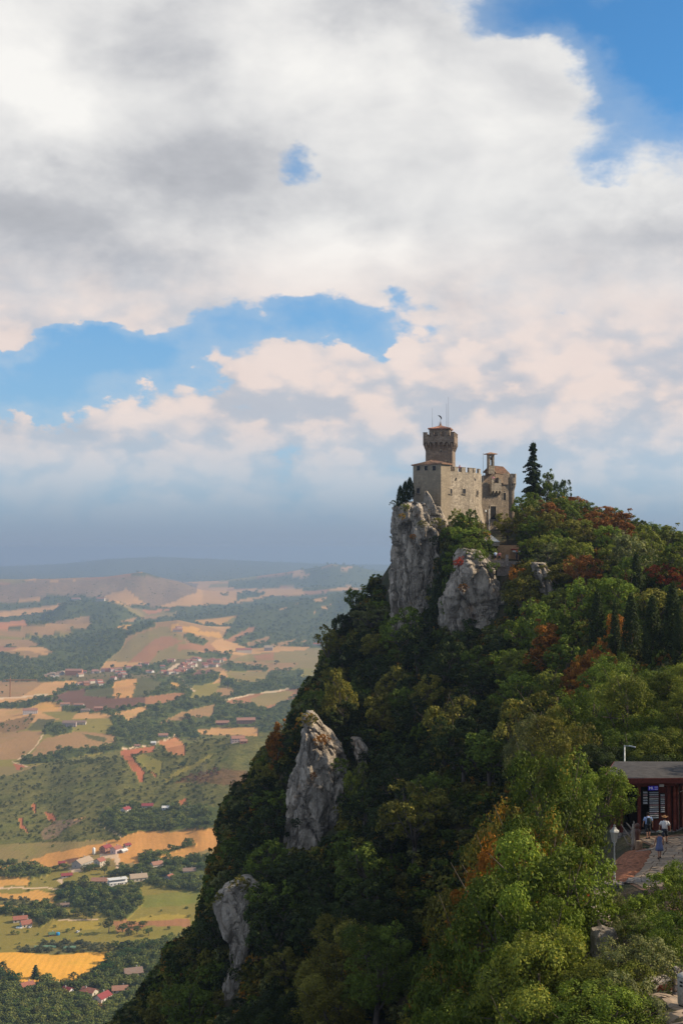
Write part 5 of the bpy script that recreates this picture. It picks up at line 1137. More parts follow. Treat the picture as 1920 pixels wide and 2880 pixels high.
# ------------------------------------------------------------------ people
SKIN = plain('skin', (.42, .22, .14), .55, var=.08)
def fabric(name, col): return plain(name, col, .85, var=.18, scale=22, bump=.25)
def person(loc, rz, h=1.72, label='', top='shirt', top_col=(.7, .7, .72), bottom='shorts', bot_col=(.03, .04, .06), hat=None, hair=(.03, .02, .015), stride=.16, arms=((.10, .02), (.10, -.04)), pack=None, group=None):
    """a figure seen from behind: one continuous skinned body with clothes, hair and hat over it; faces +Y before turning"""
    s = h / 1.72; root = empty('person', loc, rz, label, 'person', group); root.scale = (s, s, s)
    V, E, Rr = [], [], []
    def v(p, r, par=None):
        V.append(Vector(p)); Rr.append(r)
        if par is not None: E.append((par, len(V) - 1))
        return len(V) - 1
    pel = v((0, 0, .93), .13); wa = v((0, .0, 1.08), .12, pel); chs = v((0, .0, 1.28), .14, wa); nb = v((0, .0, 1.43), .075, chs); nk = v((0, .015, 1.50), .055, nb); hd = v((0, .02, 1.60), .088, nk); hd2 = v((0, .02, 1.66), .075, hd)
    v((0, .115, 1.59), .016, hd)                                             # nose
    for sd_ in (-1, 1): v((sd_ * .088, .01, 1.60), .016, hd)                  # ears
    for sd_, (out, fwd) in zip((-1, 1), arms):
        sh = v((sd_ * .19, 0, 1.40), .058, chs); elb = v((sd_ * (.23 + out * .5), -.01 + fwd, 1.13), .042, sh); wr = v((sd_ * (.24 + out * .6), .07 + fwd * 2, .90), .028, elb); pm = v((sd_ * (.24 + out * .6), .09 + fwd * 2, .83), .034, wr)
        for k in range(4): f1 = v((sd_ * (.24 + out * .6), .06 + fwd * 2 + k * .022, .775), .010, pm); v((sd_ * (.225 + out * .6), .065 + fwd * 2 + k * .022, .735 + .006 * abs(k - 1.5)), .009, f1)
        th = v((sd_ * (.21 + out * .6), .125 + fwd * 2, .80), .011, pm); v((sd_ * (.20 + out * .6), .14 + fwd * 2, .77), .010, th)
        st = stride * sd_
        hp = v((sd_ * .095, 0, .88), .10, pel); kn = v((sd_ * .10, st * .55 + .02, .50), .062, hp); cf = v((sd_ * .10, st * .75 - .03, .33), .058, kn); an = v((sd_ * .10, st, .09), .038, cf); v((sd_ * .105, st + .08, .035), .038, an); 
    me = bpy.data.meshes.new('body'); me.from_pydata([tuple(x) for x in V], E, []); tmp = bpy.data.objects.new('body', me); C.objects.link(tmp)
    md = tmp.modifiers.new('skin', 'SKIN'); sv = me.skin_vertices[0].data
    for d, r_ in zip(sv, Rr): d.radius = (r_, r_)
    sv[0].use_root = True
    tmp.modifiers.new('sub', 'SUBSURF').levels = 1
    bpy.context.view_layer.update(); dg = bpy.context.evaluated_depsgraph_get(); fin = bpy.data.meshes.new_from_object(tmp.evaluated_get(dg)); bpy.data.objects.remove(tmp); bpy.data.meshes.remove(me)
    fin.name = 'body'; fin.materials.clear(); fin.materials.append(SKIN); fin.polygons.foreach_set('use_smooth', [True] * len(fin.polygons)); link(bpy.data.objects.new('body', fin), root)
    tm, bm_ = fabric('cloth_top', top_col), fabric('cloth_bottom', bot_col)
    torso = [(0, 0, .96, .185, .135), (0, 0, 1.10, .175, .130), (0, 0, 1.28, .205, .145), (0, 0, 1.39, .205, .125), (0, .005, 1.45, .11, .085), (0, .01, 1.47, .075, .07)]
    if top == 'dress':
        torso = [(0, 0, .52, .27, .23), (0, 0, .70, .24, .20), (0, 0, .92, .20, .16), (0, 0, 1.06, .155, .125), (0, 0, 1.27, .19, .14), (0, 0, 1.38, .17, .12), (0, 0, 1.42, .11, .09)]
    mb = MB().rings(torso, 18); o = mb.build('dress' if top == 'dress' else 'shirt', tm, root, True)
    if top != 'dress':
        for sd_, (out, fwd) in zip((-1, 1), arms):
            a, b = Vector((sd_ * .165, 0, 1.41)), Vector((sd_ * (.225 + out * .4), -.01 + fwd * .8, 1.18)); MB().tube([a, a.lerp(b, .5), b], [.075, .078, .074], 12).build('sleeve', tm, o, True)
    if bottom:
        sh_ = MB().rings([(0, 0, .80, .175, .135), (0, 0, .92, .188, .145), (0, 0, 1.0, .175, .132)], 16).build(bottom, bm_, root, True)
        zl = .47 if bottom == 'shorts' else .12
        for sd_ in (-1, 1):
            st = stride * sd_; k = (.88 - zl) / .8
            MB().tube([(sd_ * .09, 0, .88), (sd_ * .10, st * .4 + .01, .66), (sd_ * .10, st * .55 + .015, max(zl, .48))] + ([(sd_ * .10, st, .12)] if zl < .3 else []), [.108, .098, .09] + ([.075] if zl < .3 else []), 12).build('trouser_leg', bm_, sh_, True)
    for sd_ in (-1, 1):
        st = stride * sd_; MB().rings([(sd_ * .105, st + .035, .0, .048, .125), (sd_ * .105, st + .035, .05, .05, .125), (sd_ * .105, st + .01, .09, .042, .075)], 12).build('shoe', fabric('shoe', (.05, .045, .04)), root, True)
    hm = fabric('hair', hair); MB().rings([(0, .0, 1.53, .05, .045), (0, -.005, 1.57, .088, .088), (0, -.01, 1.63, .097, .10), (0, .0, 1.69, .085, .09), (0, .01, 1.735, .04, .045)], 14).build('hair', hm, root, True)
    for sd_ in (-1, 1): MB().rings([(sd_ * .034, .098, 1.608, .006, .004), (sd_ * .034, .101, 1.615, .012, .008), (sd_ * .034, .098, 1.622, .006, .004)], 8).build('eye', MAT['dark'], root)
    if hat:
        hm = plain('hat_straw', hat, .8, scale=30, bump=.3); n = 24; vs_, fs = [], []
        prof = [(.001, 1.80), (.07, 1.795), (.098, 1.75), (.105, 1.685), (.16, 1.675), (.215, 1.70), (.212, 1.688), (.16, 1.662), (.095, 1.665)]
        for r_, z in prof:
            for k in range(n):
                u = 2 * math.pi * k / n; lift = .05 * abs(math.cos(u)) ** 2 if r_ > .15 else 0; vs_.append((r_ * math.cos(u), .01 + r_ * 1.12 * math.sin(u), z + lift * (r_ - .1) * 8))
        for i in range(len(prof) - 1): fs += [(i * n + k, i * n + (k + 1) % n, (i + 1) * n + (k + 1) % n, (i + 1) * n + k) for k in range(n)]
        MB().add(vs_, fs).build('hat', hm, root, True)
    if pack:
        pm_ = fabric('backpack', pack); bp = MB().rings([(0, -.17, 1.02, .14, .07), (0, -.20, 1.06, .16, .10), (0, -.20, 1.30, .15, .10), (0, -.18, 1.40, .10, .07)], 14).build('backpack', pm_, root, True)
        for sd_ in (-1, 1): MB().tube([(sd_ * .10, -.13, 1.38), (sd_ * .12, .0, 1.475), (sd_ * .12, .14, 1.34), (sd_ * .14, .02, 1.06), (sd_ * .10, -.14, 1.06)], .018, 6).build('strap', pm_, bp)
    return root
def stand(px, py_feet, Y): p = P(px, py_feet, Y); return (p.x, Y, p.z)

# ================================================================== CASTLE TERRACE
def build_terrace():
    z0 = -2.15
    MB().box(30.3, 225.6, z0 - 1.2, 7.4, 11.5, 2.4).build('terrace', MAT['stone_rough']).__setitem__('kind', 'structure')
    w0, w1 = P(1376, 1578, 219.5), P(1424, 1578, 219.8)
    r = empty('terrace_wall', (0, 0, 0), 0, 'grey stone parapet along the front of the castle terrace', 'wall')
    d = (w1 - w0); n = 6
    for k in range(n):
        a = w0 + d * (k / n); b = w0 + d * ((k + .985) / n); c = (a + b) / 2
        MB().box(c.x, 219.6, z0 - .28, (b - a).length, .4, 1.1).build('panel', MAT['stone_rough'], r, bevel=.02)
        MB().box(c.x, 219.6, z0 + .33, (b - a).length, .5, .12).build('coping', MAT['stone'], r)
    for q in (w0, w1): MB().box(q.x, 219.6, z0 + .25, .5, .55, 2.0).build('pier', MAT['stone_rough'], r)
    # kiosk behind the terrace
    k = empty('terrace_kiosk', (0, 0, 0), 0, 'low ochre kiosk with a red edged flat roof on the terrace', 'kiosk')
    a, b = P(1372, 1530, 230.5), P(1458, 1530, 230.5)
    MB().box((a.x + b.x) / 2, 231.4, (z0 + .9) , b.x - a.x, 1.8, 4.0).build('wall', plain('ochre_plaster', (.42, .25, .13), .9, scale=2), k)
    a2 = P(1440, 1545, 228.5); b2 = P(1463, 1545, 228.5)
    MB().box((a2.x + b2.x) / 2, 229.6, a2.z, b2.x - a2.x, 1.9, .14).build('awning', plain('red_awning', (.30, .03, .025), .8), k)
    MB().box((a2.x + b2.x) / 2, 228.8, a2.z - .35, b2.x - a2.x - .1, .08, .3).build('sign_strip', MAT['white'], k)
    # pale stone steps climbing to the gate
    st = empty('stone_stair', (0, 0, 0), 0, 'pale stone stair climbing from the terrace towards the castle gate', 'stair')
    for i in range(9):
        q = P(1383 - i * 4.2, 1523 - i * 3.2, 228.5 + i * .9)
        MB().box(q.x, q.y, q.z, 2.6, .95, .16).build('step', MAT['white'], st); MB().box(q.x, q.y + .1, q.z - .45, 2.5, .8, .7).build('riser', MAT['stone'], st)
build_terrace()
person(stand(1392, 1578, 223.5), R(10), 1.75, 'person in a pale blue shirt standing on the castle terrace', 'shirt', (.45, .55, .75), 'shorts', (.03, .03, .05), stride=.04)
person(stand(1403, 1578, 223.2), R(-20), 1.65, 'person in a pink patterned top beside the pale blue shirt', 'shirt', (.45, .16, .16), 'shorts', (.02, .02, .02), stride=.04)
person(stand(1452, 1577, 224.5), R(40), 1.72, 'person in dark clothes with a red cap under the terrace awning', 'shirt', (.03, .03, .035), 'trousers', (.025, .025, .03), hat=(.5, .03, .03), stride=.05)
_q = P(1291.8, 1321, 241.5); person((_q.x, 241.5, zpix(1321.5, 241.5) - .75), R(180), 1.7, 'tiny person looking out between the castle merlons', 'shirt', (.45, .20, .22), 'trousers', (.03, .03, .05), stride=.03)
_q = P(1386.3, 1355, 248.2); person((_q.x, 248.3, zpix(1357, 247) - .25), R(160), 1.65, 'tiny person in pink leaning on the castle balcony', 'shirt', (.75, .35, .38), 'trousers', (.03, .03, .05), stride=.03)

# ================================================================== PATH
PATH = [(12.4, 40), (13.0, 46), (16.4, 55), (19.3, 66), (19.9, 75), (21.9, 79.5), (23.3, 83.5), (22.6, 87.0)]
HALF = [2.2, 2.3, 2.0, 2.3, 3.2, 3.0, 2.9, 3.0]
def build_path():
    pc = np.array(PATH); tt = np.linspace(0, 1, 60); s = np.concatenate([[0], np.cumsum(np.hypot(*np.diff(pc, axis=0).T))]); L = s[-1]
    cx, cy_ = np.interp(tt * L, s, pc[:, 0]), np.interp(tt * L, s, pc[:, 1]); hw = np.interp(tt * L, s, HALF)
    dx, dy = np.gradient(cx), np.gradient(cy_); nl = np.hypot(dx, dy); nx, ny = dy / nl, -dx / nl
    def pt(i, f): return cx[i] + nx[i] * hw[i] * f, cy_[i] + ny[i] * hw[i] * f
    v, q = [], []
    for i in range(60):
        for f in (-1.08, -.5, 0, .5, 1.08):
            x, y = pt(i, f); v.append((x, y, float(mz(x, y)) + .02))
    q = [(i * 5 + k, i * 5 + k + 1, i * 5 + k + 6, i * 5 + k + 5) for i in range(59) for k in range(4)]
    me = mesh_np('path', v, q); base = add_mesh('path', me, plain('path_earth', (.17, .10, .065), 1.0, scale=3, bump=.5)); tag(base, kind='structure')
    # flagstones laid one by one
    m, t, b, _ = newmat('flagstone'); o = t.pos(); rd = t.new('ShaderNodeObjectInfo').outputs['Random']
    c = t.mix(rd, (.27, .195, .130), (.36, .265, .185)); c = t.mix(t.rng(t.noise(o, 3.0, 6, .65), .45, .7), c, (.21, .175, .14)); c = t.mix(t.rng(t.noise(o, 14, 4, .6), .55, .75), c, (.36, .29, .22))
    t.put(b.inputs['Base Color'], c); b.inputs['Roughness'].default_value = .9; t.put(b.inputs['Normal'], t.bump(t.noise(o, 9, 5, .6), .5, .03))
    cnt = 0
    def lay(l0, l1, size, fmin=-1, fmax=1):
        nonlocal cnt
        rows = int((l1 - l0) / size); 
        for rI in range(rows):
            la, lb = l0 + rI * size, l0 + (rI + 1) * size
            wid = np.interp((la + lb) / 2, s, HALF) * (fmax - fmin); n = max(2, int(wid / (size * 1.25)))
            r1 = np.random.default_rng(1000 + rI + int(l0 * 10)); 
            cutA = np.sort(np.clip(np.linspace(fmin, fmax, n + 1) + r1.uniform(-.35, .35, n + 1) * (fmax - fmin) / n * np.r_[0, np.ones(n - 1), 0], fmin, fmax))
            for k in range(n):
                f0, f1 = cutA[k], cutA[k + 1]
                cs = []
                for (ll, ff) in ((la, f0), ((la), (f0 + f1) / 2), (la, f1), (lb, f1), (lb, (f0 + f1) / 2), (lb, f0)):
                    jl = (vnoise(np.array([ll * 3.1]), np.array([ff * 7.3]), 3)[0] - .5) * size * .5; jf = (vnoise(np.array([ll * 5.1]), np.array([ff * 9.3]), 4)[0] - .5) * .12
                    ll = ll + jl; ff = ff + jf
                    X, Y_ = np.interp(ll, s, pc[:, 0]), np.interp(ll, s, pc[:, 1]); h_ = np.interp(ll, s, HALF)
                    a, b_ = np.interp(ll + .5, s, pc[:, 0]) - np.interp(ll - .5, s, pc[:, 0]), np.interp(ll + .5, s, pc[:, 1]) - np.interp(ll - .5, s, pc[:, 1]); nn = math.hypot(a, b_)
                    cs.append(Vector((X + b_ / nn * h_ * ff, Y_ - a / nn * h_ * ff)))
                ce = sum(cs, Vector((0, 0))) / len(cs); cs = [ce + (c_ - ce) * (1 - .028 / max(.1, (c_ - ce).length) - .02) for c_ in cs]
                z = float(mz(ce.x, ce.y)); up = r1.uniform(.045, .065)
                tilt = [float(mz(c_.x, c_.y)) for c_ in cs]
                mb = MB().prism([tuple(c_) for c_ in cs], [q_ - .03 for q_ in tilt], [q_ + up for q_ in tilt]); mb.build('paving_stone', m, base, bevel=.012); cnt += 1
    lay(0.8, 12.5, .62); lay(33.0, 48.5, .58, -1.0, .95)
    print('paving stones', cnt)
build_path()

# red earth bank left of the upper path
def bank():
    v, q = [], []
    nx_, ny_ = 22, 26
    for j in range(ny_):
        for i in range(nx_):
            y = 74.6 + 9.5 * j / (ny_ - 1); x = np.interp(y, [74, 79, 84], [15.3, 15.7, 16.8]) + (np.interp(y, [74, 79, 82.5, 84], [1.2, 3.1, 3.9, 3.9])) * i / (nx_ - 1)
            e = math.sin(math.pi * i / (nx_ - 1)) ** .6 * math.sin(math.pi * min(1, max(0, j / (ny_ - 1)))) ** .5
            v.append((x, y, float(mz(x, y)) - .25 + e * .62 + .14 * (float(fbm(np.array([x * 1.3]), np.array([y * 1.3]), 4, 6)[0]) - .5)))
    q = [(j * nx_ + i, j * nx_ + i + 1, (j + 1) * nx_ + i + 1, (j + 1) * nx_ + i) for j in range(ny_ - 1) for i in range(nx_ - 1)]
    me = mesh_np('earth_bank', v, q); me.polygons.foreach_set('use_smooth', np.ones(len(q), bool))
    tag(add_mesh('earth_bank', me, plain('red_earth', (.26, .105, .055), 1.0, var=.45, scale=4, bump=.8)), kind='structure')
bank()
def boulder(name, loc, sx, sy, sz, seed, label=None, cat='rock', mat='stone_rough', rz=0.0):
    from mathutils import noise as mn
    bm = bmesh.new(); bmesh.ops.create_icosphere(bm, subdivisions=3, radius=1)
    for w in bm.verts:
        p = w.co.copy(); k = max(abs(p.x), abs(p.y), abs(p.z)); p = p.lerp(p / k * .86, .55); p += mn.noise_vector(w.co * 1.4 + Vector((seed, 0, 0))) * .22 + mn.noise_vector(w.co * 4 + Vector((seed, 3, 0))) * .06
        w.co = Vector((p.x * sx, p.y * sy, p.z * sz))
    me = bpy.data.meshes.new(name); bm.to_mesh(me); bm.free(); o = add_mesh(name, me, MAT[mat]); o.location = loc; o.rotation_euler[2] = rz
    return tag(o, label, cat)
def gz(x, y): return float(mz(x, y))
_a = P(1727, 2474, 75.0)
boulder('edge_stone', (_a.x - .15, 74.6, gz(_a.x, 74.6) + .05), .75, .5, .3, 2.0, 'pale flat stone at the foot of the white lantern post')
boulder('edge_stone', (_a.x + 1.25, 74.4, gz(_a.x + 1.2, 74.4) + .02), .8, .45, .22, 5.0, 'pale flat stone right of the lantern post base')
for k, (px, py, Y, s_) in enumerate([(1690, 2540, 66, .8), (1682, 2600, 60, .85), (1700, 2650, 56, .8), (1665, 2580, 63, .7)]):
    q = P(px, py, Y); boulder('wall_rock', (q.x, Y, q.z - .3), s_ * .8, s_ * .8, s_ * 1.3, 11.0 + k, ['highest rock of the bank below the lantern post', 'large pale rock midway down the path bank', 'lowest rock of the path bank beside the grey bush', 'rock left of the others on the path bank'][k], mat='rock')
q = P(1868, 2722, 47.5); boulder('wall_rock', (q.x, 48.6, gz(q.x, 48.6) + .1), .75, .5, .38, 33.0, 'dark ridged rock beside the stone bollard', mat='rock', rz=.5)
q = P(1880, 2735, 47.5); boulder('leaf_pile', (q.x + .15, 47.6, gz(q.x + .2, 47.6) + .02), .55, .35, .14, 35.0, 'heap of red fallen leaves at the bollard foot', 'leaves', 'leafpile') if 'leafpile' in MAT else None

# ------------------------------------------------------------------ stone bollards with a cable, litter bin
def bollard(px, py, Y, label):
    q = P(px, py, Y); g = gz(q.x, Y); r = empty('stone_bollard', (q.x, Y, g), R(12), label, 'bollard', None)
    h = q.z - g + .75; w = .13
    rs = []
    MB().prism([(-.14, -.13), (.14, -.13), (.14, .13), (-.14, .13)], -.2, .88).build('shaft', MAT['stone_rough'], r, bevel=.03)
    cp = MB(); n = 9; vs_ = []
    for y in (-.128, .128):
        for k in range(n): u = math.pi * k / (n - 1); vs_.append((.138 * math.cos(u), y, .882 + .15 * math.sin(u)))
    cp.add(vs_, [tuple(range(n)), tuple(range(2 * n - 1, n - 1, -1))] + [(k, k + 1, n + k + 1, n + k) for k in range(n - 1)] + [(0, n, 2 * n - 1, n - 1)]); cp.build('rounded_cap', MAT['stone_rough'], r)
    MB().tube([(-.15, 0, .70), (.15, 0, .70)], .03, 8).build('cable_eye', MAT['iron'], r)
    return r, Vector((q.x, Y, g + .70))
B1_, e1 = bollard(1902, 2690, 46.0, 'rounded stone bollard at the edge of the lower path')
far_end = P(1838, 2662, 49.5)
def rope(a, b, sag, r_): return MB().tube([a.lerp(b, t) - Vector((0, 0, sag * 4 * t * (1 - t))) for t in np.linspace(0, 1, 10)], r_, 6)
tag(rope(e1, Vector((far_end.x, 49.5, far_end.z)), .12, .018).build('guard_cable', MAT['iron'], None, True), 'dark sagging cable running left from the stone bollard', 'cable')
tag(rope(e1 + Vector((.15, 0, 0)), e1 + Vector((2.2, -.6, .05)), .15, .02).build('guard_cable', MAT['iron'], None, True), 'cable running right out of view from the stone bollard', 'cable')
def litter_bin():
    q = P(1928, 2800, 43.0); x = q.x; g = gz(x, 43); r = empty('litter_bin', (x, 43, g), R(20), 'grey cylindrical litter bin with dark slots at the right edge', 'bin')
    mt = plain('bin_grey', (.33, .31, .28), .6, .1, scale=12); z0 = P(1915, 2805, 43).z - g
    MB().rings([(0, 0, .15, .26, .26), (0, 0, .18, .28, .28), (0, 0, 1.02, .28, .28), (0, 0, 1.05, .275, .275)], 28).build('drum', mt, r, True)
    MB().rings([(0, 0, 1.051, .29, .29), (0, 0, 1.09, .28, .28), (0, 0, 1.15, .17, .17), (0, 0, 1.17, .03, .03)], 28).build('lid', mt, r, True)
    for k in range(5):
        u = R(-160 + 25 * k); 
        for z in (.92, .80): MB().box(math.cos(u) * .279, math.sin(u) * .279, z, .02, .10, .055, u).build('slot', MAT['dark'], r)
    for k in range(3): u = R(30 + 120 * k); MB().box(math.cos(u) * .2, math.sin(u) * .2, .07, .08, .08, .15, u).build('foot', MAT['iron'], r)
litter_bin()

# ------------------------------------------------------------------ lantern post and the street lamp arm
def lantern():
    x, Y = _a.x, 75.0; g = gz(x, Y) + .1; r = empty('lantern_post', (x, Y, g), R(15), 'white lantern on a slim white post beside the path', 'street lamp')
    zt = P(1724, 2367, Y).z - g
    w = plain('lamp_white_paint', (.55, .54, .50), .45, var=.12, scale=9)
    MB().rings([(0, 0, 0, .11, .11), (0, 0, .12, .10, .10), (0, 0, .16, .065, .065), (0, 0, .9, .05, .05), (0, 0, .93, .065, .065), (0, 0, .98, .045, .045), (0, 0, zt - .25, .038, .038), (0, 0, zt - .2, .06, .06), (0, 0, zt - .12, .04, .04), (0, 0, zt, .12, .12)], 14).build('post', w, r, True)
    gl = plain('frosted_glass', (.42, .40, .34), .3, var=.1)
    cage = MB().rings([(0, 0, zt + .01, .135, .135), (0, 0, zt + .55, .235, .235)], 6).build('glass', gl, r)
    fr = []
    for k in range(6):
        u = k * math.pi / 3; MB().tube([(.14 * math.cos(u), .14 * math.sin(u), zt), (.242 * math.cos(u), .242 * math.sin(u), zt + .56)], .014, 5).build('glazing_bar', w, r)
        MB().tube([(.27 * math.cos(u), .27 * math.sin(u), zt + .55), (.30 * math.cos(u), .30 * math.sin(u), zt + .66)], [.02, .008], 5).build('crown_tip', w, r)
    rf = MB().rings([(0, 0, zt + .56, .30, .30), (0, 0, zt + .60, .29, .29), (0, 0, zt + .74, .15, .15), (0, 0, zt + .80, .12, .12), (0, 0, zt + .84, .05, .05)], 6).build('lantern_roof', w, r)
    MB().rings([(0, 0, zt + .84, .05, .05), (0, 0, zt + .90, .075, .075), (0, 0, zt + .96, .06, .06), (0, 0, zt + .99, .01, .01)], 12).build('finial', w, rf, True)
lantern()
def lamp_arm():
    a, b = P(1754, 2096, 97.5), P(1785, 2101, 97.0); g = gz(a.x, 97.5); r = empty('lamp_pole', (a.x, 97.5, g), 0, 'thin galvanised lamp pole with a side arm behind the shop roof', 'street lamp')
    MB().tube([(0, 0, -.3), (.02, 0, a.z - g)], [.06, .045], 8).build('pole', MAT['steel'], r, True)
    d = b - a; MB().tube([(.02, 0, a.z - g - .03), (d.x * .5, d.y * .5, a.z - g - .04)], .03, 6).build('arm', MAT['steel'], r, True)
    MB().box(d.x * .72, d.y * .72, a.z - g + d.z * .72, .55, .16, .08, math.atan2(d.y, d.x), (0, .12, 0)).build('lamp_head', MAT['steel'], r, bevel=.02)
lamp_arm()

# ================================================================== SHOP
def build_shop():
    r = empty('souvenir_shop', (0, 0, 0), 0, 'dark red timber souvenir shop with a grey hipped roof beside the path', 'shop')
    A, B, Cc, D = (18.4, 87.45), (22.75, 88.0), (26.6, 93.2), (20.4, 93.0); z0, ze = -19.35, -15.75
    red = plain('red_timber', (.12, .027, .018), .7, scale=8, bump=.2); dk = plain('shop_interior', (.012, .010, .010), .9); grey = plain('roof_felt', (.050, .046, .045), .95, scale=2.5, var=.3, bump=.3)
    MB().prism([A, B, Cc, D], z0 - .6, z0 + .12).build('plinth', MAT['stone_rough'], r)
    wl = MB(); 
    for a, b in ((Cc, D), (D, A)):
        a_, b_ = Vector(a), Vector(b); n = (b_ - a_).normalized(); n = Vector((-n.y, n.x)) * .2; wl.prism([a, b, tuple(b_ + n), tuple(a_ + n)], z0 + .121, ze)
    wl.build('wall', red, r)
    MB().prism([tuple(Vector(A).lerp(Vector(Cc), .16)), tuple(Vector(B).lerp(Vector(D), .16)), tuple(Vector(Cc).lerp(Vector(A), .06)), tuple(Vector(D).lerp(Vector(B), .06))], z0 + .122, ze - .05).build('dark_interior', dk, r)
    # posts and lintels on the two open sides
    for (a, b, ts) in ((A, B, (.0, .14, .43, .70, .90, 1.0)), (B, Cc, (.10, .22, .5, .78, 1.0))):
        for t in ts:
            p, rz = on_wall(a, b, t, -.12); MB().box(p.x, p.y, (z0 + .12 + ze - .42) / 2, .2, .2, ze - .42 - z0 - .12, rz).build('post', red, r, bevel=.01)
        p, rz = on_wall(a, b, .5, -.12); MB().box(p.x, p.y, ze - .20, (Vector(b) - Vector(a)).length, .24, .43, rz).build('lintel', red, r)
    p, rz = on_wall(A, B, .80, -.16); MB().box(p.x, p.y, (z0 + ze) / 2 - .15, 1.35, .08, ze - z0 - .7, rz).build('wall_panel', red, r)
    # roof: hipped felt roof with a red fascia
    poly = [A, B, Cc, D]; c = Vector((sum(p[0] for p in poly) / 4, sum(p[1] for p in poly) / 4)); e = [Vector(p) + (Vector(p) - c).normalized() * .95 for p in poly]
    apx = [(c.x - .8, c.y - .2), (c.x + 1.0, c.y + .4)]
    v = [(p.x, p.y, ze + .30) for p in e] + [(*apx[0], ze + .46), (*apx[1], ze + .46)]
    MB().add(v, [(0, 1, 5, 4), (1, 2, 5), (2, 3, 4, 5), (3, 0, 4), (3, 2, 1, 0)]).build('roof', grey, r)
    for i in range(4):
        a, b = e[i], e[(i + 1) % 4]; d = (b - a).normalized(); p = (a + b) / 2; MB().box(p.x - d.y * .03 * -1, p.y - d.x * .03, ze + .12, (b - a).length - .02, .06, .335, math.atan2(d.y, d.x)).build('fascia', red, r)
    for k in range(12): p = e[0].lerp(e[1], (k + .5) / 12); MB().box(p.x + .05, p.y + .5, ze - .02 + .03, .09, .9, .12, math.atan2(.9, 7) + .12).build('rafter_end', red, r)
    # blue lit sign with white letters
    sg, rz = on_wall(A, B, wall_t(A, B, 1829.5), .03); zc = zpix(2216.5, sg.y); blue = plain('blue_sign', (.03, .03, .40), .4, emit=((.05, .04, .9), .06)); wht = plain('sign_letters', (.8, .8, .85), .5, emit=((.8, .8, 1.0), .1))
    s = MB().box(sg.x, sg.y, zc, .68, .06, .28, rz).build('sign', blue, r)
    cu = bpy.data.curves.new('sign_text', 'FONT'); cu.body = 'MI.'; cu.size = .26; cu.extrude = .008; cu.align_x = 'LEFT'; cu.align_y = 'CENTER'
    to = bpy.data.objects.new('sign_text', cu); C.objects.link(to); bpy.context.view_layer.update(); me = bpy.data.meshes.new_from_object(to.evaluated_get(bpy.context.evaluated_depsgraph_get())); bpy.data.objects.remove(to)
    me.name = 'sign_letters'; me.materials.clear(); me.materials.append(wht); o = link(bpy.data.objects.new('sign_letters', me), s)
    f, _ = on_wall(A, B, wall_t(A, B, 1829.5), .07); dd = Vector((math.cos(rz), math.sin(rz))); o.matrix_world = Matrix.Translation((f.x - dd.x * .31, f.y - dd.y * .31, zc)) @ Matrix.Rotation(rz, 4, 'Z') @ Matrix.Rotation(R(90), 4, 'X')
    for z, w_ in ((zc + .07, .22), (zc - .07, .22)): MB().box(f.x + dd.x * .2, f.y + dd.y * .2, z, w_, .012, .03, rz).build('sign_line', wht, s)
    # racks of postcards and prints
    pap = [plain('postcards_%d' % i, c_, .6, scale=30, var=.5) for i, c_ in enumerate([(.36, .37, .38), (.26, .28, .30), (.42, .40, .36), (.30, .20, .20)])]
    for (x0, x1, y0, y1, nrow, nm) in ((1817, 1843, 2226, 2302, 13, 'print_rack'), (1848.5, 1860, 2233, 2285, 9, 'postcard_rack'), (1800, 1812, 2225, 2262, 5, 'print_rack')):
        p, rz = on_wall(A, B, wall_t(A, B, (x0 + x1) / 2), .12); k = p.y / FPX; w_ = (x1 - x0) * k
        rk = MB().box(p.x, p.y + .06, zpix((y0 + y1) / 2, p.y), w_ + .06, .03, (y1 - y0) * k + .1, rz).build(nm, MAT['iron'], r)
        for i in range(nrow):
            z = zpix(y0 + (y1 - y0) * (i + .5) / nrow, p.y); MB().box(p.x, p.y - .03, z, w_, .03, (y1 - y0) * k / nrow * .62, rz, (-.45, 0, 0)).build('card_row', pap[(i * 7 + int(x0)) % 4], rk)
    # glazed corner on the right side and its lit goods
    for (t0, t1) in ((.115, .21), (.235, .34)):
        a, b = Vector(B).lerp(Vector(Cc), t0), Vector(B).lerp(Vector(Cc), t1); p = (a + b) / 2; dn = (b - a).normalized(); n_ = Vector((dn.y, -dn.x)) * -.2; gl = plain('shop_glass', (.10, .085, .06), .08, spec=.6)
        MB().box(p.x + n_.x, p.y + n_.y, (z0 + ze) / 2 - .2, (b - a).length, .03, ze - z0 - .9, math.atan2(dn.y, dn.x)).build('window', gl, r)
    # printed cloth hung out under the right eave
    p, rz = on_wall(B, Cc, .30, .95); cl_, t, b_, _ = newmat('printed_cloth'); n = t.noise(t.obj(), 5.5, 5, .7, 1.5); t.put(b_.inputs['Base Color'], t.mix(t.rng(n, .46, .56), (.68, .62, .50), (.14, .13, .12))); b_.inputs['Roughness'].default_value = .9
    MB().box(p.x, p.y, ze - .42, 3.6, 1.5, .03, rz, (-.55, 0, 0)).build('awning_cloth', cl_, r)
    p, rz = on_wall(A, B, .78, .05); MB().box(p.x, p.y, ze - .35, .3, .12, .16, rz).build('wall_lamp', MAT['white'], r)
    return r
build_shop()
person((P(1853, 2410, 80).x, 80.0, gz(19.8, 80) + .06), R(8), 1.66, 'person in a blue sleeveless dress and sun hat walking up the path', 'dress', (.13, .16, .30), None, hat=(.20, .21, .17), stride=.12, arms=((.08, .02), (.12, .06)))
person((P(1868, 2352, 84).x, 84.0, gz(21.2, 84) + .06), R(-14), 1.78, 'person in a white shirt and straw hat striding towards the shop', 'shirt', (.72, .70, .68), 'shorts', (.035, .04, .055), hat=(.55, .27, .10), stride=.24, arms=((.16, .0), (.16, .03)))
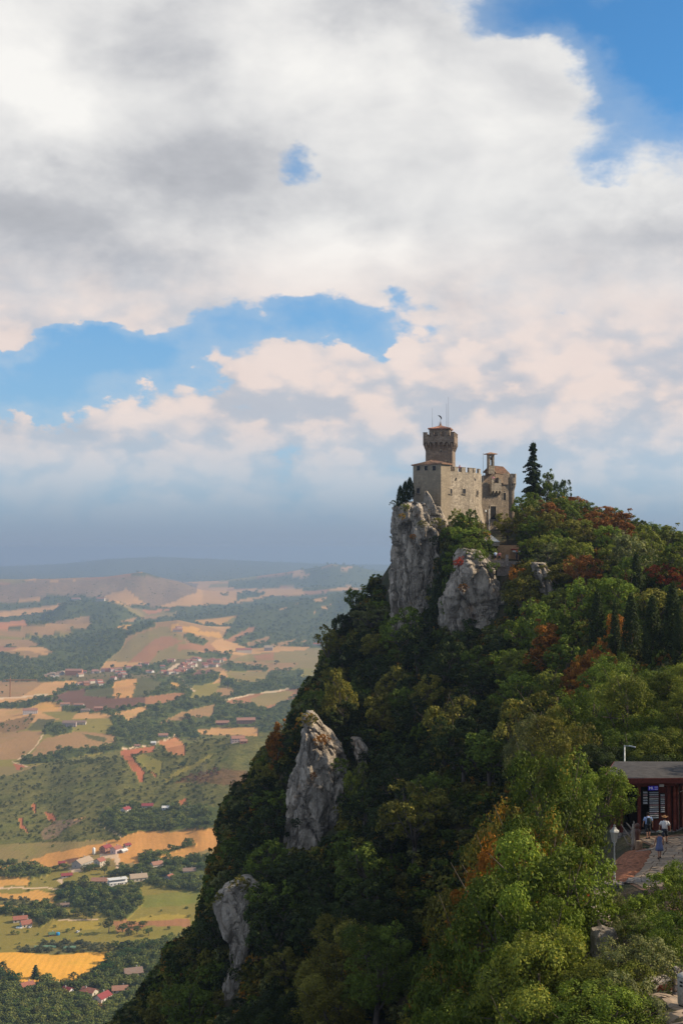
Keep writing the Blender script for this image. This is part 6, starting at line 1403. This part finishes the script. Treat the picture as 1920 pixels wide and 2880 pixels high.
person((P(1817, 2338, 86).x, 85.6, gz(20.4, 85.6) + .06), R(5), 1.74, 'person with a dark backpack and blue shirt facing the print racks', 'shirt', (.32, .42, .66), 'shorts', (.02, .022, .028), stride=.08, pack=(.03, .04, .045))
# carved figure, stump and driftwood beside the path
def carved():
    x = P(1795, 2350, 83).x; g = gz(x, 83) + .05
    s = empty('tree_stump', (x, 83, g), 0, 'sawn pale stump standing at the edge of the red earth', 'stump')
    MB().rings([(0, 0, -.2, .24, .22), (0, 0, .1, .23, .21), (.01, 0, .5, .21, .20), (.01, 0, .56, .20, .19)], 16).build('trunk', plain('stump_wood', (.24, .15, .09), .9, scale=9, bump=.6), s, True)
    MB().rings([(.01, 0, .561, .19, .18), (.01, 0, .575, .185, .175)], 16).build('cut_face', plain('cut_wood', (.36, .26, .16), .9, scale=25), s)
    x2 = P(1790, 2335, 84.2).x; g2 = gz(x2, 84.2); cw = plain('carved_wood', (.10, .035, .02), .45, scale=6, spec=.5)
    c = empty('carved_figure', (x2, 84.2, g2), R(20), 'dark brown carved wooden figure with a round head behind the stump', 'statue')
    MB().rings([(0, 0, -.1, .20, .18), (0, 0, .35, .19, .17), (0, 0, .60, .16, .15), (0, 0, .85, .20, .16), (0, 0, 1.02, .21, .15), (0, 0, 1.12, .12, .10), (0, 0, 1.16, .08, .08)], 16).build('body', cw, c, True)
    MB().rings([(0, 0, 1.13, .07, .07), (0, .0, 1.2, .14, .14), (0, 0, 1.31, .17, .17), (0, 0, 1.42, .14, .14), (0, 0, 1.48, .05, .05)], 16).build('head', cw, c, True)
    MB().tube([(0, .16, 1.30), (0, .21, 1.27)], [.03, .015], 6).build('nose', cw, c)
    for sd_ in (-1, 1): MB().tube([(sd_ * .19, 0, 1.0), (sd_ * .25, .05, .8), (sd_ * .16, .16, .68)], [.06, .055, .04], 8).build('arm', cw, c, True)
    x3 = P(1778, 2345, 83.6).x; d = empty('driftwood_trunk', (x3, 83.6, gz(x3, 83.6)), 0, 'bare grey driftwood trunk with forked branches beside the carved figure', 'driftwood')
    MB().tube([(0, 0, -.2), (.03, 0, .5), (.0, .02, 1.1), (.04, 0, 1.65)], [.15, .13, .12, .06], 9).build('trunk', MAT['bark_pale'], d, True)
    for pts in ([(0, 0, .15), (-.35, -.1, .45), (-.62, -.15, .95)], [(0, 0, .6), (-.35, 0, 1.05), (-.75, .05, 1.65)], [(0, 0, 1.2), (-.2, 0, 1.5), (-.42, 0, 1.75)], [(.02, 0, 1.4), (.10, .05, 1.75), (.08, .05, 1.85)]):
        MB().tube(pts, [.06, .045, .02], 7).build('branch', MAT['bark_pale'], d, True)
    p = P(1818, 2357, 82.3); o = MB().tube([(p.x - .75, 82.2, gz(p.x - .7, 82.2) + .12), (p.x + .75, 82.6, gz(p.x + .75, 82.6) + .12)], [.085, .075], 10).build('log', MAT['bark_pale'], None, True); tag(o, 'pale log lying across the path edge beside the stump', 'log')
carved()

# ================================================================== HOUSES IN THE VALLEY
WALLC = {'cream': plain('cream_plaster', (.55, .48, .38), .9), 'white': plain('white_plaster', (.66, .63, .60), .9), 'pink': plain('pink_plaster', (.52, .40, .38), .9), 'brick': plain('brick_wall', (.33, .17, .11), .9), 'grey': plain('grey_wall', (.36, .34, .31), .9), 'orange': plain('orange_plaster', (.52, .22, .12), .9)}
ROOFC = {'red': tile_mat('valley_red_tiles', (.36, .13, .085), (.26, .09, .062)), 'terra': tile_mat('valley_terracotta', (.36, .18, .12), (.28, .13, .09)), 'brown': tile_mat('valley_brown_tiles', (.25, .17, .13), (.20, .13, .10)), 'crimson': plain('crimson_sheet_roof', (.24, .05, .05), .8), 'tan': plain('tan_sheet_roof', (.36, .27, .19), .8), 'green': plain('green_sheet_roof', (.07, .13, .075), .7), 'pale': plain('pale_sheet_roof', (.60, .58, .54), .7)}
def ground_at(px, py):
    h = valley_hit([px], [py])[0]; return h
def house(px, py, w, d, h, rz, wall, roof, label, rise=.38, flat=False, chim=1, win=True, name='house', cat='house', group=None, parts=True, g=None):
    g = ground_at(px, py) if g is None else g
    w, d, h = w * .82, d * .82, h * .85
    r = empty(name, (g[0], g[1], g[2] - .3), rz, label, cat, group); CLEAR.append((g[0], g[1], max(w, d) * .75 + 2)); CLEAR.append((g[0] * .985, g[1] - 10, max(w, d) * .55))
    hr = d / 2 * rise * 1.6
    wb = MB(); wb.add([(-w/2, -d/2, -3), (w/2, -d/2, -3), (w/2, d/2, -3), (-w/2, d/2, -3), (-w/2, -d/2, h), (w/2, -d/2, h), (w/2, d/2, h), (-w/2, d/2, h), (-w/2, 0, h + hr), (w/2, 0, h + hr)],
                      [(0, 1, 5, 4), (2, 3, 7, 6), (1, 2, 6, 9, 5), (3, 0, 4, 8, 7), (0, 3, 2, 1), (4, 5, 9, 8), (6, 7, 8, 9)])
    wb.build('wall', WALLC[wall], r)
    ov = .5; k = (hr) / (d / 2); rf = MB()
    if flat: rf.box(0, 0, h + hr + .2, w + .8, d + .8, .3)
    else:
        for s in (-1, 1):
            v = [(-w/2 - ov, s * (d/2 + ov), h - ov * k + .05), (w/2 + ov, s * (d/2 + ov), h - ov * k + .05), (w/2 + ov, 0, h + hr + .05), (-w/2 - ov, 0, h + hr + .05)]
            rf.add(v + [(a, b, c + .28) for a, b, c in v], [(0, 1, 2, 3), (7, 6, 5, 4), (0, 4, 5, 1), (2, 6, 7, 3), (1, 5, 6, 2), (3, 7, 4, 0)])
    rf = rf.build('roof', ROOFC[roof], r)
    if parts:
        for i in range(chim): MB().box(w * (.22 - .5 * i), d * .12, h + hr + .5, .8, .7, 1.6).build('chimney', WALLC['grey'], rf)
        if win:
            nst = 2 if h > 5 else 1
            for s in range(nst):
                for k_ in range(max(2, int(w / 3.6))):
                    x = -w/2 + w * (k_ + .5) / max(2, int(w / 3.6)); MB().box(x, -d/2 - .02, 1.5 + s * 2.8, 1.1, .08, 1.35).build('window', MAT['dark'], r)
                MB().box(w/2 + .02, 0, 1.5 + s * 2.8, .08, 1.0, 1.3).build('window', MAT['dark'], r); MB().box(-w/2 - .02, d * .1, 1.5 + s * 2.8, .08, 1.0, 1.3).build('window', MAT['dark'], r)
            MB().box(w * .1, -d/2 - .025, .9, 1.2, .09, 2.3).build('door', MAT['wood'], r)
    return r
def zp(z, x, y): return z[0] + x * z[2], z[1] + y * z[2]
HS = [ # px,py from an enlargement, size, turn, walls, roof, label
 (ZC, 905, 545, 15, 10, 3.4, 62, 'white', 'crimson', 'white gabled house with a crimson roof nearest in the valley'), (ZC, 790, 500, 14, 9, 3.2, 152, 'cream', 'red', 'red roofed wing joined behind the nearest white house'), (ZC, 600, 480, 9, 7, 3, 150, 'white', 'crimson', 'small crimson roof half hidden by trees left of the nearest house'),
 (ZC, 1175, 320, 17, 12, 3.2, 20, 'pink', 'brown', 'brown roofed farmhouse beside the dark slope'), (ZC, 1060, 470, 14, 9, 3, 10, 'pink', 'terra', 'old pinkish tiled roofs right of the nearest white house'), (ZC, 240, 440, 12, 8, 3, 40, 'white', 'red', 'half hidden house with a patched red roof at lower left'),
 (ZF, 750, 285, 13, 9, 6.5, 60, 'brick', 'crimson', 'brick barn with a crimson roof at the top of the farm'), (ZF, 835, 285, 13, 9, 5.5, 60, 'pink', 'red', 'pale pink farmhouse with a red roof beside the brick barn'), (ZF, 560, 395, 26, 14, 5.0, 65, 'grey', 'tan', 'long grey cowshed with a tan roof below the farm'), (ZF, 700, 400, 11, 10, 6.8, 60, 'cream', 'red', 'cream two storey farmhouse with a bright red roof'), (ZF, 925, 250, 8, 6, 3, 40, 'grey', 'crimson', 'small shed with a crimson roof right of the pink farmhouse'), (ZF, 895, 280, 10, 6, 2.4, 60, 'grey', 'pale', 'low pale roofed shed beside the farm track'),
 (ZF, 430, 490, 13, 7, 2.6, 20, 'grey', 'crimson', 'low crimson roofed house behind a hedge left of the farm'), (ZF, 390, 388, 8, 6, 3, 10, 'brick', 'crimson', 'small red shed left of the long cowshed'), (ZF, 700, 535, 19, 10, 3, 0, 'cream', 'terra', 'wide terracotta roofed house in the middle of the wood'), (ZF, 845, 545, 22, 11, 3.2, 25, 'white', 'pale', 'white flat roofed house beside the wide terracotta roof'), (ZF, 1015, 520, 20, 12, 4, 20, 'cream', 'tan', 'house with a wide pale tan roof right of the white roof'), (ZF, 1165, 405, 14, 10, 4.5, 35, 'cream', 'terra', 'cream house among trees below the golden field'), (ZF, 1270, 500, 9, 8, 3, 60, 'grey', 'red', 'small red pyramid like roof in the olive trees'), (ZF, 1430, 465, 15, 9, 3.6, 10, 'cream', 'brown', 'brown roofed house with two chimneys by the mountain edge'),
 (ZF, 395, 738, 15, 6, 2.4, 8, 'grey', 'brown', 'long low brown roofed shed with a white end'), (Z7, 215, 580, 15, 9, 3.4, 18, 'cream', 'red', 'red roofed cottage with a chimney at the left side'), (Z7, 275, 620, 11, 10, 3.6, 30, 'cream', 'red', 'gabled cream house in front of the red roofed cottage'), (Z7, 545, 720, 6, 5, 2.2, 25, 'brick', 'green', 'garden hut with a dark green roof'),
 (Z8, 925, 690, 13, 9, 3.5, 60, 'white', 'crimson', 'white house with a dark red roof among trees on the middle slope'), (Z8, 1085, 658, 16, 9, 3.5, 5, 'cream', 'crimson', 'house with a white and crimson roof on the middle slope'), (Z8, 1220, 670, 10, 7, 3, 0, 'white', 'pale', 'small white house right of the crimson roof on the middle slope'),
 (Z8, 1200, 140, 20, 11, 4.5, 10, 'pink', 'terra', 'pinkish farmhouse on the crest above the red earth slope'), (Z8, 1130, 195, 10, 8, 4, 0, 'white', 'pale', 'white shed at the end of the crest road'), (Z8, 1010, 213, 12, 6, 3, 5, 'cream', 'terra', 'small house beside the crest road'),
 (ZG, 705, 920, 22, 13, 6, 15, 'pink', 'terra', 'large pink house on the bright hillside near the mountain edge'), (ZG, 765, 935, 12, 9, 4, 10, 'orange', 'terra', 'low orange house right of the large pink house'), (ZG, 545, 745, 30, 14, 6, 5, 'brick', 'terra', 'long reddish farmhouse in the scrub'), (ZG, 790, 735, 42, 16, 9, 8, 'brick', 'terra', 'group of brick farm roofs right of the long reddish farmhouse'),
 (Z4, 210, 412, 34, 14, 9, 12, 'white', 'terra', 'white apartment house with balconies at the left side'), (Z4, 480, 500, 30, 14, 9, 5, 'pink', 'brown', 'large pink house among dark trees left of centre'), (Z4, 560, 490, 22, 12, 5, 0, 'cream', 'brown', 'low house right of the large pink house'), (Z4, 450, 360, 24, 12, 5, 10, 'cream', 'terra', 'long tiled house at the edge of the ploughed field'), (Z4, 545, 365, 24, 12, 5, -5, 'grey', 'terra', 'grey walled house at the end of the ploughed field'), (Z4, 680, 395, 20, 11, 6, 10, 'orange', 'terra', 'orange house below the ploughed field'), (Z4, 590, 400, 20, 10, 4, 0, 'cream', 'brown', 'brown roofed house left of the orange house'),
 (ZB, 520, 775, 60, 22, 12, 15, 'cream', 'red', 'row of red roofed blocks above the village'), (ZB, 715, 755, 34, 26, 12, 0, 'grey', 'tan', 'squat grey water tower building on the skyline field'), (ZB, 1100, 720, 36, 18, 8, 0, 'cream', 'red', 'red roofed house close to the mountain skyline'), (ZV, 285, 312, 52, 18, 14, 0, 'orange', 'terra', 'church like orange building at the left of the village'),
 (ZA, 600, 362, 60, 25, 12, 5, 'cream', 'terra', 'pale houses on the wooded hilltop'), (ZA, 795, 370, 50, 25, 16, -5, 'cream', 'terra', 'hilltop house cluster right of the pale houses'), (ZA, 1400, 605, 40, 18, 7, 5, 'cream', 'terra', 'lone farm in the golden field above the village'), (ZA, 1410, 585, 24, 14, 6, 30, 'pink', 'terra', 'farm outbuilding on the golden field'),
]
for (z_, x, y, w, d, h, rz, wl, rf, l) in HS:
    px, py = zp(z_, x, y); house(px, py, w, d, h, R(rz), wl, rf, l, chim=2 if 'two chimneys' in l else 1, flat='flat roofed' in l, parts=py > 2000)
# village houses, too small to tell apart
VILL = [(80,325),(105,318),(130,312),(155,320),(180,305),(205,300),(230,300),(255,298),(90,338),(120,332),(330,318),(360,290),(430,292),(455,290),(500,280),(530,282),(560,278),(600,272),(625,275),(605,300),(640,298),(575,340),(630,320),(655,320),(685,260),(775,240),(760,255),(815,235),(850,290),(825,290),(935,258),(1010,208),(990,215),(940,290),(965,300),(990,300),(1035,293),(1050,300),(1075,285),(1095,282),(1110,270),(1085,235),(1100,245),(1075,258),(1120,235),(1135,225),(1150,205),(1165,195),(1185,195),(1200,200),(1170,215),(1150,250),(1170,245),(1130,255),(1245,235),(1280,215),(1300,205),(1320,210),(1345,215),(1360,205),(1385,200),(1290,240),(1320,245),(1340,240),(1250,250),(320,385),(345,380),(375,382),(415,368),(470,368),(480,380),(440,290),(1120,210),(1060,275),(1140,275)]
vp = valley_hit([100 + x * .3827 for x, y in VILL], [1780 + (y + 6) * .3827 for x, y in VILL])
for k, (g, (x, y)) in enumerate(zip(vp, VILL)):
    left = x < 310; wl = 'grey' if left else random.choice(['cream', 'pink', 'orange', 'cream', 'white']); rf = random.choice(['brown', 'tan', 'terra']) if left else random.choice(['red', 'terra', 'red', 'terra'])
    house(0, 0, random.uniform(13, 20), random.uniform(10, 14), random.uniform(6, 8.5), R(random.uniform(-35, 50)), wl, rf, 'pale greyish house in the tight cluster at the left end of the village' if left else 'small red roofed house in the distant village', parts=False, name='village_house', group='greyish village houses' if left else 'red roofed village houses', g=g)

# ------------------------------------------------------------------ small things in the valley
def at_ground(z_, x, y): return ground_at(*zp(z_, x, y))
for k, x in enumerate((1480, 1495, 1510)):
    g = at_ground(Z8, x, 425); o = empty('power_pole', tuple(g), 0, ['leftmost of three thin pale poles on the scrub slope', 'middle of three thin pale poles on the scrub slope', 'rightmost of three thin pale poles on the scrub slope'][k], 'pole', 'three poles on the slope')
    MB().tube([(0, 0, -1), (0, 0, 15)], [.35, .25], 6).build('mast', MAT['bark_pale'], o); MB().box(0, 0, 14, 2.2, .2, .25).build('cross_arm', MAT['bark_pale'], o)
g = at_ground(Z4, 72, 298); o = empty('tower_crane', tuple(g), 0, 'orange construction crane beside the road at the far left', 'crane'); cm = plain('crane_paint', (.42, .20, .06), .6)
MB().box(0, 0, 18, 2.2, 2.2, 38).build('mast', cm, o); MB().box(22, 0, 37.5, 74, 1.8, 2.2).build('jib', cm, o); MB().box(-12, 0, 36, 5, 2.5, 4).build('counterweight', MAT['steel'], o); MB().tube([(0, 0, 37), (0, 0, 46)], [1.0, .3], 4).build('apex', cm, o)
g = at_ground(ZF, 652, 318); o = empty('feed_silo', tuple(g), 0, 'white feed silo beside the long cowshed', 'silo')
MB().rings([(0, 0, 1.5, .4, .4), (0, 0, 3, 1.6, 1.6), (0, 0, 8, 1.6, 1.6), (0, 0, 9.2, .5, .5)], 14).build('tank', MAT['white'], o, True)
for k in range(4): u = k * math.pi / 2 + .4; MB().tube([(1.3 * math.cos(u), 1.3 * math.sin(u), -1), (1.3 * math.cos(u), 1.3 * math.sin(u), 4)], .12, 5).build('leg', MAT['steel'], o)
g = at_ground(Z7, 610, 722); o = empty('water_tank', tuple(g), .3, 'bright blue water tank beside the green roofed hut', 'tank'); bl = plain('blue_plastic', (.02, .26, .55), .5); MB().rings([(0, 0, 0, 1.5, 1.1), (0, 0, .2, 1.7, 1.2), (0, 0, 2.2, 1.7, 1.2), (0, 0, 2.5, 1.3, .9)], 14).build('drum', bl, o, True); MB().rings([(0, 0, 2.51, .4, .4), (0, 0, 2.7, .4, .4)], 10).build('cap', bl, o)
g = at_ground(Z7, 210, 640); o = empty('swimming_pool', tuple(g), .3, 'small pale blue pool beside the cream house', 'pool'); MB().rings([(0, 0, -.3, 3.4, 2.2), (0, 0, .9, 3.4, 2.2), (0, 0, .95, 3.1, 1.9)], 20, False).build('rim', MAT['white'], o); MB().rings([(0, 0, .5, 3.2, 2.0), (0, 0, .8, 3.2, 2.0)], 20).build('water', plain('pool_water', (.10, .42, .55), .1), o)
def car(g, rz, col, label, group=None):
    o = empty('parked_car', tuple(g), rz, label, 'car', group); pm = plain('car_paint', col, .3, spec=.5)
    MB().add([(-2.1, -.85, .3), (2.1, -.85, .3), (2.1, .85, .3), (-2.1, .85, .3), (-2.15, -.85, .85), (2.1, -.85, .75), (2.1, .85, .75), (-2.15, .85, .85), ], [(0, 1, 5, 4), (1, 2, 6, 5), (2, 3, 7, 6), (3, 0, 4, 7), (4, 5, 6, 7), (3, 2, 1, 0)]).build('body', pm, o, bevel=.08)
    MB().add([(-1.9, -.8, .84), (1.1, -.8, .80), (1.1, .8, .80), (-1.9, .8, .84), (-1.5, -.65, 1.42), (.3, -.65, 1.45), (.3, .65, 1.45), (-1.5, .65, 1.42)], [(0, 1, 5, 4), (1, 2, 6, 5), (2, 3, 7, 6), (3, 0, 4, 7), (4, 5, 6, 7)]).build('cabin', MAT['dark'], o)
    MB().box(-.6, 0, 1.46, 1.8, 1.3, .06).build('roof', pm, o)
    for sx in (-1.35, 1.35):
        for sy in (-.82, .82): MB().tube([(sx, sy - .1, .32), (sx, sy + .1, .32)], .32, 12).build('wheel', MAT['iron'], o)
for (x, y, l) in ((315, 636, 'white car parked beside the cream house'), (820, 692, 'white car parked by the garden plots')): car(at_ground(Z7, x, y), R(70), (.7, .7, .7), l)
for k in range(12): car(at_ground(Z8, 1322 + k * 8, 668), R(85 + random.uniform(-8, 8)), random.choice([(.65, .65, .65), (.5, .5, .52), (.6, .58, .5)]), 'pale car in the row parked on the middle slope', 'cars parked in a row')
g = at_ground(Z7, 1330, 815); o = empty('tarpaulin_roll', tuple(g), .15, 'long dark tarpaulin covered heap under the oaks', 'heap'); MB().tube([(-6, 0, .8), (-5, 0, 1.3), (5, .3, 1.3), (6, .3, .8)], [.5, 1.5, 1.5, .5], 9).build('cover', MAT['iron'], o, True)
for (x, y, l) in ((480, 860, 'long pale green polytunnel in the kitchen gardens'), (735, 852, 'short green polytunnel right of the long one')):
    g = at_ground(Z7, x, y); o = empty('polytunnel', tuple(g), .1, l, 'tunnel'); w = 9 if x < 500 else 5
    mb = MB(); pr = [(2 * math.cos(u), 2 * math.sin(u)) for u in np.linspace(0, math.pi, 9)]; mb.add([(-w, a, b) for a, b in pr] + [(w, a, b) for a, b in pr], [(i, i + 1, i + 10, i + 9) for i in range(8)] + [tuple(range(9)), tuple(range(17, 8, -1))]); mb.build('cover', plain('green_film', (.13, .22, .13), .4), o)

# ------------------------------------------------------------------ single trees of the near valley
def vtree(z_, x, y, rad, hgt, col, label, kind='mid', group=None):
    g = at_ground(z_, x, y); n = {'mid': 6, 'fir': 2, 'shrub': 3, 'cypress': 3}[kind]
    if kind == 'fir': sx, sz = rad / .24, hgt
    else: sx, sz = rad, hgt / CR[kind]
    plant(kind, random.randrange(n) if kind != 'fir' else 0, (g[0], g[1], g[2] - .3), sx, sz, col, .02, name='fir_tree' if kind == 'fir' else 'valley_tree', label=label, cat='tree', group=group)
VD, VM, VBr = (.055, .085, .026), (.080, .110, .030), (.115, .150, .036)
vtree(Z7, 1145, 700, 5.5, 17, (.085, .105, .045), 'tall pale tree with an open crown by the red earth field'); vtree(ZC, 315, 355, 5, 11, VD, 'dark conifer at the edge of the golden wheat field', 'fir'); vtree(Z7, 878, 180, 5.5, 9, VD, 'round dark tree on the lawn below the farm'); vtree(ZC, 645, 372, 4, 6, VM, 'small round tree at the edge of the wheat field'); vtree(ZF, 843, 205, 3.5, 6, VM, 'round tree behind the farm buildings'); vtree(ZF, 715, 285, 3, 6, VD, 'dark bush tree in front of the brick barn')
vtree(Z8, 1435, 165, 9, 13, VD, 'round dark tree on the crest near the farmhouse'); vtree(Z8, 1340, 445 - 80, 6, 10, VD, 'dark tree beside the three poles'); vtree(ZG, 605, 350, 14, 22, VD, 'large round dark thicket tree in the pale fields'); vtree(ZG, 1110, 105, 9, 14, VD, 'round tree on the far field near the mountain skyline'); vtree(ZG, 885, 100, 6, 10, VD, 'small round tree on the far field'); vtree(ZG, 180, 685, 8, 12, VD, 'lone round tree on the brown field slope'); vtree(Z4, 1290, 445, 8, 11, VD, 'lone dark tree on the brown slope')
grp = [(Z7, 'dark tree in the grove between farm and cottage', 'grove trees', VD, [(640, 330), (700, 300), (760, 340), (820, 300), (880, 340), (940, 300), (1000, 350), (1060, 300), (1120, 360), (1180, 300), (1240, 370), (1300, 310), (1360, 370), (1420, 320), (1460, 390), (1000, 410), (1120, 430), (1240, 450), (870, 240), (700, 250), (1320, 470)], 5.2, 9),
       (Z7, 'tree shading the red roofed cottage', 'trees by the cottage', VM, [(400, 470), (470, 560), (520, 480), (560, 540), (640, 520), (370, 420), (600, 450), (440, 620), (60, 500), (180, 500), (100, 470)], 4.6, 9),
       (Z7, 'green tree along the farm road', 'trees along the farm road', VM, [(770, 520), (820, 530), (910, 550), (960, 565), (880, 500), (1000, 500), (1290, 690), (1380, 640), (1440, 700), (1500, 640), (1560, 720), (1350, 720)], 4.4, 8),
       (ZC, 'dark oak at the right end of the wheat field', 'oaks by the wheat field', VD, [(960, 130), (1010, 110), (1080, 150), (1140, 170), (1200, 190), (1060, 220), (950, 270), (990, 300), (920, 330), (860, 340), (1000, 360), (840, 390), (1260, 130), (1330, 110)], 5.0, 10),
       (ZC, 'green tree in the wood at the lower left corner', 'lower left wood', VBr, [(30, 420), (90, 470), (160, 520), (60, 560), (230, 560), (310, 500), (370, 470), (420, 540), (140, 620), (250, 650), (340, 620), (430, 640), (510, 590), (470, 480), (560, 540), (620, 620), (90, 690), (210, 720), (330, 700), (450, 720), (560, 680), (660, 690), (740, 650), (720, 580), (650, 540), (760, 700), (560, 740), (690, 745)], 4.4, 8),
       (ZC, 'dark tree at the left edge above the lower wood', 'left edge trees', VD, [(20, 330), (60, 350), (95, 390), (30, 390), (130, 430), (-10, 430)], 5, 11),
       (ZF, 'tree beside the farm lane', 'trees beside the farm lane', VM, [(340, 440), (410, 430), (580, 430), (620, 440), (660, 430), (760, 420), (740, 470), (790, 490), (830, 480), (940, 480), (1060, 450), (1110, 400), (1250, 420), (1310, 400), (1400, 400), (1470, 390), (1520, 420), (860, 460), (1000, 450)], 5, 8)]
for (z_, l, g_, col, pts, rad, hh_) in grp:
    for (x, y) in pts: vtree(z_, x, y, rad * random.uniform(.75, 1.2), hh_ * random.uniform(.8, 1.25), tuple(c * random.uniform(.8, 1.2) for c in col), l, group=g_)
far_woods()
